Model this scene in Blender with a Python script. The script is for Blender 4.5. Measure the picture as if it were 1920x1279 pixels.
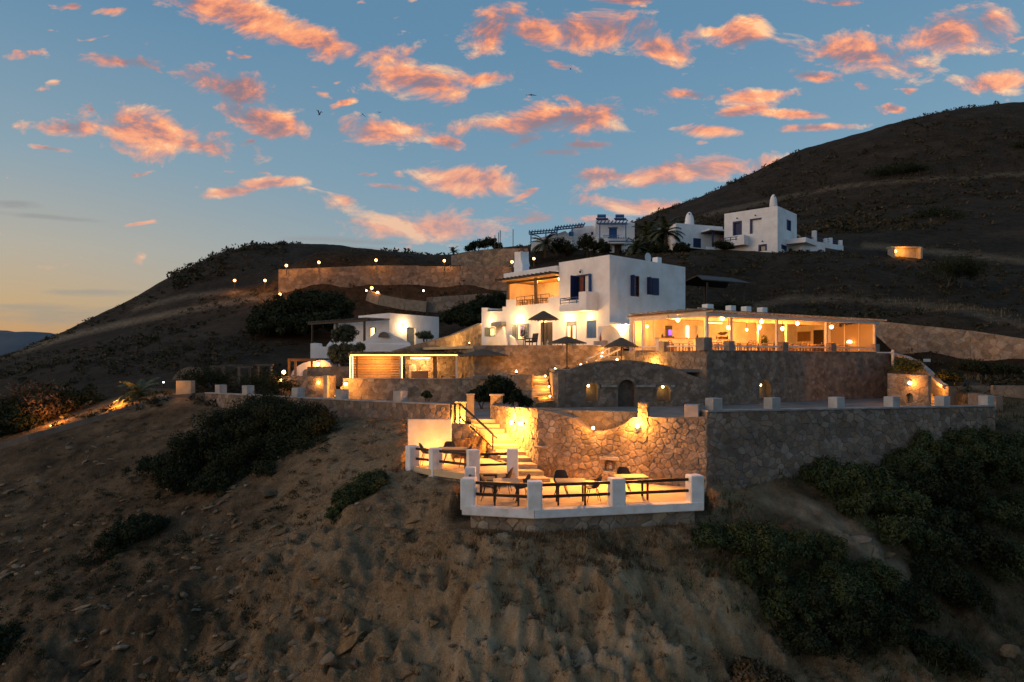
import bpy, bmesh, math, random
import numpy as np
from mathutils import Vector, Matrix, noise as mnoise
from mathutils.geometry import tessellate_polygon
R = math.radians
for o in list(bpy.data.objects):
    bpy.data.objects.remove(o)
sc = bpy.context.scene
COL = sc.collection

# ------------------------------------------------------------------ camera
cam_d = bpy.data.cameras.new("camera")
cam = bpy.data.objects.new("camera", cam_d)
COL.objects.link(cam)
cam.location = (0, 0, 0)
cam.rotation_euler = (R(90), 0, 0)
cam_d.sensor_width = 36.0
cam_d.lens = 24.0
cam_d.shift_y = 0.0185
cam_d.clip_start = 0.2
cam_d.clip_end = 20000
sc.camera = cam
sc.render.resolution_x, sc.render.resolution_y = 1024, 682
sc.render.engine = 'CYCLES'
sc.cycles.use_denoising = True
try:
    sc.cycles.denoiser = 'OPENIMAGEDENOISE'
except Exception:
    pass
sc.cycles.max_bounces = 6
sc.cycles.diffuse_bounces = 3
sc.cycles.transparent_max_bounces = 6
sc.cycles.sample_clamp_indirect = 6.0
vs = sc.view_settings
vs.view_transform = 'Standard'
vs.look = 'None'
vs.exposure = 0.0
vs.gamma = 1.0
vs.use_curve_mapping = False

# ------------------------------------------------------------------ sky (world)
SUN_EL, SUN_AZ = 4.0, -108.0          # low afterglow on the left of the view
world = bpy.data.worlds.new("World")
sc.world = world
world.use_nodes = True
wt = world.node_tree
wt.nodes.clear()
N = wt.nodes.new
LK = wt.links.new

def wmath(op, a, b=None, c=None, clamp=False):
    n = N('ShaderNodeMath'); n.operation = op; n.use_clamp = clamp
    for i, v in enumerate((a, b, c)):
        if v is None: continue
        if isinstance(v, (int, float)): n.inputs[i].default_value = v
        else: LK(v, n.inputs[i])
    return n.outputs[0]

def wramp(fac, stops):
    n = N('ShaderNodeValToRGB')
    e = n.color_ramp.elements
    while len(e) < len(stops): e.new(0.5)
    for el, (p, c) in zip(e, stops):
        el.position = p; el.color = (*c, 1)
    LK(fac, n.inputs[0])
    return n.outputs[0]

def wmix(fac, a, b):
    n = N('ShaderNodeMix'); n.data_type = 'RGBA'
    for s, v in ((n.inputs[0], fac), (n.inputs[6], a), (n.inputs[7], b)):
        if isinstance(v, (int, float)): s.default_value = v
        elif isinstance(v, tuple): s.default_value = (*v, 1)
        else: LK(v, s)
    return n.outputs[2]

tc = N('ShaderNodeTexCoord')
sep = N('ShaderNodeSeparateXYZ'); LK(tc.outputs['Generated'], sep.inputs[0])
dx, dy, dz = sep.outputs
ady = wmath('MAXIMUM', wmath('ABSOLUTE', dy), 0.08)
su = wmath('DIVIDE', dx, ady)        # direction on a vertical cloud sheet
sv = wmath('DIVIDE', dz, ady)
el = wmath('MAXIMUM', dz, 0.0)
blue = wramp(el, [(0.0, (.22, .30, .36)), (.10, (.20, .31, .40)), (.20, (.15, .275, .385)), (.42, (.092, .215, .345)), (1.0, (.05, .13, .26))])
warm = wramp(el, [(0.0, (.46, .20, .085)), (.07, (.44, .28, .16)), (.14, (.37, .32, .27)), (.25, (.20, .29, .36)), (.42, (.092, .215, .345)), (1.0, (.05, .13, .26))])
wfac = wmath('MULTIPLY_ADD', dx, -1.75, -0.02, clamp=True)
wfac = wmath('SMOOTH_MIN', wfac, 1.0, 0.2)
skycol = wmix(wfac, blue, warm)

comb = N('ShaderNodeCombineXYZ'); LK(su, comb.inputs[0]); LK(sv, comb.inputs[1])
# cloud banks: centre and half size given as direction (x/y, z/y), with a roll
CL = [(450,25,190,34,15),(610,80,130,34,12),(225,116,72,16,4),(425,165,105,34,14),(130,240,80,20,0),(290,246,150,42,9),
      (360,268,80,22,12),(490,225,95,26,16),(790,155,95,36,6),(905,148,70,15,-8),(735,245,120,26,-4),(830,265,45,14,15),
      (925,62,58,38,-15),(1010,58,60,30,0),(1120,60,150,36,3),(1230,88,70,24,12),(1385,58,55,30,-25),(1340,60,25,10,0),(1042,122,40,10,12),
      (1080,222,185,30,-6),(985,265,45,15,-15),(870,335,85,27,6),(1300,320,180,24,-5),(1425,180,80,15,-3),(1395,207,60,10,-10),
      (1490,214,70,9,3),(1335,245,65,12,2),(1535,239,75,8,-2),(1630,105,115,36,8),(1785,68,95,40,-8),(1870,152,95,22,-6),
      (820,428,140,30,3),(1220,385,110,20,2),(1020,412,110,18,4),(430,360,48,10,-4),(512,343,58,11,-6),(650,375,42,19,5),
      (1030,285,60,10,0),(1300,178,50,10,3),(1100,272,60,9,0),(210,20,40,9,-6),(140,12,20,7,0),(1150,330,80,12,0),
      (90,278,45,6,8),(720,350,60,7,4),(1520,142,60,12,4),(1680,205,25,8,10),(1150,420,90,14,5),(1560,5,60,9,3),(1180,0,80,8,0)]
mx = None
for (cx, cy, hw, hh, rot) in CL:
    m = N('ShaderNodeMapping'); m.vector_type = 'TEXTURE'
    m.inputs['Location'].default_value = ((cx-960)/1280, (675-cy)/1280, 0)
    m.inputs['Rotation'].default_value = (0, 0, -R(rot))
    m.inputs['Scale'].default_value = (hw/1280, hh/1280, 1)
    LK(comb.outputs[0], m.inputs['Vector'])
    ln = N('ShaderNodeVectorMath'); ln.operation = 'LENGTH'; LK(m.outputs[0], ln.inputs[0])
    d = ln.outputs['Value']
    mx = d if mx is None else wmath('MINIMUM', mx, d)
body = wmath('SUBTRACT', 1.0, mx)                       # 1 in the heart of a cloud, 0 at its rim
body = wmath('MAXIMUM', body, -1.2)

def cnoise(scale, detail, dist, off, ys=2.0, rough=.62):
    m = N('ShaderNodeMapping'); m.inputs['Scale'].default_value = (scale, scale*ys, 1)
    m.inputs['Location'].default_value = off
    LK(comb.outputs[0], m.inputs['Vector'])
    n = N('ShaderNodeTexNoise'); n.noise_dimensions = '2D'
    n.inputs['Scale'].default_value = 1.0; n.inputs['Detail'].default_value = detail
    n.inputs['Roughness'].default_value = rough; n.inputs['Distortion'].default_value = dist
    LK(m.outputs[0], n.inputs['Vector'])
    return n.outputs['Fac']
OFF = (3.1, 7.7, 0)
n1 = cnoise(10.0, 10, .30, OFF, 1.9, .64)
n1b = cnoise(10.0, 10, .30, (OFF[0]+.10, OFF[1]+.26, 0), 1.9, .64)   # the same vapour a little nearer the light below
n4 = cnoise(15.0, 2, .3, (5.5, 1.9, 0), 2.6)
body = wmath('MAXIMUM', body, wmath('MULTIPLY_ADD', n4, 5.5, -3.98))      # stray shreds between the banks
dens = wmath('ADD', wmath('MULTIPLY', body, 1.05), wmath('MULTIPLY_ADD', n1, 3.7, -1.84))
alpha = wmath('MULTIPLY_ADD', dens, 1.3, 0.10, clamp=True)
relief = wmath('SUBTRACT', n1, n1b)
n2 = cnoise(5.0, 5, .0, (1.3, 4.2, 0), 1.6)
lit = wmath('ADD', wmath('MULTIPLY', relief, 2.6), wmath('MULTIPLY_ADD', n2, 1.6, -.22))
lit = wmath('SUBTRACT', lit, wmath('MULTIPLY', wmath('MAXIMUM', body, 0), .38), clamp=True)
ccol = wramp(lit, [(0.0, (.24, .15, .18)), (.26, (.46, .18, .15)), (.52, (.84, .27, .125)), (.85, (1.0, .40, .16)), (1.0, (1.05, .56, .26))])
# clouds nearer the horizon pale towards pink
pale = wmath('MULTIPLY_ADD', sv, -4.2, 1.5, clamp=True)
ccol = wmix(wmath('MULTIPLY', pale, .5), ccol, (.60, .34, .31))
up = wmath('MULTIPLY_ADD', sv, 30.0, -3.6, clamp=True)  # none below the hill tops
alpha = wmath('MULTIPLY', wmath('MULTIPLY', alpha, up), wmath('SUBTRACT', 1.0, wmath('MULTIPLY', pale, .25)))
col = wmix(alpha, skycol, ccol)
# thin grey bars of stratus low on the left
mx = None
for (cx, cy, hw, hh, rot) in [(30,383,60,9,3),(95,407,110,6,5),(90,592,260,26,1),(170,548,120,8,0),(60,577,130,7,2),(640,452,160,8,3),(700,468,150,7,4)]:
    m = N('ShaderNodeMapping'); m.vector_type = 'TEXTURE'
    m.inputs['Location'].default_value = ((cx-960)/1280, (675-cy)/1280, 0)
    m.inputs['Rotation'].default_value = (0, 0, -R(rot))
    m.inputs['Scale'].default_value = (hw/1280, hh/1280, 1)
    LK(comb.outputs[0], m.inputs['Vector'])
    ln = N('ShaderNodeVectorMath'); ln.operation = 'LENGTH'; LK(m.outputs[0], ln.inputs[0])
    mx = ln.outputs['Value'] if mx is None else wmath('MINIMUM', mx, ln.outputs['Value'])
n3 = cnoise(10, 6, .2, (9, 2, 0), 7.0)
sa = wmath('MULTIPLY_ADD', wmath('ADD', wmath('SUBTRACT', 1.0, mx), wmath('MULTIPLY_ADD', n3, 1.6, -.8)), 1.3, 0.0, clamp=True)
col = wmix(wmath('MULTIPLY', sa, .62), col, (.22, .21, .22))

nish = N('ShaderNodeTexSky'); nish.sky_type = 'NISHITA'; nish.sun_disc = False
nish.sun_elevation = R(SUN_EL); nish.sun_rotation = R(SUN_AZ)
bg1 = N('ShaderNodeBackground'); bg1.inputs['Strength'].default_value = 0.05
LK(nish.outputs[0], bg1.inputs['Color'])
bg2 = N('ShaderNodeBackground'); bg2.inputs['Strength'].default_value = 1.0
LK(col, bg2.inputs['Color'])
addb = N('ShaderNodeAddShader'); LK(bg1.outputs[0], addb.inputs[0]); LK(bg2.outputs[0], addb.inputs[1])
wo = N('ShaderNodeOutputWorld'); LK(addb.outputs[0], wo.inputs[0])

# ------------------------------------------------------------------ sun (afterglow, very soft)
sl = bpy.data.lights.new("sun", 'SUN'); sl.energy = 0.80; sl.angle = R(45); sl.color = (1.0, .72, .55)
so = bpy.data.objects.new("sun", sl); COL.objects.link(so)
_d = Vector((math.sin(R(SUN_AZ))*math.cos(R(14)), math.cos(R(SUN_AZ))*math.cos(R(14)), math.sin(R(14))))
so.rotation_euler = _d.to_track_quat('Z', 'Y').to_euler()

# ------------------------------------------------------------------ measuring helpers
F, HZ = 1280.0, 675.0
def W(px, py, Y): return ((px-960)/F*Y, Y, (HZ-py)/F*Y)
def G(px, Y): return ((px-960)/F*Y, Y)
def ZZ(py, Y): return (HZ-py)/F*Y
def on_plane(px, py, P, d):
    k = (px-960)/F
    t = (k*P[1]-P[0])/(d[0]-k*d[1])
    y = P[1]+t*d[1]
    return t, (HZ-py)/F*y

# ------------------------------------------------------------------ materials
MATS = {}
def mat(name, c1, c2=None, scale=4.0, rough=.8, bump=0.0, bscale=None, detail=6, metal=0.0, rnd=0.0, emit=None, estr=0.0, ramp=(.35, .65), bdist=.02, spec=.3, stretch=None):
    m = bpy.data.materials.new(name); m.use_nodes = True
    t = m.node_tree; n = t.nodes; n.clear(); l = t.links.new
    out = n.new('ShaderNodeOutputMaterial'); b = n.new('ShaderNodeBsdfPrincipled')
    l(b.outputs[0], out.inputs[0])
    b.inputs['Roughness'].default_value = rough; b.inputs['Metallic'].default_value = metal
    b.inputs['Specular IOR Level'].default_value = spec
    geo = n.new('ShaderNodeNewGeometry')
    vec = geo.outputs['Position']
    if stretch:
        mp = n.new('ShaderNodeMapping'); mp.inputs['Scale'].default_value = stretch
        l(vec, mp.inputs['Vector']); vec = mp.outputs[0]
    colsock = None
    if c2 is None:
        c2 = tuple(min(1, x*.86) for x in c1)
    tx = n.new('ShaderNodeTexNoise'); tx.inputs['Scale'].default_value = scale; tx.inputs['Detail'].default_value = detail
    tx.inputs['Roughness'].default_value = .6
    l(vec, tx.inputs['Vector'])
    rp = n.new('ShaderNodeValToRGB'); rp.color_ramp.elements[0].position = ramp[0]; rp.color_ramp.elements[1].position = ramp[1]
    rp.color_ramp.elements[0].color = (*c1, 1); rp.color_ramp.elements[1].color = (*c2, 1)
    l(tx.outputs['Fac'], rp.inputs[0]); colsock = rp.outputs[0]
    if rnd:
        oi = n.new('ShaderNodeObjectInfo')
        ad = n.new('ShaderNodeMath'); ad.operation = 'ADD'
        l(oi.outputs['Random'], ad.inputs[0]); l(geo.outputs['Random Per Island'], ad.inputs[1])
        fr = n.new('ShaderNodeMath'); fr.operation = 'FRACT'; l(ad.outputs[0], fr.inputs[0])
        mr = n.new('ShaderNodeMapRange'); mr.inputs['To Min'].default_value = 1-rnd; mr.inputs['To Max'].default_value = 1+rnd
        l(fr.outputs[0], mr.inputs[0])
        hs = n.new('ShaderNodeHueSaturation')
        l(mr.outputs[0], hs.inputs['Value']); l(colsock, hs.inputs['Color'])
        f2 = n.new('ShaderNodeMath'); f2.operation = 'MULTIPLY'; f2.inputs[1].default_value = 7.31; l(fr.outputs[0], f2.inputs[0])
        f3 = n.new('ShaderNodeMath'); f3.operation = 'FRACT'; l(f2.outputs[0], f3.inputs[0])
        m2 = n.new('ShaderNodeMapRange'); m2.inputs['To Min'].default_value = .75; m2.inputs['To Max'].default_value = 1.2
        l(f3.outputs[0], m2.inputs[0]); l(m2.outputs[0], hs.inputs['Saturation'])
        colsock = hs.outputs[0]
    l(colsock, b.inputs['Base Color'])
    if bump:
        t2 = n.new('ShaderNodeTexNoise'); t2.inputs['Scale'].default_value = bscale or scale*4; t2.inputs['Detail'].default_value = 6
        l(geo.outputs['Position'], t2.inputs['Vector'])
        bp = n.new('ShaderNodeBump'); bp.inputs['Strength'].default_value = bump; bp.inputs['Distance'].default_value = bdist
        l(t2.outputs['Fac'], bp.inputs['Height']); l(bp.outputs[0], b.inputs['Normal'])
    if emit:
        b.inputs['Emission Color'].default_value = (*emit, 1); b.inputs['Emission Strength'].default_value = estr
    MATS[name] = m
    return m

M = {}
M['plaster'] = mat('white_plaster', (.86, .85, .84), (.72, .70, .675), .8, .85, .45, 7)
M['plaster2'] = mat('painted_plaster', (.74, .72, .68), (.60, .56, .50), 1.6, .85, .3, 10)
M['kerbwhite'] = mat('weathered_white_paint', (.80, .78, .75), (.58, .54, .49), 2.4, .8, .35, 9, ramp=(.4, .75))
M['stone'] = mat('field_stone', (.33, .265, .195), (.19, .148, .108), 2.3, .9, .8, 11, rnd=.34, bdist=.05)
M['stone_dark'] = mat('weathered_stone', (.265, .20, .15), (.16, .12, .09), 1.3, .92, .8, 8, rnd=.30, bdist=.05)
M['mortar'] = mat('earth_mortar', (.31, .245, .175), (.20, .155, .11), 2.0, .95, .7, 14, bdist=.04)
M['mortar_dark'] = mat('grey_mortar', (.225, .17, .128), (.145, .108, .08), 1.6, .95, .7, 10, bdist=.04)
M['concrete'] = mat('pale_concrete', (.44, .42, .40), (.30, .285, .27), 1.6, .9, .35, 12)
M['coping'] = mat('cement_coping', (.38, .35, .32), (.22, .20, .18), 1.9, .9, .4, 12)
M['wood'] = mat('brown_wood', (.24, .13, .06), (.13, .07, .032), 3, .65, .3, 30, stretch=(1, 1, 9), rnd=.2)
M['wood_pale'] = mat('pale_wood', (.52, .36, .20), (.36, .24, .13), 3, .6, .2, 24, stretch=(2, 2, 8), rnd=.2)
M['wood_dark'] = mat('dark_stained_wood', (.055, .032, .02), (.03, .018, .012), 4, .55, .2, 24, rnd=.2)
M['woodgrey'] = mat('weathered_grey_wood', (.14, .11, .085), (.075, .06, .047), 4, .8, .3, 22, rnd=.25)
M['white_wood'] = mat('white_painted_wood', (.74, .70, .63), (.62, .57, .50), 3, .55, .1, 20)
M['blue'] = mat('blue_paint', (.03, .10, .27), (.02, .065, .20), 5, .5, .1, 30)
M['blue_deep'] = mat('deep_blue_paint', (.014, .032, .11), (.010, .022, .075), 5, .5, .1, 30)
M['bluegrey'] = mat('grey_blue_paint', (.17, .20, .23), (.12, .145, .17), 5, .5, .1, 30)
M['blue_light'] = mat('sea_blue_paint', (.04, .17, .36), (.03, .12, .28), 5, .5, .1, 30)
M['redbrown'] = mat('red_brown_paint', (.16, .028, .02), (.10, .018, .014), 5, .5, .1, 30)
M['darkdoor'] = mat('dark_brown_paint', (.05, .032, .022), (.03, .02, .014), 5, .45, .1, 30)
M['glass'] = mat('dark_window_glass', (.03, .035, .045), (.02, .024, .03), 2, .06, spec=.6)
M['thatch'] = mat('dry_thatch', (.16, .12, .08), (.075, .056, .04), 6, .95, .9, 26, stretch=(3, 3, 1), bdist=.05)
M['metal'] = mat('dark_metal', (.035, .03, .027), (.02, .018, .016), 6, .45, metal=.5)
M['whitemetal'] = mat('white_metal', (.62, .62, .60), (.5, .5, .5), 6, .4)
M['rattan'] = mat('brown_rattan', (.075, .042, .026), (.04, .024, .016), 30, .6, .4, 60)
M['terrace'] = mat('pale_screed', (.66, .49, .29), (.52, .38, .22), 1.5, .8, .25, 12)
M['road'] = mat('worn_concrete_road', (.25, .225, .20), (.15, .135, .12), .8, .92, .5, 6)
M['step'] = mat('sandstone_step', (.42, .35, .25), (.30, .25, .18), 2, .85, .4, 12, rnd=.15)
M['bulb'] = mat('lit_bulb', (.9, .7, .4), None, 5, .5, emit=(1.0, .66, .28), estr=14)
M['bulb_soft'] = mat('lit_globe', (.9, .7, .4), None, 5, .5, emit=(1.0, .62, .26), estr=9)
M['bulb_far'] = mat('distant_lit_globe', (.9, .7, .4), None, 5, .5, emit=(1.0, .46, .12), estr=7)
M['led'] = mat('led_strip', (.9, .8, .6), None, 5, .5, emit=(1.0, .46, .13), estr=9)
M['led_panel'] = mat('lit_panel', (.9, .8, .6), None, 5, .5, emit=(1.0, .58, .22), estr=4)
M['window_glow'] = mat('lit_curtained_window', (.8, .7, .5), None, 5, .6, emit=(1.0, .60, .26), estr=1.5)
M['screen'] = mat('purple_screen', (.02, .01, .05), None, 5, .3, emit=(.20, .05, .9), estr=1.6)
M['palm'] = mat('palm_green', (.10, .115, .055), (.055, .066, .030), 6, .7, rnd=.35)
M['bark'] = mat('rough_bark', (.10, .075, .05), (.05, .038, .027), 7, .95, .8, 20)
M['leaf'] = mat('dark_green_leaf', (.066, .078, .027), (.038, .047, .016), .5, .8, rnd=.22, spec=.12)
M['leaf_dark'] = mat('blackish_green_leaf', (.036, .041, .018), (.021, .025, .011), .5, .8, rnd=.28, spec=.08)
M['leaf_grey'] = mat('olive_grey_leaf', (.085, .095, .055), (.050, .056, .032), 1.5, .8, rnd=.4, spec=.1)
M['leaf_brown'] = mat('dry_brown_leaf', (.17, .10, .048), (.085, .055, .028), 1.2, .9, rnd=.45, spec=.08)
M['scrub'] = mat('dry_scrub', (.085, .066, .040), (.035, .034, .018), .10, .95, rnd=.5, spec=.05)
M['straw'] = mat('dry_straw', (.20, .15, .085), (.12, .085, .045), .5, .95, rnd=.4, spec=.05)
M['rock'] = mat('sandy_rock', (.235, .16, .092), (.12, .08, .046), 2.4, .95, .9, 7, rnd=.35, bdist=.08)
M['bird'] = mat('black_feathers', (.012, .012, .014), None, 8, .7)
M['clay'] = mat('terracotta', (.26, .10, .05), (.18, .07, .035), 6, .8, .2, 20)
M['whiteglaze'] = mat('white_glaze', (.7, .68, .62), None, 6, .35)

# ------------------------------------------------------------------ mesh builder
class MB:
    def __init__(s): s.v = []; s.f = []
    def add(s, vs_, fs_):
        b = len(s.v); s.v += [tuple(x) for x in vs_]; s.f += [tuple(i+b for i in f) for f in fs_]
        return s
    def box(s, x0, x1, y0, y1, z0, z1):
        return s.add([(x0,y0,z0),(x1,y0,z0),(x1,y1,z0),(x0,y1,z0),(x0,y0,z1),(x1,y0,z1),(x1,y1,z1),(x0,y1,z1)],
                     [(0,3,2,1),(4,5,6,7),(0,1,5,4),(1,2,6,5),(2,3,7,6),(3,0,4,7)])
    def bar(s, p, q, w, h, up=(0,0,1)):
        p = Vector(p); q = Vector(q); d = (q-p).normalized(); u = Vector(up)
        if abs(d.dot(u)) > .98: u = Vector((0, 1, 0))
        a = d.cross(u).normalized()*w/2; b = a.cross(d).normalized()*h/2
        vs_ = [p-a-b, p+a-b, p+a+b, p-a+b, q-a-b, q+a-b, q+a+b, q-a+b]
        return s.add(vs_, [(0,1,2,3),(7,6,5,4),(0,4,5,1),(1,5,6,2),(2,6,7,3),(3,7,4,0)])
    def tube(s, pts, rad, n=6):
        pts = [Vector(p) for p in pts]
        if not hasattr(rad, '__len__'): rad = [rad]*len(pts)
        b = len(s.v); fs_ = []
        for i, p in enumerate(pts):
            d = (pts[min(i+1, len(pts)-1)]-pts[max(i-1, 0)]).normalized()
            u = Vector((0,0,1)) if abs(d.z) < .9 else Vector((1,0,0))
            a = d.cross(u).normalized(); c = a.cross(d)
            for k in range(n):
                t = 2*math.pi*k/n
                s.v.append(tuple(p+(a*math.cos(t)+c*math.sin(t))*rad[i]))
        for i in range(len(pts)-1):
            for k in range(n):
                k2 = (k+1) % n
                fs_.append((b+i*n+k, b+i*n+k2, b+(i+1)*n+k2, b+(i+1)*n+k))
        fs_.append(tuple(b+k for k in reversed(range(n)))); fs_.append(tuple(b+(len(pts)-1)*n+k for k in range(n)))
        s.f += fs_
        return s
    def lathe(s, prof, c=(0,0,0), n=12, sq=0.0):
        b = len(s.v)
        for (r, z) in prof:
            for k in range(n):
                t = 2*math.pi*k/n
                s.v.append((c[0]+r*math.cos(t), c[1]+r*math.sin(t), c[2]+z))
        for i in range(len(prof)-1):
            for k in range(n):
                k2 = (k+1) % n
                s.f.append((b+i*n+k, b+i*n+k2, b+(i+1)*n+k2, b+(i+1)*n+k))
        s.f.append(tuple(b+k for k in reversed(range(n)))); s.f.append(tuple(b+(len(prof)-1)*n+k for k in range(n)))
        return s
    def sphere(s, c, r, n=10, m=6):
        pr = [(max(.001, r*math.sin(math.pi*i/m)), -r*math.cos(math.pi*i/m)) for i in range(m+1)]
        return s.lathe(pr, c, n)
    def prism(s, poly, z0, z1):
        n = len(poly); area = sum(poly[i][0]*poly[(i+1) % n][1]-poly[(i+1) % n][0]*poly[i][1] for i in range(n))
        if area < 0: poly = poly[::-1]
        vs_ = [(p[0], p[1], z0) for p in poly]+[(p[0], p[1], z1) for p in poly]
        fs_ = [tuple(range(n, 2*n)), tuple(reversed(range(n)))]+[(i, (i+1) % n, n+(i+1) % n, n+i) for i in range(n)]
        return s.add(vs_, fs_)
    def extr(s, pts, vec):            # any flat outline pushed along a vector
        n = len(pts); v = Vector(vec)
        vs_ = [Vector(p) for p in pts]; vs2 = [p+v for p in vs_]
        tri = tessellate_polygon([vs_])
        fs_ = [tuple(t) for t in tri]+[tuple(i+n for i in reversed(t)) for t in tri]+[(i, (i+1) % n, n+(i+1) % n, n+i) for i in range(n)]
        return s.add(vs_+vs2, fs_)
    def face(s, O, U, V, outline, holes=(), nrm=None, depth=0.2, back=False):
        """flat wall face with real openings: each hole gets reveals `depth` deep"""
        O, U, V = Vector(O), Vector(U), Vector(V)
        loops = [[Vector((a, b, 0)) for a, b in outline]]+[[Vector((a, b, 0)) for a, b in h] for h in holes]
        flat = [p for lp in loops for p in lp]
        s.add([O+U*p.x+V*p.y for p in flat], [tuple(t) for t in tessellate_polygon(loops)])
        if nrm is not None:
            nv = Vector(nrm)
            for h in holes:
                k = len(h)
                a = [O+U*p[0]+V*p[1] for p in h]; c = [p-nv*depth for p in a]
                s.add(a+c, [(i, (i+1) % k, k+(i+1) % k, k+i) for i in range(k)])
                if back: s.add(c, [tuple(range(k))])
        return s

def obj(name, mb, material, parent=None, off=(0,0,0), smooth=False, bevel=0.0):
    me = bpy.data.meshes.new(name)
    if any(off):
        vs_ = [(v[0]-off[0], v[1]-off[1], v[2]-off[2]) for v in mb.v]
    else: vs_ = mb.v
    me.from_pydata(vs_, [], mb.f)
    me.materials.append(material)
    if smooth:
        me.polygons.foreach_set('use_smooth', [True]*len(me.polygons))
    o = bpy.data.objects.new(name, me); COL.objects.link(o)
    if parent: o.parent = parent
    if bevel:
        bv = o.modifiers.new('bevel', 'BEVEL'); bv.width = bevel; bv.segments = 2; bv.limit_method = 'ANGLE'; bv.angle_limit = R(50)
    return o

def tag(o, label=None, cat=None, group=None, kind=None):
    if label: o['label'] = label
    if cat: o['category'] = cat
    if group: o['group'] = group
    if kind: o['kind'] = kind
    return o

class Thing:
    def __init__(s, name, label, cat, loc=(0,0,0), rz=0.0, group=None, world=False):
        s.e = bpy.data.objects.new(name, None); COL.objects.link(s.e)
        s.e.location = loc; s.e.rotation_euler = (0, 0, rz); s.e.empty_display_size = .2
        tag(s.e, label, cat, group); s.loc = tuple(loc); s.rz = rz; s.world = world; s.stones = []
    def part(s, name, mb, m, parent=None, label=None, kind=None, smooth=False, bevel=0.0):
        if isinstance(m, str): m = M[m]
        o = obj(name, mb, m, parent or s.e, s.loc if s.world else (0,0,0), smooth, bevel)
        if label: o['label'] = label
        if kind: o['kind'] = kind
        return o
    def w(s, x, y, z):          # local -> world
        c, n = math.cos(s.rz), math.sin(s.rz)
        return (s.loc[0]+x*c-y*n, s.loc[1]+x*n+y*c, s.loc[2]+z)
def single(name, mb, m, label, cat, loc=(0,0,0), group=None, kind=None, smooth=False, bevel=0.0, world=True):
    o = obj(name, mb, M[m] if isinstance(m, str) else m, None, loc if world else (0,0,0), smooth, bevel)
    o.location = loc
    return tag(o, label, cat, group, kind)
def copy_thing(root, loc, rz, label=None):
    r = root.copy(); COL.objects.link(r); r.location = loc; r.rotation_euler = (0, 0, rz)
    if label: r['label'] = label
    for ch in [c for c in root.children]:
        c = ch.copy(); COL.objects.link(c); c.parent = r
        for g in ch.children:
            d = g.copy(); COL.objects.link(d); d.parent = c
    return r

LPOW = 7.0
WARM = (1.0, .37, .06)
WARM2 = (1.0, .35, .055)
def light(loc, power, color=WARM, rad=.05, parent=None):
    l = bpy.data.lights.new('lamp_light', 'POINT'); l.energy = power*LPOW; l.color = color; l.shadow_soft_size = rad
    o = bpy.data.objects.new('lamp_light', l); COL.objects.link(o); o.location = loc
    return o
def spot(loc, target, power, angle=90, color=WARM, blend=.6):
    l = bpy.data.lights.new('lamp_light', 'SPOT'); l.energy = power*LPOW; l.color = color; l.shadow_soft_size = .05
    l.spot_size = R(angle); l.spot_blend = blend
    o = bpy.data.objects.new('lamp_light', l); COL.objects.link(o); o.location = loc
    o.rotation_euler = (Vector(loc)-Vector(target)).to_track_quat('Z', 'Y').to_euler()
    return o

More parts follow.
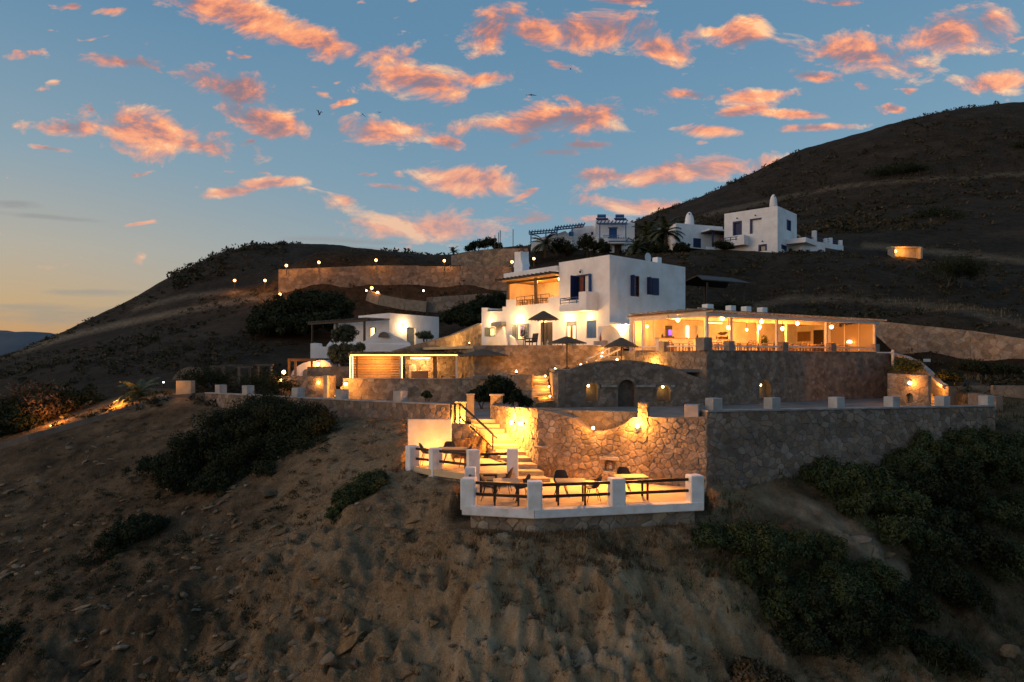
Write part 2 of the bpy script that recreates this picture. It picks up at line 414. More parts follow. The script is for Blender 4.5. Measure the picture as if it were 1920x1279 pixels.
# ------------------------------------------------------------------ ground: one sheet through measured points
GP = [  # (photo x, photo y, metres away) of points where the ground is seen
 (1000,1004,20.5),(890,998,20.9),(1100,998,20.9),(1310,975,21.9),
 (960,1279,17.5),(600,1279,18.5),(300,1279,20),(0,1279,22),(-300,1300,25),(1300,1279,18),(1600,1279,19.5),(1920,1279,21),(2300,1279,24),
 (960,1130,19),(700,1100,20.6),(450,1100,22.8),(200,1100,25.5),(0,1100,28),(1200,1130,19.6),(1450,1150,20.6),(1700,1150,22.5),(1920,1150,24.5),
 (960,1450,15.8),(500,1480,16.5),(1400,1450,16.5),(0,1450,19),(1920,1450,18.5),
 (850,1010,21.6),(700,960,23.5),(550,950,27),(300,950,31),(100,950,34),(0,900,37),(-250,930,38),
 (740,900,25.8),(755,830,29.0),(650,805,32),(600,790,35),(500,765,40),(400,757,43),(300,800,39.5),(200,850,37.5),(100,870,37.5),
 (345,741,43.2),(260,758,42.8),(150,790,42),(55,818,41),(-150,880,40),
 (1330,905,24.6),(1420,892,25.8),(1500,882,26.8),(1620,885,28.5),(1750,850,30.8),(1865,830,32.5),(1960,815,34),
 (1500,980,23.8),(1650,1050,23.2),(1800,1000,26.5),(1920,1000,28.5),(1350,1000,22.3),(1440,930,25),(1650,960,26),(1780,900,29),
 (1920,752,41),(1800,706,48),(1920,712,48.5),(2100,715,45),(1700,694,52),
 (1500,575,76),(1660,606,64),(1800,625,60),(1920,640,56),(2200,660,52),
 (1300,505,85),(1450,482,94),(1600,520,85),(1800,560,76),(1920,590,70),(1700,598,70),(1400,560,80),
 (1360,472,101),(1500,476,101),(1580,476,103),(1280,470,108),(1680,478,108),(1800,484,108),(1920,495,104),
 (1650,440,122),(1200,414,260),(1300,379,255),(1400,334,250),(1500,282,245),(1600,254,240),(1700,224,235),(1800,204,232),(1920,191,230),(2120,180,230),(2500,200,230),
 (1700,330,180),(1900,330,172),(1500,375,190),(1800,400,140),(1920,420,128),(1600,415,150),(1350,425,160),(1250,436,160),
 (420,478,146),(455,466,149),(500,461,150),(560,459,152),(610,460,154),(660,464,157),(710,469,160),(760,475,163),(820,481,166),(880,486,170),(540,500,125),(600,494,125),(650,493,124),(700,496,125),(750,498,125),(800,500,126),(860,503,127),(600,482,140),(700,484,140),(790,490,142),(400,560,190),(500,545,195),(600,530,200),(700,528,200),(800,525,205),(900,520,205),(960,482,170),(1100,470,175),
 (380,500,140),(300,556,125),(210,610,115),(130,640,107),(60,664,101),(0,684,96),(-150,726,90),(-500,760,85),
 (300,640,80),(150,680,75),(400,600,95),(480,575,98),(550,600,88),(200,720,58),(100,740,55),(400,705,56),(500,690,62),(600,680,66),
 (650,576,103),(780,576,102.5),(650,570,107.4),(570,564,107.2),(740,570,107.4),(530,558,107.3),(650,500,110.5),(580,503,110),(740,499,110.5),(540,510,113),(840,584,104.5),(880,576,103.9),(940,572,103.2),(870,506,109.5),(830,570,106),(900,503,115.6),(960,503,114.6),(1660,692,60.5),(1740,702,57),(1820,714,54.5),(1900,728,51),(1680,606,63.5),(1760,613,61),(850,585,94),(930,575,90),(870,505,118),(950,500,118),
 (480,535,118),(440,540,116),(1000,478,124),(1150,478,124),(1080,486,120),(900,470,140),(1100,500,100),(700,660,66),(800,662,66),
 (0,760,60),(50,790,52),(-200,800,55),
]
XY = []
for (px, py, Y) in GP:
    XY.append(((px-960)/F, math.log(Y), (HZ-py)/F))
# metres (x, y, z) under built places and behind ridges
for (x, y, z) in [(0,35,-3.4),(-8,40,-3.3),(8,36,-3.5),(-14,45,-3.2),(16,42,-3.6),(22,46,-3.3),(-8,51,-2.4),(0,49,-1.6),(6,47,-1.3),(2,56,.5),(-4,58,.3),
                  (14,50,-.3),(22,55,-.2),(12,60,2.2),(24,66,3.8),(32,60,1.0),(8,66,3.0),(-2,70,2.2),(-12,72,.9),(-8,78,2.2),
                  (70,340,40),(0,340,0),(-60,260,-15),(140,330,60),(200,310,70),(-120,210,-15),(-200,150,-25),(-20,280,0),(60,420,20),(-150,420,-50),(250,400,60),(0,690,-50),(300,690,0),(-400,690,-55),(300,200,80)]:
    XY.append((x/y, math.log(y), z/y))
XY = np.array(XY)
def _ker(r2): return np.where(r2 > 1e-12, .5*r2*np.log(np.maximum(r2, 1e-12)), 0)
_P = XY[:, :2]*np.array([1.0, .9])
_n = len(_P)
_K = _ker(((_P[:, None]-_P[None])**2).sum(-1))+np.eye(_n)*3e-4
_Q = np.hstack([np.ones((_n, 1)), _P])
_A = np.block([[_K, _Q], [_Q.T, np.zeros((3, 3))]])
_S = np.linalg.solve(_A, np.concatenate([XY[:, 2], np.zeros(3)]))
def base_h(x, y):
    x = np.asarray(x, float); y = np.maximum(np.asarray(y, float), 5)
    u = np.clip(x/y, -1.5, 1.5); q = np.stack([u, np.log(y)*.9], -1)
    out = np.empty(u.shape).ravel(); qf = q.reshape(-1, 2)
    for i in range(0, len(qf), 20000):
        c = qf[i:i+20000]
        k = _ker(((c[:, None]-_P[None])**2).sum(-1))
        out[i:i+20000] = k@_S[:_n]+_S[_n]+c@_S[_n+1:]
    return out.reshape(u.shape)*y
# flat places cut into the slope: (outline, level just under them)
def G2(*a): return [G(px, Y) for px, Y in a]
WA, WB, WC = (1.05, 27.0), (7.0, 24.5), (22.2, 31.4)
ROAD = [(-21.5,45.5),(-19.3,43),(-11,37),(-2.6,31.6),(-2.3,33),(-1.0,33),(1.05,27.2),(7.0,24.8),(22.2,31.6),(27.9,42.4),(27.6,47),(31.8,55.6),(29.9,55.5),(12.6,44.7),(1.4,42.6),(1.4,46),(-2.8,48.4),(-12.3,48.4),(-17,48.6)]
CLAMP = [(ROAD, -3.25),
         ([(-12.3,48.5),(-2.6,48.5),(-2.0,55),(-12.3,55)], -2.2),
         ([(1.3,42.6),(12.6,43.7),(9.3,51),(-2.4,50.5),(-2.8,46.0),(1.4,45.2)], -1.5),
         ([(-3.0,50.2),(7.2,49.9),(9.5,52.5),(15,61),(8,66),(-3.2,65.8),(-8.5,66),(-8,58)], .75),
         ([(12.6,43.7),(30.5,54.6),(27,62.5),(9.0,51)], .1),
         ([(-4.4,28.7),(-4.2,26.3),(-1.5,24.3),(.2,24.8),(-.4,29)], -4.45),
         ([(-2.1,20.9),(.7,20.2),(6.6,21.4),(7.0,24.6),(1.0,27),(-.2,26),(-1.8,24.6)], -5.28),
         ([(26.2,43.0), (27.8,42.4), (29.2,47.6), (27.2,47.6)], -3.3),
         ([(-2.4,33.2),(-.9,33.2),(1.5,25.7),(-.1,25.7)], -4.7)]
def inside(x, y, poly):
    r = np.zeros(x.shape, bool); n = len(poly)
    for i in range(n):
        x1, y1 = poly[i]; x2, y2 = poly[(i+1) % n]
        c = ((y1 > y) != (y2 > y)) & (x < (x2-x1)*(y-y1)/((y2-y1) if y2 != y1 else 1e-9)+x1)
        r ^= c
    return r
def fbm(x, y, s, oc=4, seed=0.0, ridged=False):
    out = np.empty(x.size); xf = x.ravel(); yf = y.ravel()
    for i in range(x.size):
        out[i] = mnoise.fractal((xf[i]*s+seed, yf[i]*s-seed, seed*.7), 1.0, 2.1, oc)
    return out.reshape(x.shape)
def ground_h(x, y):
    x = np.atleast_1d(np.asarray(x, float)); y = np.atleast_1d(np.asarray(y, float))
    h = base_h(x, y)
    shp = h.shape; h = h.ravel(); x0, y0 = x.ravel(), y.ravel()
    m = y0 < 40
    if m.any():
        a, b = x0[m], y0[m]; g = h[m]
        near = np.clip((40-b)/12, 0, 1)*np.clip((24.5-b)/2+.3, .35, 1)
        g = g+near*(.60*fbm(a, b, .42, 5, 3.1)+.34*fbm(a, b, 1.5, 6, 7.7)-.42*np.abs(fbm(a*1.0+b*.55, b*.30-a*.2, .62, 4, 21.3))+.10)
        q = 1.3*fbm(a, b, .5, 4, 51.0)+.25*a
        tt = g*2.1+q; fr = tt-np.floor(tt); st = (np.floor(tt)+np.clip((fr-.35)/.3, 0, 1)-q)/2.1
        g = g+(st-g)*np.clip(near, 0, 1)*np.clip(fbm(a, b, .33, 3, 61.0)*2+.55, 0, 1)*.6
        k = b < 27
        if k.any():
            c, d = a[k], b[k]; t = g[k]; t = t+.10*np.clip((27-d)/4, 0, 1)*fbm(c, d, 4.3, 4, 81.0)
            gul = np.clip((20.3-d)/1.2, 0, 1)*np.clip((9-np.abs(c-2.5))/3, 0, 1)
            t = t-gul*.75*np.abs(fbm(c+.25*d, d*.25, .8, 6, 31.7))+gul*.3*fbm(c, d, 2.3, 4, 71.0)
            g[k] = t
        h[m] = g
    m = y0 > 28
    if m.any():
        a, b = x0[m], y0[m]; h[m] = h[m]+(1-np.clip((40-b)/12, 0, 1))*fbm(a, b, .11, 5, 11.0)*np.clip((b-40)/60, 0.05, 1)*.5
    h = h.reshape(shp)
    for poly, z in CLAMP:
        h = np.where(inside(x, y, poly), np.minimum(h, z), h)
    return h
def gh(x, y): return float(ground_h(x, y)[0])

NU, NV = 540, 590
uu = np.linspace(-1.25, 1.25, NU)
ww = np.concatenate([np.linspace(math.log(9), math.log(50), 420), np.linspace(math.log(50), math.log(700), NV-419)[1:]])
UU, WW = np.meshgrid(uu, ww)
GY = np.exp(WW); GX = UU*GY
GZ = ground_h(GX, GY)
vv = np.stack([GX, GY, GZ], -1).reshape(-1, 3)
ii = (np.arange(NV-1)[:, None]*NU+np.arange(NU-1)[None]).ravel()
ff = np.stack([ii, ii+1, ii+NU+1, ii+NU], -1)
gme = bpy.data.meshes.new('ground')
gme.vertices.add(len(vv)); gme.vertices.foreach_set('co', vv.ravel())
gme.loops.add(ff.size); gme.loops.foreach_set('vertex_index', ff.ravel())
gme.polygons.add(len(ff)); gme.polygons.foreach_set('loop_start', np.arange(0, ff.size, 4)); gme.polygons.foreach_set('loop_total', np.full(len(ff), 4))
gme.update(calc_edges=True)
gme.polygons.foreach_set('use_smooth', np.ones(len(ff), bool))
# what grows where: scrub on the hills, bare sandy earth on the cut slope, dry grass along tracks
SX = GX/GY*F+960; SY = HZ-GZ/GY*F
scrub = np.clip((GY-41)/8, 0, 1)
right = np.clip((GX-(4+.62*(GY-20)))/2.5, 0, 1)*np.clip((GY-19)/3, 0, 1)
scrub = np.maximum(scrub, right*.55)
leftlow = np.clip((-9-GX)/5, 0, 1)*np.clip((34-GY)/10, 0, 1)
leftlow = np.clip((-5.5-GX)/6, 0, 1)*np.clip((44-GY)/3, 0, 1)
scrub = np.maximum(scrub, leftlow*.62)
def near_line(pts, wid):
    d = np.full(SX.shape, 1e9)
    for (a, b), (c, e) in zip(pts[:-1], pts[1:]):
        t = np.clip(((SX-a)*(c-a)+(SY-b)*(e-b))/((c-a)**2+(e-b)**2), 0, 1)
        d = np.minimum(d, np.hypot(SX-a-t*(c-a), SY-b-t*(e-b)))
    return np.clip(1-d/wid, 0, 1)
dry = near_line([(1230,440),(1330,402),(1450,375),(1560,352),(1700,338),(1920,326)], 12)*(GY > 110)*.75
dry = np.maximum(dry, near_line([(0,668),(150,625),(260,600),(400,572),(530,552),(640,545)], 14)*(GY > 70))
dry = np.maximum(dry, .8*near_line([(250,580),(350,555),(430,548),(520,555)], 13)*(GY > 70))
dry = np.maximum(dry, .7*near_line([(1350,590),(1480,560),(1600,560),(1800,580),(1920,610)], 22)*(GY > 58))
dry = np.maximum(dry, .8*near_line([(1620,460),(1740,470),(1920,490)], 16)*(GY > 90)*(GY < 125))
dry = np.maximum(dry, .9*near_line([(1440,930),(1530,965),(1620,1020),(1690,1080)], 34)*(GY < 35)*1.9)
dry = np.maximum(dry, .6*near_line([(1700,705),(1920,700)], 22)*(GY < 56)*(GY > 38))
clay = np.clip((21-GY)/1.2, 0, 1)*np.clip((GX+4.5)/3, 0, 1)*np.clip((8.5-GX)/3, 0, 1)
for nm, arr in (('scrub', scrub), ('dry', dry), ('clay', clay)):
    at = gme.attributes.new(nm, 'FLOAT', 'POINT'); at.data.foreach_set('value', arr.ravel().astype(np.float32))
ground = bpy.data.objects.new('ground', gme); COL.objects.link(ground); ground['kind'] = 'structure'

def ground_material():
    m = bpy.data.materials.new('ground_earth'); m.use_nodes = True
    t = m.node_tree; n = t.nodes; l = t.links.new; b = n['Principled BSDF']
    b.inputs['Roughness'].default_value = .97; b.inputs['Specular IOR Level'].default_value = .1
    geo = n.new('ShaderNodeNewGeometry')
    def nz(s, d=8, r=.62, st=None):
        x = n.new('ShaderNodeTexNoise'); x.inputs['Scale'].default_value = s; x.inputs['Detail'].default_value = d; x.inputs['Roughness'].default_value = r
        src = geo.outputs['Position']
        if st:
            mp = n.new('ShaderNodeMapping'); mp.inputs['Scale'].default_value = st; l(src, mp.inputs['Vector']); src = mp.outputs[0]
        l(src, x.inputs['Vector']); return x.outputs['Fac']
    def ramp(f, st):
        x = n.new('ShaderNodeValToRGB'); e = x.color_ramp.elements
        while len(e) < len(st): e.new(.5)
        for q, (p, c) in zip(e, st): q.position = p; q.color = (*c, 1)
        l(f, x.inputs[0]); return x.outputs[0]
    def mix(f, a, c):
        x = n.new('ShaderNodeMix'); x.data_type = 'RGBA'
        l(f, x.inputs[0]) if not isinstance(f, float) else setattr(x.inputs[0], 'default_value', f)
        l(a, x.inputs[6]); l(c, x.inputs[7]); return x.outputs[2]
    def math_(op, a, c, cl=True):
        x = n.new('ShaderNodeMath'); x.operation = op; x.use_clamp = cl
        for i, v in enumerate((a, c)):
            if isinstance(v, float): x.inputs[i].default_value = v
            else: l(v, x.inputs[i])
        return x.outputs[0]
    earth = ramp(nz(.33), [(.30, (.10, .050, .022)), (.43, (.27, .155, .07)), (.55, (.41, .26, .13)), (.70, (.52, .37, .22))])
    strat = ramp(nz(1.1, 8, .7, (1, 1, 2.2)), [(.36, (.06, .032, .015)), (.47, (.28, .165, .08)), (.64, (.54, .39, .235))])
    earth = mix(.48, earth, strat)
    peb = ramp(nz(6, 6, .75), [(.42, (.085, .05, .025)), (.52, (.30, .19, .10)), (.64, (.58, .43, .27))])
    earth = mix(.30, earth, peb)
    grit = ramp(nz(24, 4, .8), [(.38, (.07, .042, .022)), (.52, (.30, .20, .11)), (.66, (.62, .47, .31))])
    earth = mix(.28, earth, grit)
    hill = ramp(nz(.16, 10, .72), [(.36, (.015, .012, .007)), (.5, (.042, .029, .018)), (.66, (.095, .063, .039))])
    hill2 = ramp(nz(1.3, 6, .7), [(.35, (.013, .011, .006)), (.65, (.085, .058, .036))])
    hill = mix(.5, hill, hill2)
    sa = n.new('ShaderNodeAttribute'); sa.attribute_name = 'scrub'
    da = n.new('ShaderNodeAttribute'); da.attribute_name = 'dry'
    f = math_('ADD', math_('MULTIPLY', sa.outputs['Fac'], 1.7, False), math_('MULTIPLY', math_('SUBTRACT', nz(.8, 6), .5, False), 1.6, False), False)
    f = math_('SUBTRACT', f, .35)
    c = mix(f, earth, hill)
    straw = ramp(nz(1.1, 7, .7), [(.3, (.13, .09, .05)), (.55, (.33, .24, .15)), (.7, (.46, .36, .25))])
    g = math_('SUBTRACT', math_('MULTIPLY', da.outputs['Fac'], 1.25, False), math_('MULTIPLY', nz(1.6, 6, .7), .9, False))
    c = mix(g, c, straw)
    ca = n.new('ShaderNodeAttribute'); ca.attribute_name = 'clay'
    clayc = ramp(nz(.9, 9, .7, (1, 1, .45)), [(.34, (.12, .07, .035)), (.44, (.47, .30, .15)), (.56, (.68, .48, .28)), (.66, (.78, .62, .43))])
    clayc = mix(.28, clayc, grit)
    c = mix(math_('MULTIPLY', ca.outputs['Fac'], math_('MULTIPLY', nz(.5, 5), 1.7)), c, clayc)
    l(c, b.inputs['Base Color'])
    bp = n.new('ShaderNodeBump'); bp.inputs['Strength'].default_value = 1.0; bp.inputs['Distance'].default_value = .30
    hgt = math_('ADD', nz(3.2, 10, .72), math_('MULTIPLY', nz(11, 6, .7), .35, False), False)
    l(hgt, bp.inputs['Height']); l(bp.outputs[0], b.inputs['Normal'])
    return m
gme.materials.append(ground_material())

# sea far below and the land across it
mb = MB(); mb.prism([(9000*math.cos(2*math.pi*k/48), 9000*math.sin(2*math.pi*k/48)) for k in range(48)], -70, -62)
sea = obj('sea', mb, mat('dusk_sea', (.02, .035, .05), (.015, .028, .04), .01, .15, .3, .3)); sea['kind'] = 'structure'
rng = np.random.default_rng(5)
hx = np.linspace(-2600, -700, 90); hy = np.linspace(1400, 2000, 12)
mb = MB(); fsx = []
for j, y in enumerate(hy):
    prof = math.sin(math.pi*j/11)
    for i, x in enumerate(hx):
        env = np.clip((-880-x)/280, 0, 1)**.6
        top = 78+12*mnoise.fractal((x*.002, 3.3, 0), 1, 2, 4)+4*mnoise.fractal((x*.02, y*.02, 1), 1, 2, 3)
        mb.v.append((x, y, -64+(top+64)*env*prof))
for j in range(11):
    for i in range(89):
        a = j*90+i; mb.f.append((a, a+1, a+91, a+90))
hl = obj('hills', mb, mat('far_dusky_hillside', (.14, .145, .15), (.10, .105, .115), .01, 1.0), smooth=True); hl['kind'] = 'structure'

# paved levels
def slab(name, poly, z, m, th=.2):
    o = obj(name, MB().prism(poly, z-th, z), M[m]); o['kind'] = 'structure'; return o
slab('road', ROAD, -2.95, 'road', .25)
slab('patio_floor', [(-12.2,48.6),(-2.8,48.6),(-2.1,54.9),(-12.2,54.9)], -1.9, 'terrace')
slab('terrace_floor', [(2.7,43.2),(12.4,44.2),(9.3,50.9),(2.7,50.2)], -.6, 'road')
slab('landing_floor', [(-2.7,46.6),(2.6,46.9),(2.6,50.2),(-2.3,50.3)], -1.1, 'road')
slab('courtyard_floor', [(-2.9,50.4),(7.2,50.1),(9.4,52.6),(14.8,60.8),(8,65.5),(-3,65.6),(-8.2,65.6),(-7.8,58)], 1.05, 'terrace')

# ------------------------------------------------------------------ rubble masonry: every stone its own irregular block
def clip_half(poly, px, py, nx, ny):
    out = []; n = len(poly)
    for i in range(n):
        a = poly[i]; b = poly[(i+1) % n]
        da = (a[0]-px)*nx+(a[1]-py)*ny; db = (b[0]-px)*nx+(b[1]-py)*ny
        if da <= 0: out.append(a)
        if (da < 0 < db) or (db < 0 < da):
            t = da/(da-db); out.append((a[0]+(b[0]-a[0])*t, a[1]+(b[1]-a[1])*t))
    return out
def cells(L, H, sw, sh, rnd, jit=.44):
    nx, ny = max(1, round(L/sw)), max(1, round(H/sh))
    cw, chh = L/nx, H/ny
    P = {}
    for j in range(-1, ny+1):
        for i in range(-1, nx+2):
            P[i, j] = ((i+.5+(.5 if j % 2 else 0)+rnd.uniform(-jit, jit))*cw, (j+.5+rnd.uniform(-jit, jit))*chh)
    res = []
    asp = (chh/cw)**.5
    for k_ in [k_ for k_ in P if rnd.random() < .10]: del P[k_]
    for (i, j), (x, y) in P.items():
        poly = [(x-1.7*cw, y-1.7*chh), (x+1.7*cw, y-1.7*chh), (x+1.7*cw, y+1.7*chh), (x-1.7*cw, y+1.7*chh)]
        for dj in (-2, -1, 0, 1, 2):
            for di in (-2, -1, 0, 1, 2):
                q = P.get((i+di, j+dj))
                if q is None or (di == 0 and dj == 0): continue
                vx, vy = q[0]-x, q[1]-y
                # squarer courses: weigh the metric so that stones lie flat
                poly = clip_half(poly, x+vx/2, y+vy/2, vx*asp, vy/asp)
                if len(poly) < 3: break
            if len(poly) < 3: break
        if len(poly) < 3: continue
        for (a, b, c, d) in ((0, 0, -1, 0), (L, 0, 1, 0), (0, 0, 0, -1), (0, H, 0, 1)):
            poly = clip_half(poly, a, b, c, d)
            if len(poly) < 3: break
        if len(poly) < 3: continue
        res.append(poly)
    return res
def poly_area(p): return .5*abs(sum(p[i][0]*p[(i+1) % len(p)][1]-p[(i+1) % len(p)][0]*p[i][1] for i in range(len(p))))
def shrink(p, d):
    cx = sum(a for a, b in p)/len(p); cy = sum(b for a, b in p)/len(p)
    r = max(.02, math.sqrt(poly_area(p)/math.pi)); k = max(.3, 1-d/r)
    return [(cx+(a-cx)*k, cy+(b-cy)*k) for a, b in p]
def pt_in(p, poly):
    c = False; n = len(poly)
    for i in range(n):
        x1, y1 = poly[i]; x2, y2 = poly[(i+1) % n]
        if (y1 > p[1]) != (y2 > p[1]) and p[0] < (x2-x1)*(p[1]-y1)/(y2-y1)+x1: c = not c
    return c
def arch(c, z0, w, h, n=8):
    r = w/2
    return [(c-r, z0), (c+r, z0)]+[(c+r*math.cos(math.pi*k/n), z0+h-r+r*math.sin(math.pi*k/n)) for k in range(n+1)]

def stone_panel(th, P0, P1, zb0, zb1, top, thick=.45, size=(.42, .28), holes=(), seed=1, depth=.05, gap=.013, mbw=None, hd=.45, stones=True, minarea=.012, top_round=0.0):
    """one straight stretch of rubble wall; top = [(t, z)...]; returns the mortar body builder"""
    rnd = random.Random(seed)
    P0 = Vector((P0[0], P0[1], 0)); P1 = Vector((P1[0], P1[1], 0))
    L = (P1-P0).length; U = (P1-P0)/L; Nn = Vector((U.y, -U.x, 0)); V = Vector((0, 0, 1))
    mbw = mbw if mbw is not None else MB()
    def topz(u):
        t = u/L
        for (a, za), (b, zb) in zip(top[:-1], top[1:]):
            if t <= b: return za+(zb-za)*((t-a)/(b-a) if b > a else 1)
        return top[-1][1]
    def botz(u): return zb0+(zb1-zb0)*u/L
    outline = [(0, zb0), (L, zb1)]+[(t*L, z) for t, z in reversed(top)]
    mbw.face(P0, U, V, outline, holes, Nn, hd, back=True)
    k = len(outline); a = [P0+U*u+V*z for u, z in outline]; b = [p-Nn*thick for p in a]
    mbw.add(a+b, [(i, (i+1) % k, k+(i+1) % k, k+i) for i in range(k)])
    mbw.face(P0-Nn*thick, U, V, outline)
    if stones:
        zlo = min(zb0, zb1); zhi = max(z for t, z in top)
        for c in cells(L, zhi-zlo, size[0], size[1], rnd):
            c = [(u, z+zlo) for u, z in c]
            cu = sum(p[0] for p in c)/len(c); cz = sum(p[1] for p in c)/len(c)
            if cz > topz(cu)-.02 or cz < botz(cu)-.1: continue
            c = [(u, min(z, topz(u))) for u, z in c]
            skip = False
            for h in holes:
                if pt_in((cu, cz), h) or sum(pt_in(p, h) for p in c) >= 2: skip = True
                elif any(pt_in(p, h) for p in c):
                    c = [p for p in c if not pt_in(p, h)]
            if skip or len(c) < 3 or poly_area(c) < minarea: continue
            d = depth*rnd.uniform(.15, .75)
            p1 = shrink(c, gap*.45); p2 = shrink(c, gap*.45+.008); p3 = shrink(c, gap*.45+.038*rnd.uniform(.6, 1.5))
            tilt = (rnd.uniform(-.08, .08), rnd.uniform(-.08, .08))
            def q(p, dd): return P0+U*p[0]+V*p[1]+Nn*(dd+(p[0]-cu)*tilt[0]+(p[1]-cz)*tilt[1])
            n = len(p1)
            vs_ = [P0+U*p[0]+V*p[1]-Nn*.03 for p in p1]+[q(p, d*.65) for p in p2]+[q(p, d) for p in p3]
            fs_ = [(i, (i+1) % n, n+(i+1) % n, n+i) for i in range(n)]+[(n+i, n+(i+1) % n, 2*n+(i+1) % n, 2*n+i) for i in range(n)]+[tuple(range(2*n, 3*n))]
            cy = (P0+U*cu).y
            th.stones.append((poly_area(c)/cy**2, vs_, fs_))
    return mbw
def finish_stones(th, m='stone', limit=300):
    th.stones.sort(key=lambda s: -s[0])
    for a, v, f in th.stones[:limit]:
        b = MB(); b.add(v, f); th.part('stone', b, m)
    rest = th.stones[limit:]
    if rest:
        b = MB()
        for a, v, f in rest: b.add(v, f)
        th.part('small_stones', b, m, kind='stuff')
def coping(th, pts, w=.5, h=.07, m='coping', name='coping'):
    """cement cap along a wall head; pts = 3-D points along the outer edge"""
    b = MB()
    for p, q in zip(pts[:-1], pts[1:]):
        p = Vector(p); q = Vector(q); d = (q-p); d.z = 0; d.normalize(); n = Vector((-d.y, d.x, 0))
        o = n*(w/2-.06)
        b.bar(p+o+Vector((0,0,h/2)), q+o+Vector((0,0,h/2)), w, h)
    return th.part(name, b, m)
def block(th, c, sx, sy, z0, z1, rz=0, m='concrete', name='pillar', bevel=.02):
    b = MB(); cs, sn = math.cos(rz), math.sin(rz)
    b.box(-sx/2, sx/2, -sy/2, sy/2, z0, z1)
    b.v = [(c[0]+x*cs-y*sn, c[1]+x*sn+y*cs, z) for x, y, z in b.v]
    return th.part(name, b, m, bevel=bevel)
def wall_lamp(th, p, nrm, m='bulb', s=.09, power=40, color=WARM, off=.22, rad=.04, drop=0.0, name='wall_lamp'):
    """small bracket lamp fixed to a wall (world coordinates in, built in the thing's own frame)"""
    p = Vector(p); nrm = Vector(nrm).normalized()
    def loc(v):
        if th.world: return v
        d = v-Vector(th.loc); c, n = math.cos(-th.rz), math.sin(-th.rz)
        return Vector((d.x*c-d.y*n, d.x*n+d.y*c, d.z))
    b = MB(); q = p+nrm*s*1.1
    b.bar(loc(p), loc(q), s*.5, s*.5)
    b.lathe([(s*.9, s*.95), (s*.45, s*1.25)], loc(q), 8)
    lm = th.part(name, b, 'metal')
    b2 = MB(); b2.sphere(loc(q), s, 8, 6)
    th.part('bulb', b2, m, parent=lm)
    if power: light(p+nrm*off+Vector((0, 0, drop)), power, color, rad)

# ================================================================== the two white-posted dining terraces on the cliff edge
FZ, UZ = -4.6, -4.1
F1, F2, F3, B3 = (-1.55, 21.35), (.68, 20.8), (6.15, 21.95), (6.75, 24.55)
low_poly = [F1, F2, F3, B3, (1.05, 26.95), (.9, 27.2), (-.1, 26.0), (-1.55, 24.6)]
th = Thing('dining_terrace', 'front cliff-edge terrace with square white posts, dark rails and orange-lit floor', 'terrace', (2.2, 23, FZ), world=True)
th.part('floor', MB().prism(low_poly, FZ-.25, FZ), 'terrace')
def kerb(th, pts, z0, z1, w, m='kerbwhite', name='kerb'):
    b = MB()
    for p, q in zip(pts[:-1], pts[1:]):
        p = Vector((*p, 0)); q = Vector((*q, 0)); d = (q-p).normalized(); n = Vector((-d.y, d.x, 0))
        o = n*(w/2)
        e = d*.02
        vs_ = [p-n*.05, q-n*.05+e*0, q+n*w, p+n*w]
        b.prism([(v.x, v.y) for v in vs_], z0, z1)
    return th.part(name, b, m)
kerb(th, [F1, F2, F3], FZ-.22, FZ+.025, .30)
base = MB()
for i, (p, q) in enumerate(zip([(F1[0]+.25, F1[1]+.18), (F2[0], F2[1]+.12)], [(F2[0], F2[1]+.12), (F3[0]-.25, F3[1]+.1)])):
    stone_panel(th, p, q, -5.6, -5.6, [(0, FZ-.24), (1, FZ-.24)], .4, (.46, .24), seed=30+i, mbw=base, depth=.06)
stone_panel(th, (F1[0]+.25, 24.0), (F1[0]+.25, F1[1]+.2), -5.6, -5.6, [(0, FZ-.26), (1, FZ-.26)], .3, (.46, .24), seed=33, mbw=base)
th.part('base_wall', base, 'mortar')
def post(th, x, y, s, z0, z1, rz=0):
    return block(th, (x, y), s, s, z0, z1, rz, 'kerbwhite', 'post', .035)
PT = FZ+.88
LOWP = [(-1.36, 21.55, -.15), (.70, 21.02, 0), (3.30, 21.55, .2), (5.92, 22.12, .2)]
for (x, y, rz) in LOWP: post(th, x, y, .46, FZ-.1, PT, rz)
post(th, -1.40, 22.95, .36, FZ-.1, FZ+1.0)
def rail(th, a, b, z, name='rail', s=.075):
    th.part(name, MB().bar((a[0], a[1], z), (b[0], b[1], z), s, s*1.15), 'wood_dark')
for a, b in zip(LOWP[:-1], LOWP[1:]):
    for z in (FZ+.74, FZ+.38): rail(th, a, b, z)
for z in (FZ+.74, FZ+.38): rail(th, LOWP[0], (-1.40, 22.95), z)
finish_stones(th)

up_poly = [(-4.05, 28.4), (-4.02, 26.45), (-2.98, 25.5), (-1.5, 24.45), (.1, 24.75), (-.45, 28.4)]
th = Thing('dining_terrace', 'small upper terrace beside the stair with white posts and a plain screen panel', 'terrace', (-2, 26.5, UZ), world=True)
th.part('floor', MB().prism(up_poly, UZ-.22, UZ), 'terrace')
UPP = [(-3.86, 26.45, .6), (-2.88, 25.72, .5), (-1.40, 24.66, .3), (.02, 24.98, 0)]
for (x, y, rz) in UPP: post(th, x, y, .42, UZ-.35 if x < -2 else FZ-.05, UZ+.78 if x < -2 else UZ+.86, rz)
for a, b in zip(UPP[:-1], UPP[1:]):
    for z in (UZ+.68, UZ+.30): rail(th, a, b, z)
base = MB()
for i, (p, q) in enumerate([((-3.85, 26.5), (-2.9, 25.68)), ((-2.9, 25.68), (-1.5, 24.62)), ((-1.5, 24.6), (.05, 24.9))]):
    stone_panel(th, p, q, -5.2, -5.2, [(0, UZ-.06), (1, UZ-.06)], .35, (.40, .26), seed=40+i, mbw=base, depth=.05)
th.part('base_wall', base, 'mortar')
b = MB(); b.box(-4.32, -2.52, 28.3, 28.42, UZ-.1, -2.46)
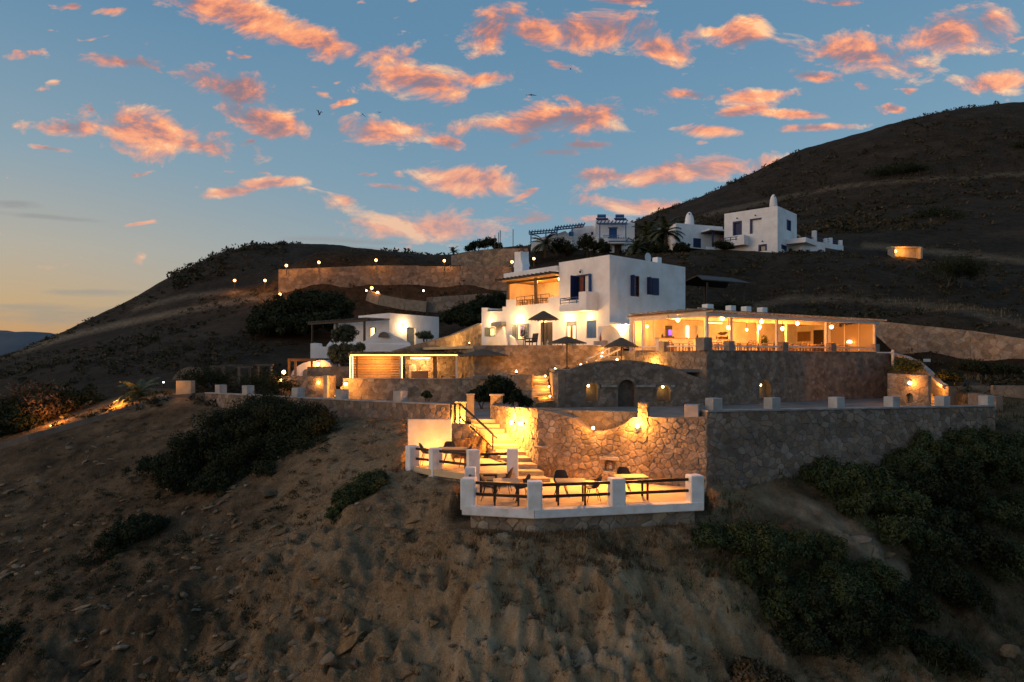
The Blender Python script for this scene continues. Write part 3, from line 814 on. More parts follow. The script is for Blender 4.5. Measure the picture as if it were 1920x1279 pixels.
th.part('screen_panel', b, 'plaster2', bevel=.015)
finish_stones(th)
L = Thing('floor_lamp', 'low floor light inside the small upper terrace, shining on its plain panel', 'lamp', (-3.2, 27.3, UZ))
L.part('housing', MB().lathe([(.09, 0), (.09, .1), (.05, .16)], (0,0,0), 10), 'metal'); L.part('bulb', MB().sphere((0,0,.2), .055, 8, 6), 'bulb')
light((-3.2, 27.25, UZ+.45), 20, WARM, .06)

# ------------------------------------------------------------------ stone stair down to the terraces
ST, SB = -2.8, FZ
sR0, sR1 = Vector((-1.03, 33, 0)), Vector((1.42, 25.75, 0))
sL0, sL1 = Vector((-2.2, 33, 0)), Vector((.12, 25.75, 0))
th = Thing('stone_stair', 'lit stone stair with dark handrail leading down to the white terraces', 'stair', (.3, 27, FZ), world=True)
nst = 11
for k in range(nst):
    t0, t1 = k/nst, (k+1)/nst+.012
    a, b_, c, d = sL0.lerp(sL1, t0), sR0.lerp(sR1, t0), sR0.lerp(sR1, t1), sL0.lerp(sL1, t1)
    z = ST-(ST-SB)*k/nst
    th.part('step', MB().prism([(p.x, p.y) for p in (a, b_, c, d)], z-.55, z-.002*k), 'step', bevel=.015)
sd = (sL1-sL0).normalized()
stp = []
for k in range(9):
    z = ST-(ST-SB)*(k/nst)+.06
    stp += [(k/9+.0001, z), ((k+1)/9, z)]
stp[0] = (0, stp[0][1])
mbw = stone_panel(th, (sL0.x-.06, sL0.y), (sL0.lerp(sL1, 9/nst).x-.06, sL0.lerp(sL1, 9/nst).y), -4.5, -4.7, stp, .12, (.36, .24), seed=50, depth=.05)
# front of the flight, seen beyond the upper terrace
stone_panel(th, (-2.62, 29.6), (-1.22, 29.3), -4.4, -4.4, [(0, -2.75), (.55, -2.8), (.56, -3.05), (.78, -3.1), (.79, -3.4), (1, -3.5)], .3, (.30, .22), seed=51, mbw=mbw, depth=.055)
th.part('side_wall', mbw, 'mortar')
hr = MB()
pts = [(-2.72, 30.2, -1.95), (-2.30, 30.1, -1.93), (-.62, 28.3, -3.23)]
for p, q in zip(pts[:-1], pts[1:]): hr.bar(p, q, .075, .06)
lo = [(-2.30, 30.1, -2.52), (-.80, 28.5, -3.62)]
hr.bar(lo[0], lo[1], .06, .05)
rl = th.part('handrail', hr, 'metal')
for (x, y, z0, z1) in ((-2.70, 30.2, -4.1, -1.95), (-2.30, 30.1, -4.1, -1.95), (-.80, 28.5, -4.4, -3.1)):
    th.part('rail_post', MB().bar((x, y, z0), (x, y, z1), .065, .065), 'metal')
finish_stones(th)
th = Thing('stone_pillar', 'lit stone pillar left of the stair head, topped with a pale cap', 'pillar', (-2.5, 31.6, -3.3), world=True)
b = stone_panel(th, (-2.58, 31.4), (-2.14, 31.4), -4.2, -4.2, [(0, -2.0), (1, -2.0)], .42, (.24, .2), seed=52)
th.part('core', b, 'mortar'); finish_stones(th)
th.part('cap', MB().box(-2.62, -2.10, 31.30, 31.86, -2.0, -1.92), 'coping')
wall_lamp(th, (-2.36, 31.33, -2.72), (0, -1, 0), 'bulb', .07, 40, WARM, .4)
th = Thing('gate_pillar', 'tall plain pillar behind the handrail at the stair head', 'pillar', (-2.05, 33.6, -3), world=True)
th.part('shaft', MB().box(-2.22, -1.86, 33.4, 33.8, -3.2, -1.72), 'step', bevel=.02)
th.part('cap', MB().box(-2.25, -1.83, 33.37, 33.83, -1.72, -1.66), 'coping')
th = Thing('gate_pillar', 'stone gate pillar right of the stair head, half in shade', 'pillar', (-.85, 33.3, -3), world=True)
b = stone_panel(th, (-1.04, 33.0), (-.45, 33.0), -3.0, -3.0, [(0, -1.72), (1, -1.72)], .5, (.26, .22), seed=53)
th.part('core', b, 'mortar'); finish_stones(th)
th.part('cap', MB().box(-1.1, -.38, 32.92, 33.55, -1.72, -1.66), 'coping')

# ------------------------------------------------------------------ lit wall behind the terrace
th = Thing('retaining_wall', 'brightly lit rubble wall rising behind the front terrace and beside its stair', 'wall', (3, 26.5, FZ), world=True)
dirAB = (WB[0]-WA[0], WB[1]-WA[1]); LAB = math.hypot(*dirAB)
topAB = []
for px, py in [(1010,767),(1046,775),(1075,784),(1090,797),(1104,807),(1128,809),(1150,804),(1172,794),(1186,783),(1210,782),(1260,783),(1330,781)]:
    t, z = on_plane(px, py, WA, dirAB); topAB.append((min(1, max(0, t)), z))
topAB[0] = (0, topAB[0][1]); topAB[-1] = (1, topAB[-1][1])
def hole_rect(px0, py0, px1, py1, P, d):
    L = math.hypot(*d)
    a, z1 = on_plane(px0, py0, P, d); b, z0 = on_plane(px1, py1, P, d)
    return [(a*L, z0), (b*L, z0), (b*L, z1), (a*L, z1)]
hs = [hole_rect(1134, 862, 1153, 882, WA, dirAB)]
mbw = stone_panel(th, WA, WB, -4.9, -4.9, topAB, .7, (.27, .185), holes=hs, seed=60, depth=.07, gap=.016)
# along the stair
t0 = on_plane(924, 760, (sR0.x+.05, sR0.y), (2.45, -7.25))
stone_panel(th, (-1.0, 33.0), (1.05, 27.0), -3.4, -4.7, [(0, -2.15), (.25, -2.15), (1, -1.93)], .5, (.30, .19), seed=61, mbw=mbw, depth=.065)
# the wall a metre behind the dip
stone_panel(th, (1.5, 27.9), (5.2, 26.6), -3.4, -3.4, [(0, -2.03), (1, -2.03)], .4, (.32, .2), seed=62, mbw=mbw, depth=.05)
th.part('core', mbw, 'mortar')
finish_stones(th, 'stone', 330-30)
lb = MB(); x0, z1 = hs[0][3]; x1 = hs[0][1][0]; z0 = hs[0][0][1]
def ab(u, z, o=0):
    U = Vector((dirAB[0]/LAB, dirAB[1]/LAB, 0)); n = Vector((U.y, -U.x, 0))
    return Vector((WA[0], WA[1], z))+U*u+n*o
lb.bar(ab(x0-.16, z1+.07, .06), ab(x1+.16, z1+.07, .06), .2, .11)
th.part('lintel', lb, 'coping')
th.part('niche_sill', MB().bar(ab(x0-.02, z0-.1, .06), ab(x1+.02, z0-.1, .06), .18, .12), 'coping')
th.part('ledge', MB().bar(ab(-.1, -3.42, .12), ab(.42, -3.42, .12), .3, .06), 'coping')
j = Thing('jug', 'small white jug standing in the square wall niche', 'jug', tuple(ab((x0+x1)/2, z0, -.12)))
j.part('body', MB().lathe([(.04, 0), (.085, .06), (.08, .14), (.045, .2), (.06, .24)], (0, 0, 0), 10), 'whiteglaze', smooth=True)
j.part('handle', MB().tube([(.06, 0, .2), (.12, 0, .17), (.12, 0, .1), (.08, 0, .07)], .012, 5), 'whiteglaze')
# lit pillar on the wall
th = Thing('stone_pillar', 'slim rubble pillar lit from below on top of the terrace wall', 'pillar', (4.8, 25.4, -2.2), world=True)
px0 = on_plane(1196, 760, WA, dirAB)[0]; px1 = on_plane(1214, 760, WA, dirAB)[0]
pA = (WA[0]+dirAB[0]*px0, WA[1]+dirAB[1]*px0-.02); pB = (WA[0]+dirAB[0]*px1, WA[1]+dirAB[1]*px1-.02)
b = stone_panel(th, pA, pB, -2.9, -2.9, [(0, -1.6), (1, -1.6)], .4, (.22, .17), seed=63, depth=.06)
th.part('core', b, 'mortar'); finish_stones(th)
# terrace lights on that wall
def terrace_lamp(px, py, o, power, label, s=.07, off=.3):
    t, z = on_plane(px, py, WA, dirAB)
    p = ab(t*LAB, z, .02); n = Vector((dirAB[1]/LAB, -dirAB[0]/LAB, 0))
    L = Thing('wall_light', label, 'lamp', tuple(p))
    L.part('bracket', MB().bar((0,0,0), n*o, .05, .05), 'metal')
    L.part('bulb', MB().sphere(n*(o+s), s, 8, 6), 'bulb')
    light(p+n*(o+s+off)+Vector((0,0,.12)), power, WARM, .06)
    spot(p+n*(o+s+.12)+Vector((0,0,-.05)), p+n*2.6+Vector((-.5,0,-2.5)), 105, 125, WARM, .5)
    return p
stw = Vector((1.05+1.0, 27.0-33.0, 0)); n_ = Vector((stw.y, -stw.x, 0)).normalized()
for px, py, lab in ((966, 792, 'left bulb of the twin light on the wall beside the stair'), (984, 794, 'right bulb of the twin light on the wall beside the stair')):
    t, z = on_plane(px, py, (-1.0, 33.0), (2.05, -6.0)); p = Vector((-1.0+2.05*t, 33-6*t, z))
    L = Thing('wall_light', lab, 'lamp', tuple(p))
    L.part('bracket', MB().bar((0,0,0), n_*.12, .05, .05), 'metal')
    L.part('bulb', MB().sphere(n_*.18, .085, 8, 6), 'bulb')
    light(p+n_*.6, 105, WARM, .07)
terrace_lamp(1114, 802, .05, 15, 'low light in the dip of the rubble wall above the terrace', .06, .16)
terrace_lamp(1197, 798, .08, 34, 'bright light below the slim rubble pillar', .08, .16)

# ------------------------------------------------------------------ long parapet to the right
th = Thing('parapet_wall', 'long grey rubble wall with square concrete blocks along its top, above the right-hand scrub', 'wall', (14, 28, -4.5), world=True)
dBC = (WC[0]-WB[0], WC[1]-WB[1]); LBC = math.hypot(*dBC)
mbw = stone_panel(th, WB, WC, -5.4, -4.8, [(0, -1.88), (.06, -1.88), (1, -2.15)], .5, (.34, .21), seed=70, depth=.05, gap=.015)
eC = (WC[0]+2.2, WC[1]+3.2)
stone_panel(th, WC, eC, -4.8, -4.6, [(0, -2.15), (1, -2.2)], .4, (.5, .32), seed=71, mbw=mbw)
th.part('core', mbw, 'mortar_dark')
finish_stones(th, 'stone_dark', 300)
coping(th, [(WB[0], WB[1], -1.87), (WC[0], WC[1], -2.14)], .42, .06)
angBC = math.atan2(dBC[1], dBC[0])
def bc(px, o=.22):
    t, z = on_plane(px, 770, WB, dBC); n = (-dBC[1]/LBC, dBC[0]/LBC)
    return (WB[0]+dBC[0]*t+n[0]*o, WB[1]+dBC[1]*t+n[1]*o), -1.88-.27*t
for px in (1346, 1456, 1577, 1681, 1776, 1858):
    c, z = bc(px); block(th, c, .44, .44, z-.02, z+.5, angBC)
b1 = WA[0]+dirAB[0]*.93, WA[1]+dirAB[1]*.93+.25
block(th, b1, .5, .45, -2.25, -1.62, math.atan2(dirAB[1], dirAB[0]))

# ------------------------------------------------------------------ left parapet
LP = [(-19.3, 43.0), (-11.0, 37.0), (-2.75, 31.5)]
th = Thing('parapet_wall', 'rubble wall left of the stair with square blocks along its cement top', 'wall', (-11, 37, -3.5), world=True)
mbw = MB()
stone_panel(th, LP[0], LP[1], -4.2, -4.6, [(0, -2.1), (1, -2.1)], .4, (.38, .24), seed=80, mbw=mbw, depth=.05)
stone_panel(th, LP[1], LP[2], -4.6, -4.6, [(0, -2.1), (1, -2.1)], .4, (.36, .23), seed=81, mbw=mbw, depth=.05)
th.part('core', mbw, 'mortar_dark'); finish_stones(th, 'stone_dark', 300)
coping(th, [(x, y, -2.1) for x, y in LP], .45, .06)
def on_poly(px, pts):
    for p, q in zip(pts[:-1], pts[1:]):
        t, z = on_plane(px, 700, p, (q[0]-p[0], q[1]-p[1]))
        if -.001 <= t <= 1.001: return (p[0]+(q[0]-p[0])*t, p[1]+(q[1]-p[1])*t), math.atan2(q[1]-p[1], q[0]-p[0])
    return pts[-1], 0
for px, h in ((408, .5), (459, .52), (553, .5), (635, .5), (745, .52)):
    c, a = on_poly(px, LP); block(th, (c[0]+.12, c[1]+.2), .52, .5, -2.1, -2.04+h, a)
th = Thing('roadside_kerb', 'low dark kerb wall running down the slope at far left', 'wall', (-28, 42, -4), world=True)
mbw = MB()
KP = [W(-40, 845, 40), W(55, 816, 40.3), W(200, 776, 41.6), W(310, 743, 42.6), W(385, 738, 43.1)]
for p, q in zip(KP[:-1], KP[1:]):
    mbw.bar(Vector(p)+Vector((0, .2, -.45)), Vector(q)+Vector((0, .2, -.45)), .3, 1.0)
th.part('core', mbw, 'mortar_dark')
c = W(348, 738, 43.6); block(th, (c[0], c[1]), .95, .6, -2.2, -1.32, 0, 'step')
light((c[0]-.8, c[1]-1.2, -1.3), 7, WARM, .05)

# ================================================================== terrace walls under the restaurant
KX, KY = 12.85, 45.0
KA = math.atan2(.52, .854)
NA, NB = G(1047, 42.5), G(1325, 43.7)
RB = (KX+(-1.1)*(-.52)+.854*20.3-.0, KY-1.1*.854+.52*20.3)     # right end of the restaurant terrace wall
dN = (NB[0]-NA[0], NB[1]-NA[1]); LN = math.hypot(*dN)
th = Thing('niche_wall', 'curved-top stone wall with two lit arched niches and a dark arch between them', 'wall', (7, 43, -3), world=True)
topN = []
for px, py in [(1047,697),(1062,695),(1076,690),(1092,684),(1112,680),(1132,677),(1152,675.5),(1180,675.5),(1205,678),(1230,681.5),(1255,687),(1280,696),(1300,705),(1325,713)]:
    t, z = on_plane(px, py, NA, dN); topN.append((min(1, max(0, t)), z))
topN[0] = (0, topN[0][1]); topN[-1] = (1, topN[-1][1])
def harch(px0, py0, px1, py1, P, d):
    L = math.hypot(*d); a, zt = on_plane(px0, py0, P, d); b, zb = on_plane(px1, py1, P, d)
    return arch((a+b)/2*L, zb, (b-a)*L, zt-zb)
hN = [harch(1099, 717, 1121, 753, NA, dN), harch(1159, 712, 1191, 768, NA, dN), harch(1231, 722, 1257, 753, NA, dN)]
mbw = stone_panel(th, NA, NB, -3.6, -3.6, topN, .5, (.34, .21), holes=hN, seed=90, depth=.05, hd=.42)
stone_panel(th, (NA[0]-.0, NA[1]+3.5), NA, -3.4, -3.4, [(0, -.75), (1, topN[0][1])], .4, (.42, .28), seed=91, mbw=mbw, depth=.04)
th.part('core', mbw, 'mortar_dark'); finish_stones(th, 'stone_dark', 300)
Un = Vector((dN[0]/LN, dN[1]/LN, 0)); Nn_ = Vector((Un.y, -Un.x, 0))
def nw(u, z, o=0): return Vector((NA[0], NA[1], z))+Un*u+Nn_*o
# thin lintel bands beside the middle arch, and arch rings
for pa, pb, py in ((1127, 1156, 724), (1192, 1228, 724), (1258, 1264, 724)):
    a, z = on_plane(pa, py, NA, dN); b, _ = on_plane(pb, py, NA, dN)
    th.part('stone_band', MB().bar(nw(a*LN, z, .05), nw(b*LN, z, .05), .2, .14), 'coping')
for h in hN:
    cs_ = h[2:]; ctr = (sum(p[0] for p in cs_)/len(cs_), cs_[0][1])
    for p, q in zip(cs_[:-1], cs_[1:]):
        b = MB(); e = lambda r, k: (ctr[0]+(r[0]-ctr[0])*k, ctr[1]+(r[1]-ctr[1])*k)
        ks = [e(p, 1.02), e(q, 1.02), e(q, 1.32), e(p, 1.32)]
        b.extr([nw(x, z, .0) for x, z in ks], Nn_*.085)
        th.part('arch_stone', b, 'stone_dark')
b = MB(); pp = hN[1]; uc = sum(p[0] for p in pp[:2])/2; b.extr([nw(u, z, -.36) for u, z in hN[1]], Nn_*.05)
th.part('arch_door', b, 'woodgrey')
def niche_lamp(th, h, P, U, Nv, side, power=9, x=None):
    u = (h[0][0]+h[1][0])/2+side*(h[1][0]-h[0][0])*.30; z = h[4][1]-.02 if x is None else x
    p = Vector((P[0], P[1], z))+U*u-Nv*.12
    b = MB().box(p.x-.09, p.x+.09, p.y-.07, p.y+.07, z+.06, z+.12)
    l_ = th.part('niche_lamp', b, 'metal')
    th.part('bulb', MB().sphere(p, .085, 8, 6), 'bulb', parent=l_)
    light(p-Vector((0,0,.22))+Nv*.02, power, (1.0, .55, .10), .05)
niche_lamp(th, hN[0], NA, Un, Nn_, -.95, .8, hN[0][4][1]-.1)
niche_lamp(th, hN[2], NA, Un, Nn_, 0, .6, hN[2][4][1]+.02)

th = Thing('restaurant_wall', 'tall grey stone wall under the restaurant with stone piers and white rails along its top', 'wall', (20, 49, -3), world=True)
C0 = (NB[0]+.01, NB[1]+.02); dR = (RB[0]-C0[0], RB[1]-C0[1]); LR = math.hypot(*dR)
hR = [harch(1424, 713, 1446, 746, C0, dR)]
mbw = stone_panel(th, C0, RB, -3.7, -3.7, [(0, .60), (1, .60)], .5, (.38, .24), holes=hR, seed=95, depth=.045, hd=.42)
CL_ = (KX-.52*7.6-.854*1.0, KY+.854*7.6-.52*1.0)
dL = (C0[0]-CL_[0], C0[1]-CL_[1]); LL = math.hypot(*dL)
stone_panel(th, CL_, C0, -1.5, -1.8, [(0, .58), (1, .60)], .5, (.36, .24), seed=96, mbw=mbw, depth=.045)
th.part('core', mbw, 'mortar_dark'); finish_stones(th, 'stone_dark', 300)
Ur = Vector((dR[0]/LR, dR[1]/LR, 0)); Nr = Vector((Ur.y, -Ur.x, 0))
niche_lamp(th, hR[0], C0, Ur, Nr, -.95, 1.0, hR[0][4][1]-.15)
coping(th, [(C0[0], C0[1], .60), (RB[0], RB[1], .60)], .5, .04)
aR = math.atan2(dR[1], dR[0]); aL = math.atan2(dL[1], dL[0])
piers = []
for px in (1372, 1473, 1563, 1645):
    t, z = on_plane(px, 650, C0, dR); n = (-Ur.y*.0+Nr.x*-.22, Nr.y*-.22)
    c = (C0[0]+dR[0]*t+n[0], C0[1]+dR[1]*t+n[1]); piers.append(c); block(th, c, .56, .5, .6, 1.25, aR, 'stone_dark', 'pier', .03)
c0p = (C0[0]-.1, C0[1]+.30); block(th, c0p, .75, .75, .6, 1.45, aR, 'stone_dark', 'pier', .03)
lp = []
for px in (1242, 1185):
    t, z = on_plane(px, 650, CL_, dL); c = (CL_[0]+dL[0]*t+.15, CL_[1]+dL[1]*t+.2); lp.append(c)
block(th, lp[0], .56, .5, .58, 1.28, aL, 'stone_dark', 'pier', .03)
seq = [lp[1], lp[0], c0p]+piers
for a, b in zip(seq[:-1], seq[1:]):
    for z, s in ((.93, .10),):
        th.part('rail', MB().bar((*a, z), (*b, z), .07, s), 'white_wood')
# lit curved wall behind the umbrellas
th = Thing('terrace_wall', 'yellow-lit plastered stone wall below the restaurant, behind the umbrella', 'wall', (8, 50, 0), world=True)
tp = []
wp = [G(1160, 50.2), G(1215, 49.0), G(1268, 47.2)]
mbw = MB()
stone_panel(th, wp[0], wp[1], -.9, -.9, [(0, .66), (1, .70)], .4, (.46, .3), seed=98, mbw=mbw, depth=.03)
stone_panel(th, wp[1], wp[2], -.9, -.9, [(0, .70), (1, .50)], .4, (.46, .3), seed=99, mbw=mbw, depth=.03)
th.part('core', mbw, 'mortar'); finish_stones(th)
light((wp[1][0]-.2, wp[1][1]-1.5, -.35), 45, (1, .45, .08), .06)

# ================================================================== restaurant pavilion
PV = Thing('restaurant_pavilion', 'open white restaurant pavilion with a slatted flat roof, brightly lit inside', 'restaurant', (KX, KY, .45), KA)
PW, PD, PH = 19.2, 7.2, 2.62
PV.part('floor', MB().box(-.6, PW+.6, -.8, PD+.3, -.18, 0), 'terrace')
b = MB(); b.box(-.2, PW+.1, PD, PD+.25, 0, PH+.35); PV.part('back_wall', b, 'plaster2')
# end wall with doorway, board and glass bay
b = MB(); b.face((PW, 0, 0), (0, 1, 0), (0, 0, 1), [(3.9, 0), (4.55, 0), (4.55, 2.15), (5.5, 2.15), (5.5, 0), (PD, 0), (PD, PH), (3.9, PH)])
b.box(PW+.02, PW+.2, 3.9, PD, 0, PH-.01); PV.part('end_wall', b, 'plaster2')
b = MB(); b.box(PW-.06, PW+.01, 4.55, 5.5, 0, 2.15); dr = PV.part('door', b, 'darkdoor')
PV.part('door_handle', MB().box(PW-.1, PW-.06, 4.66, 4.72, .95, 1.08), 'whitemetal', parent=dr)
mg = bpy.data.materials.new('smoky_glass'); mg.use_nodes = True
gb = mg.node_tree.nodes['Principled BSDF']; gb.inputs['Base Color'].default_value = (.55, .42, .28, 1); gb.inputs['Roughness'].default_value = .22
gb.inputs['Alpha'].default_value = .55; gb.inputs['Specular IOR Level'].default_value = .7
M['smoky'] = mg
for k in range(3):
    y0 = .12+k*1.27
    b = MB(); b.box(PW-.03, PW-.005, y0, y0+1.2, .08, PH-.12); pn = PV.part('glass_panel', b, 'smoky')
    f_ = MB(); f_.box(PW-.05, PW+.02, y0-.05, y0+.0, 0, PH-.05); f_.box(PW-.05, PW+.02, y0, y0+1.22, 0, .08); PV.part('frame', f_, 'white_wood', parent=pn)
# roof: deck, beams and projecting rafter ends
b = MB(); b.box(-.35, PW+.5, -.3, PD+.3, PH+.17, PH+.24); PV.part('roof_deck', b, 'wood')
for k in range(44):
    x = -.25+k*(PW+.6)/43
    PV.part('rafter', MB().box(x-.045, x+.045, -.75, PD-.05, PH+.05, PH+.165), 'wood_pale')
for y in (-.12, 3.4):
    PV.part('beam', MB().box(-.3, PW+.3, y-.07, y+.07, PH-.20, PH+.045), 'white_wood')
PV.part('beam', MB().box(-.19, -.05, -.045, PD-.1, PH-.19, PH+.04), 'white_wood')
PV.part('beam', MB().box(-.75, -.62, -.6, PD-.1, PH+.0, PH+.04), 'white_wood')
for k in range(8):
    y = -.3+k*(PD)/7.6
    PV.part('rafter', MB().box(-1.15, .3, y-.05, y+.05, PH+.245, PH+.33), 'wood_pale')
for x, y, s in ((0, 0, .16), (2.3, -.03, .13), (7.0, -.03, .15), (12.75, -.03, .17), (19.05, -.03, .17), (-.02, 7.0, .15), (0, 6.1, .2), (3.4, 3.4, .12), (9.2, 3.4, .14), (12.6, 3.4, .13), (-.02, 5.0, .07)):
    PV.part('post', MB().box(x-s/2, x+s/2, y-s/2, y+s/2, 0, PH-.205), 'white_wood', bevel=.01)
for px, w_ in ((1326, .62), (1369, .52), (1398, .52), (1428, .56)):
    t, _ = on_plane(px, 570, (KX-.52*1.6, KY+.854*1.6), (.854, .52))
    PV.part('parapet_block', MB().box(t-w_/2, t+w_/2, 1.3, 1.8, PH+.24, PH+.78), 'plaster', bevel=.02)
# bar counter and shelves
b = MB(); b.box(.5, 8.2, 5.0, 5.35, 0, 1.12); PV.part('bar_front', b, 'plaster2')
PV.part('counter_top', MB().box(.42, 8.3, 4.93, 5.5, 1.121, 1.17), 'wood_pale')
for z in (1.55, 1.9):
    PV.part('shelf', MB().box(3.2, 5.0, PD-.22, PD-.004, z, z+.04), 'white_wood')
b = MB(); b.extr([(6.6, PD-.2, 0), (9.0, PD-.2, 0), (8.5, PD-.2, .7), (7.8, PD-.2, 1.5), (7.35, PD-.2, 2.2), (6.6, PD-.2, 2.3)], (0, .19, 0)); PV.part('curved_chimney', b, 'plaster')
PV.part('light_column', MB().box(5.45, 5.62, PD-.16, PD-.03, 1.0, 2.25), 'led_panel')
PV.part('light_trough', MB().box(3.35, 4.85, 3.0, 3.14, PH-.42, PH-.34), 'led_panel')
def pv(x, y, z): return PV.w(x, y, z)
def atpv(px, py, yl):
    t, z = on_plane(px, py, (KX-.52*yl, KY+.854*yl), (.854, .52)); return t, z-.45
t_ = Thing('wall_screen', 'small screen glowing purple above the restaurant bar', 'screen', pv(2.25, 5.75, 1.17), KA)
t_.part('bezel', MB().box(-.30, .34, .06, .12, .14, .95), 'metal'); t_.part('display', MB().box(-.05, .30, .045, .058, .22, .66), 'screen'); t_.part('base', MB().box(-.5, .4, -.1, .25, 0, .14), 'wood_dark')
xb, zb = 9.6, 1.55
lp_ = Thing('wall_ornament', 'pair of dark leaf-shaped plaques on the white restaurant wall', 'wall decor', pv(xb, PD-.02, zb), KA)
for dz_, w_, sg in ((.14, .62, 1), (-.18, .66, -1)):
    o_ = [(-w_, 0), (-w_*.45, .16), (0, .13), (w_*.5, .2), (w_, .12*sg), (w_*.4, -.08), (-w_*.3, -.12)]
    lp_.part('plaque', MB().extr([(a, 0, dz_+c*sg) for a, c in o_], (0, -.04, 0)), 'rattan')
bd = Thing('wall_board', 'large brown framed board on the end wall of the restaurant', 'board', pv(PW-.03, 6.45, 1.25), KA)
bd.part('frame', MB().box(-.03, .028, -.66, .66, -.08, .82), 'wood_pale'); bd.part('panel', MB().box(-.045, -.031, -.6, .6, -.02, .76), mat('brown_pinboard', (.22, .14, .06), (.17, .10, .045), 3, .7))
# things standing on the bar
bottles = [(1.0, 'dark bottle at the left end of the bar', .30, 'darkdoor'), (1.4, 'short dark jar beside the screen on the bar', .16, 'wood_dark'), (3.5, 'flat wooden tray standing on the bar', .1, 'wood'), (4.6, 'green potted herb on the middle of the bar', .34, 'leaf'),
           (6.0, 'small green bowl on the bar under the bright column', .14, 'leaf'), (6.7, 'slim clear bottle towards the right end of the bar', .28, 'bluegrey'), (7.3, 'brown jug at the right part of the bar', .22, 'wood'), (7.9, 'dark vase at the right end of the bar', .30, 'metal')]
for x, lab, hgt, m_ in bottles:
    b = MB(); r = .09 if hgt < .2 else .07
    b.lathe([(r*.9, 0), (r, hgt*.3), (r*.9, hgt*.6), (r*.35, hgt*.78), (r*.4, hgt)], (0, 0, 0), 8)
    o_ = obj('bottle' if 'bottle' in lab else 'bar_vessel', b, M[m_]); o_.location = pv(x, 5.2, 1.17); tag(o_, lab, 'bottle' if 'bottle' in lab else 'vessel', 'things standing on the bar')

# pendant lamps
PEND = [(1271, 600, 3.0, 'pendant lamp nearest the bar, beside the bright strip'), (1354, 597, 1.6, 'high pendant globe just right of the corner post'), (1366, 614, 2.6, 'low pendant globe beside the second front post'),
        (1428, 603, 1.8, 'high pendant globe over the middle tables'), (1424, 613, 3.2, 'lower pendant globe over the middle tables'), (1495, 606, 2.0, 'pendant globe hanging in front of the brown board'),
        (1467, 616, 3.0, 'low pendant globe left of the brown board'), (1559, 613, 1.0, 'pendant globe in front of the glass end bay'), (1400, 618, 5.2, 'dim globe glowing by the back wall'), (1213, 612, 6.3, 'small globe by the bar entrance')]
for px, py, yl, lab in PEND:
    x, z = atpv(px, py, yl); r = .15 if yl < 5 else .11
    L = Thing('pendant_lamp', lab, 'lamp', pv(x, yl, z), KA, 'pendant lamps in the restaurant')
    L.part('globe', MB().sphere((0,0,0), r, 10, 7), 'bulb_soft', smooth=True)
    L.part('cord', MB().box(-.012, .012, -.012, .012, r, max(r+.05, PH-z+.04)), 'metal')
    L.part('cap', MB().lathe([(.05, r*.9), (.03, r+.08)], (0,0,0), 8), 'metal')
    light(pv(x, yl, z-r-.12), 40 if yl < 5 else 27, WARM2, .09)
x, z = atpv(1593, 647, 2.2)
L = Thing('table_lamp', 'shaded table lamp glowing on the last table by the glass bay', 'lamp', pv(x, 2.2, .75), KA)
L.part('shade', MB().lathe([(.24, .22), (.16, .42)], (0,0,0), 12), 'bulb_soft'); L.part('stem', MB().lathe([(.09, 0), (.02, .03), (.02, .24)], (0,0,0), 8), 'metal')
light(pv(x, 1.8, 1.0), 16, WARM2, .1)
cf = Thing('ceiling_fan', 'dark ceiling fan above the glass bay', 'fan', pv(17.3, 1.8, PH-.3), KA)
cf.part('motor', MB().lathe([(.05, -.08), (.12, -.04), (.12, .05), (.03, .1), (.03, .33)], (0,0,0), 10), 'metal')
for k in range(3):
    a = 2.1*k+.3; cf.part('blade', MB().bar((.12*math.cos(a), .12*math.sin(a), 0), (.75*math.cos(a), .75*math.sin(a), 0), .14, .015), 'wood_dark')

# furniture
def wood_chair(label, loc, rz, group):
    c = Thing('wooden_chair', label, 'chair', loc, rz, group)
    c.part('seat', MB().box(-.21, .21, -.2, .2, .43, .47), 'wood')
    for x in (-.18, .18):
        for y in (-.17, .17):
            c.part('leg', MB().box(x-.02, x+.02, y-.02, y+.02, 0, .43), 'wood')
    b = MB(); pts = [(-.19, -.19, .47), (-.2, -.23, .78), (-.13, -.25, .9), (0, -.26, .94), (.13, -.25, .9), (.2, -.23, .78), (.19, -.19, .47)]
    b.tube(pts, .02, 5)
    for z, w_ in ((.62, .19), (.76, .195)): b.bar((-w_, -.215, z), (w_, -.215, z), .02, .05)
    c.part('backrest', b, 'wood')
    return c
def wood_table(label, loc, rz, group, w_=1.1, d_=.75):
    c = Thing('dining_table', label, 'table', loc, rz, group)
    c.part('tabletop', MB().box(-w_/2, w_/2, -d_/2, d_/2, .72, .76), 'wood_pale')
    for x in (-w_/2+.06, w_/2-.06):
        for y in (-d_/2+.06, d_/2-.06): c.part('leg', MB().box(x-.03, x+.03, y-.03, y+.03, 0, .72), 'wood')
    return c
ch0 = tb0 = None
rows = {1.2: 'front-row', 3.7: 'back-row'}
nm = ['first', 'second', 'third', 'fourth', 'fifth', 'sixth', 'seventh']
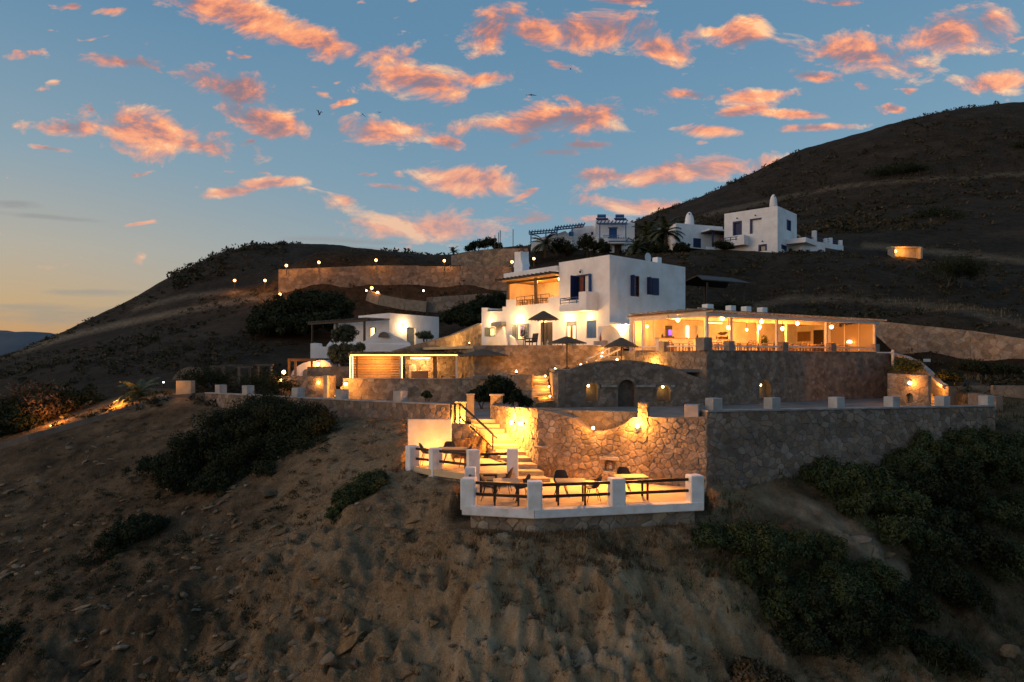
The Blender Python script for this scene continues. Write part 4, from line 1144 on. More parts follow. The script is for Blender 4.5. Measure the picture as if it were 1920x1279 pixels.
for yl, word in ((1.15, 'by the rail'), (3.9, 'deeper inside')):
    for k in range(6):
        x = 1.5+k*2.95+(.5 if yl > 2 else 0)
        if yl > 2 and k == 0: x = 1.6
        where = f'{nm[k]} restaurant table {word}'
        lab = f'wooden {where}, counted from the corner post'
        if tb0 is None: tb0 = wood_table(lab, pv(x, yl, 0), KA, 'restaurant tables')
        else: copy_thing(tb0.e, pv(x, yl, 0), KA, lab)
        for dxx, rr, side in ((-.85, -90, 'left'), (.85, 90, 'right')):
            lab = f'round-backed chair {side} of the {where}, counted from the corner post'
            if ch0 is None: ch0 = wood_chair(lab, pv(x+dxx, yl, 0), KA+R(rr), 'restaurant chairs')
            else: copy_thing(ch0.e, pv(x+dxx, yl+random.Random(k).uniform(-.1, .1), 0), KA+R(rr)+random.Random(k*7).uniform(-.3, .3), lab)
for x, y, lab in ((-.1, 4.2, 'wooden chair at the open left side of the restaurant, nearer the entrance'), (-.1, 3.3, 'wooden chair at the open left side of the restaurant, nearer the corner')):
    copy_thing(ch0.e, pv(x+.3, y, 0), KA+R(200), lab)
pl = Thing('potted_plant', 'bushy green plant in a clay pot between the restaurant tables', 'plant', pv(9.0, 2.6, 0), KA)
pl.part('pot', MB().lathe([(.14, 0), (.2, .35), (.22, .4), (.18, .4)], (0,0,0), 10), 'clay')
def leaf_blob(n, c, r, size, rs):
    g = np.random.default_rng(rs); b = MB()
    for _ in range(n):
        d = g.normal(size=3); d /= np.linalg.norm(d); p = np.array(c)+d*np.array(r)*g.uniform(.4, 1)**.5
        a = g.normal(size=3); a -= a.dot(d)*d*.5; a /= np.linalg.norm(a); e = np.cross(d, a); s_ = size*g.uniform(.6, 1.3)
        b.add([p-a*s_, p+e*s_*.45, p+a*s_, p-e*s_*.45], [(0, 1, 2, 3)])
    return b
pl.part('foliage', leaf_blob(160, (0,0,.95), (.28,.28,.55), .11, 3), 'leaf')

# ================================================================== main white house (local x along its right face, y along its left face)
HP = (7.58, 53.0); HA = R(40)
dHx = (math.cos(HA), math.sin(HA)); dHy = (-math.sin(HA), math.cos(HA))
BZ = 1.05
MH = Thing('white_house', 'two-storey white house with blue shutters, balcony and lit ground floor beside the restaurant', 'house', (*HP, BZ), HA)
def hl(px, py, x=0.0):       # point seen on the left-hand front, x metres in
    P = (HP[0]+dHx[0]*x, HP[1]+dHx[1]*x); t, z = on_plane(px, py, P, dHy); return t, z-BZ
def hr_(px, py, y=0.0):
    P = (HP[0]+dHy[0]*y, HP[1]+dHy[1]*y); t, z = on_plane(px, py, P, dHx); return t, z-BZ
def rectL(px0, py0, px1, py1, x=0.0):
    y0, z0 = hl(px1, py1, x); y1, z1 = hl(px0, py0, x)
    zl = (z0+hl(px0, py1, x)[1])/2; zh = (z1+hl(px1, py0, x)[1])/2
    return [(y0, zl), (y1, zl), (y1, zh), (y0, zh)]
def rectR(px0, py0, px1, py1, y=0.0):
    x0, z1 = hr_(px0, py0, y); x1, z0 = hr_(px1, py1, y)
    zl = (z0+hr_(px0, py1, y)[1])/2; zh = (z1+hr_(px1, py0, y)[1])/2
    return [(x0, zl), (x1, zl), (x1, zh), (x0, zh)]
TOP = 8.16-BZ+.02
YU = hl(1048, 500)[0]; XR = hr_(1285, 500)[0]; YL = hl(903, 600)[0]
hd_balc = rectL(1079, 515, 1108, 561)
h_d1 = rectL(1013, 604, 1036, 652); h_w1 = rectL(969, 608, 984, 637); h_w0 = rectL(917, 614, 928, 631); h_d0 = rectL(930, 611, 945, 651)
h_d2 = rectL(1060, 603, 1081, 652); h_b = rectL(1099, 601, 1118, 634)
for h in (h_d1, h_d2, h_d0):
    h[0] = (h[0][0], .02); h[1] = (h[1][0], .02)
hw1 = rectR(1183, 517, 1199, 556); hw2 = rectR(1214, 521, 1232, 553)
def stepz(px, py): return hl(px, py)
out = [(0, 0), (YL, 0), stepz(903, 577), stepz(914, 577), stepz(914.1, 584), stepz(942, 583), stepz(942.1, 575), stepz(949, 575), stepz(949.1, 562), stepz(967, 562), stepz(967.1, 573.5), stepz(1028, 568), stepz(1028.1, 557), (YU+.01, hl(1047, 556)[1]), (YU, TOP), (0, TOP)]
b = MB()
b.face((0,0,0), (0,1,0), (0,0,1), out, [hd_balc, h_d1, h_w1, h_w0, h_d0, h_d2, h_b], (-1,0,0), .22)
b.face((0,0,0), (1,0,0), (0,0,1), [(0, 0), (XR, 0), (XR, TOP-.12), (.0, TOP)], [hw1, hw2], (0,-1,0), .22)
b.add([(0,0,TOP),(XR,0,TOP-.12),(XR,YU,TOP-.12),(0,YU,TOP),(XR,0,0),(XR,YU,0)], [(0,1,2,3),(1,4,5,2)])
b.add([(0,YU,2.6),(XR,YU,2.6),(XR,YU,TOP-.12),(0,YU,TOP)], [(0,1,2,3)])
zf = hl(1000, 573)[1]-.05
b.add([(0,YU,zf),(4.2,YU,zf),(4.2,YL,zf),(0,YL,zf)], [(0,1,2,3)])            # veranda floor
b.add([(0,YL,0),(6,YL,0),(6,YL,hl(903,577)[1]),(0,YL,hl(903,577)[1])], [(0,1,2,3)])
# thickness of the stepped parapet
for (a, c), (d, e) in zip(out[2:13], out[3:14]):
    b.add([(0,a,c),(0,d,e),(.25,d,e),(.25,a,c)], [(0,1,2,3)])
b.add([(.25, YU, 2.4)]+[(.25, y, z) for y, z in reversed(out[2:14])]+[(.25, YL, 2.4)], [tuple(range(14))])
MH.part('wall', b, 'plaster')
MH.part('parapet_rim', MB().box(XR-.02, XR+.9, .02, 3.5, 1.5, 3.3), 'plaster', bevel=.04)

def pane_L(h, name='pane', m='glass', d=.20, parent=None, lab=None):
    b = MB(); b.extr([(d-.03, y, z) for y, z in h], (.02, 0, 0)); return MH.part(name, b, m, parent=parent, label=lab)
def frame_L(h, w_=.09, m='blue', d=.05, parent=None, x=.02):
    (y0, z0), (y1, _), (_, z1) = h[0], h[1], h[2]
    b = MB()
    b.box(x, x+d, y0, y0+w_, z0, z1); b.box(x, x+d, y1-w_, y1, z0, z1); b.box(x, x+d, y0+w_, y1-w_, z1-w_, z1); b.box(x, x+d, y0+w_, y1-w_, z0, z0+w_)
    return MH.part('window_frame', b, m, parent=parent)
def leaf_L(ya, yb, z0, z1, m, x=.10, name='shutter', slats=True):
    b = MB(); b.box(x, x+.04, ya, yb, z0, z1)
    o = MH.part(name, b, m)
    if slats:
        b2 = MB(); n = 7
        for k in range(n):
            z = z0+(k+.5)*(z1-z0)/n; b2.box(x-.014, x-.001, ya+.05, yb-.05, z-.04, z+.04)
        MH.part('louvre', b2, m, parent=o)
    return o
# balcony door with blue surround
(y0, z0), (y1, _), (_, z1) = hd_balc[0], hd_balc[1], hd_balc[2]
pane_L(hd_balc, 'door_pane'); frame_L(hd_balc, .12, 'blue_deep', .22, x=-.03)
w_ = y1-y0
leaf_L(y1-.50*w_, y1-.24*w_, z0, z1-.12, 'redbrown', .06, 'door_leaf', False); leaf_L(y0+.16*w_, y0+.40*w_, z0, z1-.12, 'white_wood', .07, 'door_leaf', False)
b = MB(); b.box(-.55, -.02, y1-.02, y1+.05, z0, z1-.02); MH.part('shutter', b, 'blue_deep')
b = MB(); b.box(-.30, -.02, y0-.07, y0, z0, z1-.02); MH.part('shutter', b, 'blue')
# right-hand face windows, shutters open
for h, lit in ((hw1, 'redbrown'), (hw2, 'bulbwin')):
    (x0, z0), (x1, _), (_, z1) = h[0], h[1], h[2]
    b = MB(); b.extr([(x, .17, z) for x, z in h], (0, .02, 0))
    pn = MH.part('window_pane', b, 'glass' if lit == 'redbrown' else 'glass')
    f_ = MB(); w_ = .09
    f_.box(x0, x0+w_, .03, .14, z0, z1); f_.box(x1-w_, x1, .03, .14, z0, z1); f_.box(x0+w_, x1-w_, .03, .14, z1-w_, z1); f_.box(x0+w_, x1-w_, .03, .14, z0, z0+w_)
    mx_ = (x0+x1)/2; f_.box(mx_-.03, mx_+.03, .05, .13, z0+w_, z1-w_); f_.box(x0+w_, x1-w_, .06, .12, (z0+z1)/2-.02, (z0+z1)/2+.02)
    MH.part('window_frame', f_, 'redbrown' if lit == 'redbrown' else 'blue_deep')
    if lit == 'bulbwin':
        MH.part('lit_gap', MB().box(mx_-.2, mx_-.06, .145, .168, z0+.1, z1-.1), 'window_glow')
    s_ = MB(); s_.box(x0-.06, x0-.01, -.40, -.01, z0, z1); MH.part('shutter', s_, 'blue_deep')
    if lit != 'redbrown':
        s_ = MB(); s_.bar((mx_+.02, -.01, (z0+z1)/2), (x1+.12, -.10, (z0+z1)/2), .04, z1-z0); MH.part('shutter', s_, 'blue_deep')
# balcony
pj = 1.34; yb0, yb1 = 1.23, 4.27
zb0 = 2.82; zb1 = 4.30
ysplit = 2.05
b = MB(); b.box(-pj, .0, yb0, yb1, zb0, zb0+.16)
b.box(-pj, -pj+.16, yb0+.16, ysplit, zb0+.16, zb1); b.box(-pj, -.0, yb0, yb0+.16, zb0+.16, zb1)
b.box(-pj, -pj+.16, ysplit, yb1, zb0+.16, zb0+.62); b.box(-pj+.16, 0, yb1-.16, yb1, zb0+.16, zb0+.62)
MH.part('balcony', b, 'plaster', bevel=.03)
b = MB()
for z in (zb0+.72, zb0+.92, zb0+1.1): b.bar((-pj+.08, ysplit, z), (-pj+.08, yb1-.05, z), .05, .06)
for y in (ysplit+.3, (ysplit+yb1)/2, yb1-.08): b.box(-pj+.06, -pj+.1, y-.03, y+.03, zb0+.6, zb0+1.13)
b.bar((-pj+.08, yb1-.06, zb0+1.1), (0, yb1-.06, zb0+1.1), .05, .06)
MH.part('balcony_railing', b, 'blue')
# ground floor openings
pane_L(h_d1, 'door_pane', 'darkdoor', .2)
(y0, z0), (y1, _), (_, z1) = h_d1[0], h_d1[1], h_d1[2]
leaf_L(y0+.03, (y0+y1)/2-.02, z0, z1-.03, 'darkdoor', .08, 'door_leaf'); leaf_L((y0+y1)/2+.02, y1-.03, z0, z1-.03, 'darkdoor', .06, 'door_leaf')
MH.part('lit_gap', MB().box(.172, .178, (y0+y1)/2+.08, (y0+y1)/2+.22, .8, 1.75), 'window_glow')
(y0, z0), (y1, _), (_, z1) = h_w1[0], h_w1[1], h_w1[2]
pane_L(h_w1, 'window_pane', 'window_glow', .2); frame_L(h_w1, .08, 'bluegrey')
MH.part('curtain', MB().box(.12, .15, y0+.25, y1-.3, z0+.3, z1-.1), mat('violet_cloth', (.25, .22, .55), (.18, .15, .45), 9, .8))
b = MB(); b.box(-.5, -.02, y1+.01, y1+.06, z0, z1); MH.part('shutter', b, 'bluegrey'); b = MB(); b.bar((-.03, y0-.02, (z0+z1)/2), (-.12, y0-.55, (z0+z1)/2), .04, z1-z0); MH.part('shutter', b, 'bluegrey')
(y0, z0), (y1, _), (_, z1) = h_w0[0], h_w0[1], h_w0[2]
pane_L(h_w0, 'window_pane', 'window_glow', .2); frame_L(h_w0, .1, 'bluegrey'); b = MB(); b.box(-.5, -.02, y1+.01, y1+.06, z0, z1); MH.part('shutter', b, 'bluegrey')
pane_L(h_d0, 'door_leaf', 'white_wood', .2)
yy = hl(929, 608)[0]; ye = hl(949, 608)[0]
MH.part('canopy', MB().box(-.55, -.005, ye, yy, hl(938, 612)[1], hl(938, 604)[1]), 'bluegrey')
(y0, z0), (y1, _), (_, z1) = h_d2[0], h_d2[1], h_d2[2]
pane_L(h_d2, 'door_pane', 'glass', .2)
for a, c in ((.05, .48), (.52, .95)):
    lf = leaf_L(y0+a*w_ if False else y0+a*(y1-y0), y0+c*(y1-y0), z0, z1-.05, 'bluegrey', .09, 'door_leaf', False)
    b = MB(); ya, yc = y0+a*(y1-y0), y0+c*(y1-y0); b.box(.074, .088, ya+.14, yc-.14, .7, 1.75); MH.part('lit_pane', b, 'window_glow', parent=lf)
(y0, z0), (y1, _), (_, z1) = h_b[0], h_b[1], h_b[2]
pane_L(h_b, 'window_pane', 'blue', .2)
leaf_L(y0+.02, (y0+y1)/2-.01, z0+.02, z1-.02, 'blue', .07); leaf_L((y0+y1)/2+.01, y1-.02, z0+.02, z1-.02, 'blue', .07)
# sloping white stair cheek on the left of the ground floor
ya, yb_ = hl(926, 650)[0], hl(967, 650)[0]
sw = [(ya, 0), (yb_-.3, 0), (yb_+.15, 1.9), (yb_+.9, 1.3), (yb_+1.9, .75), (ya-.4, .25)]
MH.part('stair_cheek', MB().extr([(-1.4, y, z) for y, z in sw], (.25, 0, 0)), 'plaster', bevel=.03)
MH.part('stair_cheek', MB().extr([(-.9, y*1.0, z*.75) for y, z in [(hl(985,650)[0], 0), (hl(968,650)[0]+.2, 0), (hl(968,650)[0], 1.6), (hl(977,650)[0], 1.15)]], (.2, 0, 0)), 'plaster', bevel=.03)
# wall lamps
def house_lamp(px, py, power, s=.10, off=.20, m='bulb'):
    y, z = hl(px, py); p = Vector(MH.w(0, y, z)); n = Vector((-dHx[0], -dHx[1], 0))
    wall_lamp(MH, p, n, m, s, power, (1.0, .52, .18), off+.45)
house_lamp(922, 603, 12); house_lamp(975, 601, 26, .12); house_lamp(1068, 598, 26, .12); house_lamp(1107, 594, 14); house_lamp(1022, 602, 12, .07)
x_, z_ = hr_(1166, 612); p = Vector(MH.w(x_, 0, z_)); wall_lamp(MH, p, (-dHy[0], -dHy[1], 0), 'bulb', .12, 30, (1.0, .55, .22), .5)
pts = [hr_(px, py) for px, py in ((1122,652),(1122,613),(1140,612),(1150,618),(1158,632),(1174,652))]
MH.part('curved_buttress', MB().extr([(x, -.004, z) for x, z in pts], (0, -.35, 0)), 'plaster', bevel=.03)
pa, pb = hr_(1134, 605), hr_(1186, 605); MH.part('ledge', MB().box(pa[0], pb[0], -.9, -.005, pa[1]-.1, pa[1]), 'plaster')
yl_, zl_ = hl(1091, 508); b = MB(); b.tube([(0, yl_, zl_), (-.16, yl_, zl_+.1), (-.2, yl_, zl_-.02)], .025, 5); b.lathe([(.05, -.2), (.1, -.08), (.03, 0)], (-.2, yl_, zl_), 8); MH.part('unlit_lamp', b, 'metal')
# upper veranda: roof, posts, back wall, furniture rail
yv0, yv1 = YU, hl(949, 560)[0]
zr = hl(948, 531)[1]
XB = 3.6
VH = 2.45; zr0 = zf+VH
b = MB(); b.box(XB, XB+.2, yv0, yv1+.1, zf, zr0+.5); b.box(.3, XB, yv1-.02, yv1+.16, zf, zr0-.05)
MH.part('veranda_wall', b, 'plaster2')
b = MB(); b.box(XB-.03, XB-.001, yv0+1.3, yv0+2.3, zf, zf+2.05); dv = MH.part('veranda_door', b, 'bluegrey')
MH.part('door_glass', MB().box(XB-.045, XB-.032, yv0+1.45, yv0+2.15, zf+.4, zf+1.9), 'glass', parent=dv)
b = MB(); b.box(-.7, XB+.2, yv0+.004, yv1+.35, zr0+.02, zr0+.10); MH.part('veranda_roof', b, 'wood_pale')
for k in range(14):
    y = yv0+.1+k*(yv1+.2-yv0)/13; MH.part('rafter', MB().box(-1.05, XB-.1, y-.05, y+.05, zr0+.104, zr0+.22), 'wood_dark')
MH.part('fascia', MB().box(-1.0, -.92, yv0+.01, yv1+.4, zr0-.02, zr0+.10), 'wood_dark')
b = MB(); b.box(-.25, XB+.3, yv0+.004, yv1+.1, zr0+.24, zr0+.75); MH.part('roof_parapet', b, 'plaster', bevel=.05)
for y, s_ in ((yv1-.1, .2), (hl(1007, 540, .3)[0], .2)):
    MH.part('veranda_post', MB().box(.05, .05+s_, y-s_/2, y+s_/2, zf, zr0+.02), 'woodgrey')
MH.part('tie_beam', MB().box(.08, .22, yv0, yv1, zr0-.22, zr0-.04), 'woodgrey')
b = MB(); ya, yb_ = hl(967, 570)[0], hl(1028, 570)[0]
for z in (zf+.42, zf+.62, zf+.95): b.bar((.12, yb_, z), (.12, ya, z), .05, .05)
for k in range(5):
    y = yb_+(ya-yb_)*k/4; b.box(.1, .14, y-.025, y+.025, zf+.2, zf+.97)
MH.part('veranda_railing', b, 'woodgrey')
for yy_, in ((yv0+1.6,), (yv0+4.6,)):
    p = MH.w(1.6, yy_, zr0-.12); MH.part('ceiling_light', MB().lathe([(.1, -.1), (.12, .0), (.1, .12)], (1.6, yy_, zr0-.1), 10), 'bulb_soft'); light((p[0], p[1], p[2]-.3), 28, WARM2, .1)
# chimneys and satellite dish
yc, zc = hl(976, 510, 1.0)
zc = zr0+.7
b = MB(); b.box(.7, 1.55, yc-.6, yc+.6, zc-.2, zc+.75); b.extr([(.7, yc-.6, zc+.75), (.7, yc+.6, zc+.75), (.7, yc+.45, zc+1.3), (.7, yc+.45, zc+2.0), (.7, yc-.45, zc+2.0), (.7, yc-.45, zc+1.3)], (.85, 0, 0))
ch = MH.part('chimney', b, 'plaster', bevel=.06); MH.part('cowl', MB().lathe([(.28, 0), (.34, .12), (.22, .3), (.05, .42)], (1.12, yc, zc+2.0), 10), 'clay', parent=ch)
xc = hr_(1232, 480, 2.6)[0]
ch = MH.part('chimney', MB().box(xc-.3, xc+.3, 2.3, 2.9, TOP-.1, TOP+.95), 'plaster', bevel=.05)
xd = hr_(1213, 490, 1.2)[0]
ds = Thing('satellite_dish', 'white satellite dish on the flat roof of the main house', 'satellite dish', MH.w(xd, 1.2, TOP-.08), HA)
b = MB(); b.lathe([(.01, 0), (.25, .03), (.42, .12)], (0,0,0), 14)
b.v = [(x, -z, y+.55) for x, y, z in b.v]; ds.part('reflector', b, 'whitemetal'); ds.part('mast', MB().tube([(0,.05,0),(0,.05,.55)], .03, 6), 'metal')

# veranda table and chairs upstairs
for k, (x, y) in enumerate(((1.3, yv0+3.2), (1.3, yv0+5.3))):
    lab = ['table on the lit upper veranda, nearer the door', 'table on the lit upper veranda, nearer the open end'][k]
    copy_thing(tb0.e, MH.w(x, y, zf), HA, lab)['group'] = 'tables on the upper veranda'
    for dy, w2 in ((-.8, 'one'), (.8, 'other')):
        copy_thing(ch0.e, MH.w(x, y+dy, zf), HA+(0 if dy < 0 else math.pi), f'chair at the {"near" if dy < 0 else "far"} side of the veranda {lab[:5]} '+('by the door' if k == 0 else 'by the open end'))['group'] = 'chairs on the upper veranda'

# house-terrace retaining wall and pieces on the terrace
th = Thing('courtyard_wall', 'brown stone wall below the house courtyard, behind the umbrellas', 'wall', (2.5, 50.2, -1), world=True)
mbw = MB(); cw = [(-2.75, 50.1), (7.3, 49.7), (8.3, 50.9)]
stone_panel(th, cw[0], cw[1], -2.4, -1.0, [(0, 1.08), (1, 1.08)], .45, (.38, .24), seed=110, mbw=mbw, depth=.045)
stone_panel(th, cw[1], cw[2], -1.0, -1.0, [(0, 1.08), (1, .8)], .45, (.38, .24), seed=111, mbw=mbw, depth=.045)
stone_panel(th, (-5.6, 56.5), cw[0], -2.2, -2.2, [(0, 1.08), (1, 1.08)], .4, (.38, .24), seed=112, mbw=mbw, depth=.045)
th.part('core', mbw, 'mortar'); finish_stones(th, 'stone', 300)
# slanting lit wall to the left of the house
th = Thing('ramp_wall', 'yellow-lit stone wall sloping up to the left corner of the house', 'wall', (-8, 60, 1), world=True)
rw = [G(738, 56), G(852, 59.5), G(903, 63.8)]
mbw = MB()
stone_panel(th, rw[0], rw[1], -.4, .2, [(0, ZZ(658, 56)), (1, ZZ(627, 59.5))], .4, (.55, .34), seed=113, mbw=mbw, depth=.035)
stone_panel(th, rw[1], rw[2], .2, .4, [(0, ZZ(627, 59.5)), (1, ZZ(606, 63.8))], .4, (.55, .34), seed=114, mbw=mbw, depth=.035)
th.part('core', mbw, 'mortar'); finish_stones(th)
light((G(880, 59)[0], 59, 1.6), 34, (1, .52, .12), .08)

# ================================================================== kiosk with light strips
KY0 = 50.2
kx0, kx1 = G(657, KY0)[0], G(858, KY0)[0]
KS = Thing('bar_kiosk', 'flat-roofed kiosk outlined by a glowing light strip, with slatted wooden screens', 'kiosk', (kx0, KY0, -1.9))
kw = kx1-kx0; kh = 2.32; kd = 3.4
for x in (.07, kw*.47, kw-.07):
    KS.part('post', MB().box(x-.08, x+.08, -.02, .14, 0, kh-.12), 'white_wood'); 
for x in (kw*.765, ):
    KS.part('post', MB().box(x-.13, x+.13, 1.6, 1.86, 0, kh-.1), 'wood')
KS.part('beam', MB().box(-.15, kw+.15, -.03, .15, kh-.118, kh+.06), 'wood')
KS.part('roof_deck', MB().box(-.2, kw+.2, .16, kd+.2, kh+.0, kh+.1), 'woodgrey')
for k in range(16):
    x = .1+k*(kw-.2)/15; KS.part('rafter', MB().box(x-.05, x+.05, -.35, kd, kh+.104, kh+.2), 'woodgrey')
KS.part('light_strip', MB().box(.0, kw, -.075, -.035, kh-.10, kh-.045), 'led')
for x in (.07, kw*.47): KS.part('light_strip', MB().box(x+.085, x+.115, -.02, .02, .05, kh-.14), 'led')
KS.part('light_strip', MB().box(-.03, -.005, -.06, -.03, 0.05, kh-.14), 'led')
n = 17
for k in range(n):      # slatted back and side screens
    z = .1+k*(kh-.3)/(n-1)
    KS.part('slat', MB().box(.1, kw*.335, 1.9, 1.95, z-.05, z+.05), 'wood_pale')
    KS.part('slat', MB().box(kw*.345, kw*.46, 1.5, 1.55, z-.04, z+.04), 'wood_pale')
    KS.part('slat', MB().box(-.05, 0.0, .2, 1.9, z-.04, z+.04), 'wood_pale')
for x in (.05, kw*.34): KS.part('screen_post', MB().box(x-.05, x+.05, 1.952, 2.05, 0, kh), 'wood')
KS.part('bench', MB().box(kw*.15, kw*.33, 1.2, 1.75, .0, .42), 'wood')
KS.part('counter', MB().box(kw*.55, kw*.70, .9, 1.5, 0, 1.05), 'wood'); KS.part('counter_top', MB().box(kw*.53, kw*.72, .85, 1.55, 1.052, 1.1), 'white_wood')
KS.part('refrigerator', MB().box(kw*.50, kw*.56, 2.3, 2.9, 0, 1.5), 'whitemetal', bevel=.03)
light((kx0+1.7, KY0+.6, -.1), 38, (1, .40, .09), .1); light((kx0+kw*.62, KY0+2.0, -.05), 26, (1, .45, .12), .1)
th = Thing('kiosk_back_wall', 'rough stone wall behind the kiosk with two bright light bars under its top', 'wall', (-4, 53.8, -1.9), world=True)
mbw = MB(); a_, b_ = (kx0+kw*.44, 53.7), G(962, 53.2)
stone_panel(th, a_, b_, -2.0, -2.0, [(0, .40), (1, .42)], .4, (.40, .28), seed=120, mbw=mbw, depth=.06)
th.part('core', mbw, 'mortar'); finish_stones(th)
for px0, px1 in ((771, 806), (922, 957)):
    x0, x1 = G(px0, 53.3)[0], G(px1, 53.2)[0]
    th.part('light_bar', MB().box(x0, x1, 53.02, 53.16, .10, .20), 'led_panel')
    for x in (x0+.35, x1-.35): light((x, 52.8, .0), 11, (1, .55, .2), .06)
th.part('light_strip', MB().box(a_[0]+2.4, b_[0]-1.6, 53.36, 53.42, .26, .30), 'woodgrey')
for x, lab in ((G(841, 51.2)[0], 'small pale table under the right end of the kiosk'),):
    copy_thing(tb0.e, (x, 51.2, -1.9), 0, lab)['group'] = 'kiosk furniture'
copy_thing(ch0.e, (G(862, 51.4)[0], 51.4, -1.9), R(80), 'wooden chair right of the small kiosk table')['group'] = 'kiosk furniture'

th = Thing('kiosk_wall', 'stone retaining wall in front of the kiosk, lit by a round lamp at its left end', 'wall', (-7, 48.5, -3), world=True)
mbw = MB(); a_, b_ = G(643, 48.4), G(888, 48.3)
stone_panel(th, a_, b_, -3.4, -3.4, [(0, -1.36), (1, -1.36)], .4, (.50, .31), seed=121, mbw=mbw, depth=.035)
c_ = G(952, 47.4); d_ = G(998, 46.8)
stone_panel(th, b_, c_, -3.4, -3.4, [(0, -1.36), (.6, -1.36), (.62, -.9), (1, -.85)], .4, (.50, .31), seed=122, mbw=mbw, depth=.035)
stone_panel(th, c_, d_, -3.4, -3.4, [(0, -1.0), (1, -1.0)], .4, (.50, .31), seed=123, mbw=mbw, depth=.035)
th.part('core', mbw, 'mortar'); finish_stones(th)
coping(th, [(a_[0], a_[1], -1.36), (b_[0], b_[1], -1.36)], .45, .06)
p = W(649, 720, 48.38); wall_lamp(th, p, (0, -1, 0), 'bulb_soft', .13, 34, WARM, .9)

th = Thing('entrance_wall', 'grey stone wall with two small round lamps, left of the kiosk wall', 'wall', (-15, 47, -3), world=True)
mbw = MB(); a_, b_ = G(528, 47.4), G(608, 47.0)
stone_panel(th, a_, b_, -3.5, -3.5, [(0, -1.12), (1, -1.12)], .4, (.5, .31), seed=124, mbw=mbw, depth=.035)
stone_panel(th, b_, (b_[0]+.15, b_[1]+2.5), -3.4, -3.4, [(0, -1.12), (1, -1.12)], .4, (.5, .31), seed=125, mbw=mbw, depth=.035)
th.part('core', mbw, 'mortar'); finish_stones(th, 'stone')
for px, py, pw in ((527, 713, 10), (598, 717, 5)):
    wall_lamp(th, W(px, py, 47.2), (.15, -1, 0), 'bulb_soft', .11, pw, WARM, .4)
c = G(611, 46.9); block(th, (c[0], c[1]), .3, .3, -3.2, -1.05, 0, 'step'); light((c[0]+.9, c[1]-.9, -2.3), 6, WARM, .05)
st_ = Thing('garden_step', 'broad pale step between the entrance wall and the kiosk wall', 'step', (*G(624, 48.6), -2.9), world=True)
for k in range(4): st_.part('step', MB().box(G(612, 48.5)[0], G(642, 48.5)[0], 48.2+k*.45, 49.6, -3+k*.17, -2.85+k*.17), 'step', bevel=.015)

# ================================================================== lit garden stair between kiosk and niche wall
th = Thing('garden_stair', 'narrow stone stair glowing between two walls, with small lamps on its right side', 'stair', (*G(1017, 44), -2.95), world=True)
nS = 9; y0_, y1_ = 43.4, 47.8
for k in range(nS):
    ya = y0_+(y1_-y0_)*k/nS; z = -2.95+(k+1)*1.85/nS; c = 1016+ (0)*k
    xa, xb = G(997, ya)[0], G(1036-k*1.2, ya)[0]
    th.part('step', MB().prism([(xa, ya), (xb, ya), (xb, ya+(y1_-y0_)/nS+.02), (xa, ya+(y1_-y0_)/nS+.02)], z-.5, z-.001*k), 'step', bevel=.015)
mbw = stone_panel(th, (G(1036, 43.2)[0]+.02, 43.2), (G(1047, 42.6)[0], 42.55), -3.2, -3.2, [(0, -.9), (1, -.8)], .3, (.3, .25), seed=131, depth=.03)
mbw.box(G(1037, 43.3)[0], G(1037, 43.3)[0]+.3, 43.3, 47.5, -3.1, -.85)
th.part('side_wall', mbw, 'mortar')
mb2 = stone_panel(th, G(952, 45.9), G(997, 45.5), -3.4, -3.4, [(0, -1.0), (1, -1.05)], .5, (.45, .3), seed=132, depth=.04)
th.part('side_wall', mb2, 'mortar_dark'); finish_stones(th, 'stone')
for k, (px, py, yy) in enumerate(((1024, 705, 46.6), (1031, 725, 45.3), (1033, 743, 44.0))):
    p = Vector(W(px, py, yy)); l_ = th.part('step_lamp', MB().box(p.x, p.x+.1, p.y-.06, p.y+.06, p.z-.05, p.z+.07), 'metal'); th.part('bulb', MB().sphere(p-Vector((.06, 0, 0)), .06, 8, 6), 'bulb', parent=l_)
    light(p+Vector((-.4, -.1, .05)), 11, WARM, .04)
SL = [(968, 697, 48.4, 'flat lamp on the courtyard wall left of the garden stair', 12), (1041, 692, 46.4, 'ground spot at the foot of the middle umbrella', 4), (1089, 684, 47.6, 'ground spot right of the middle umbrella, shining on the courtyard wall', 20), (1157, 674.5, 44.8, 'bright ground spot on top of the niche wall beside the right umbrella', 7),
      (1129, 661, 49.3, 'tiny upper lamp beside the white stair rail', 3), (1128, 668, 49.2, 'tiny lower lamp beside the white stair rail', 2)]
for px, py, yy, lab, pw in SL:
    p = W(px, py, yy); L = Thing('spot_lamp', lab, 'lamp', p, 0, 'small ground spots')
    L.part('housing', MB().lathe([(.07, -.16), (.09, -.05), (.09, -.04)], (0,0,0), 8), 'metal'); L.part('bulb', MB().sphere((0,-.03,.0), .075, 8, 6), 'bulb')
    light((p[0], p[1]+.12, p[2]+.22), pw, WARM, .05)
wr = Thing('stair_rail', 'white slanting handrail climbing from the niche wall to the courtyard', 'railing', W(1100, 676, 47.5), world=True)
for dz_, yy in ((0, 0), (.0, .9)):
    a = Vector(W(1100, 674, 46.8+yy*.6)); b_ = Vector(W(1143, 652, 49.4+yy*.6)); wr.part('handrail', MB().bar(a+Vector((yy*.7,0,-yy*.1)), b_+Vector((yy*.9, 0, -yy*.1)), .10, .10), 'white_wood')
    for t in (.03, .97):
        q = a.lerp(b_, t)+Vector((yy*.7,0,-yy*.1)); wr.part('rail_post', MB().bar(q, q-Vector((0,0,.75)), .08, .08), 'white_wood')
for k in range(6):
    x, y, z = W(1112+k*7, 684-k*4.3, 47.2+k*.45); wr.part('step', MB().box(x-.5, x+.9, y, y+.7, z-.6, z-.2), 'step')

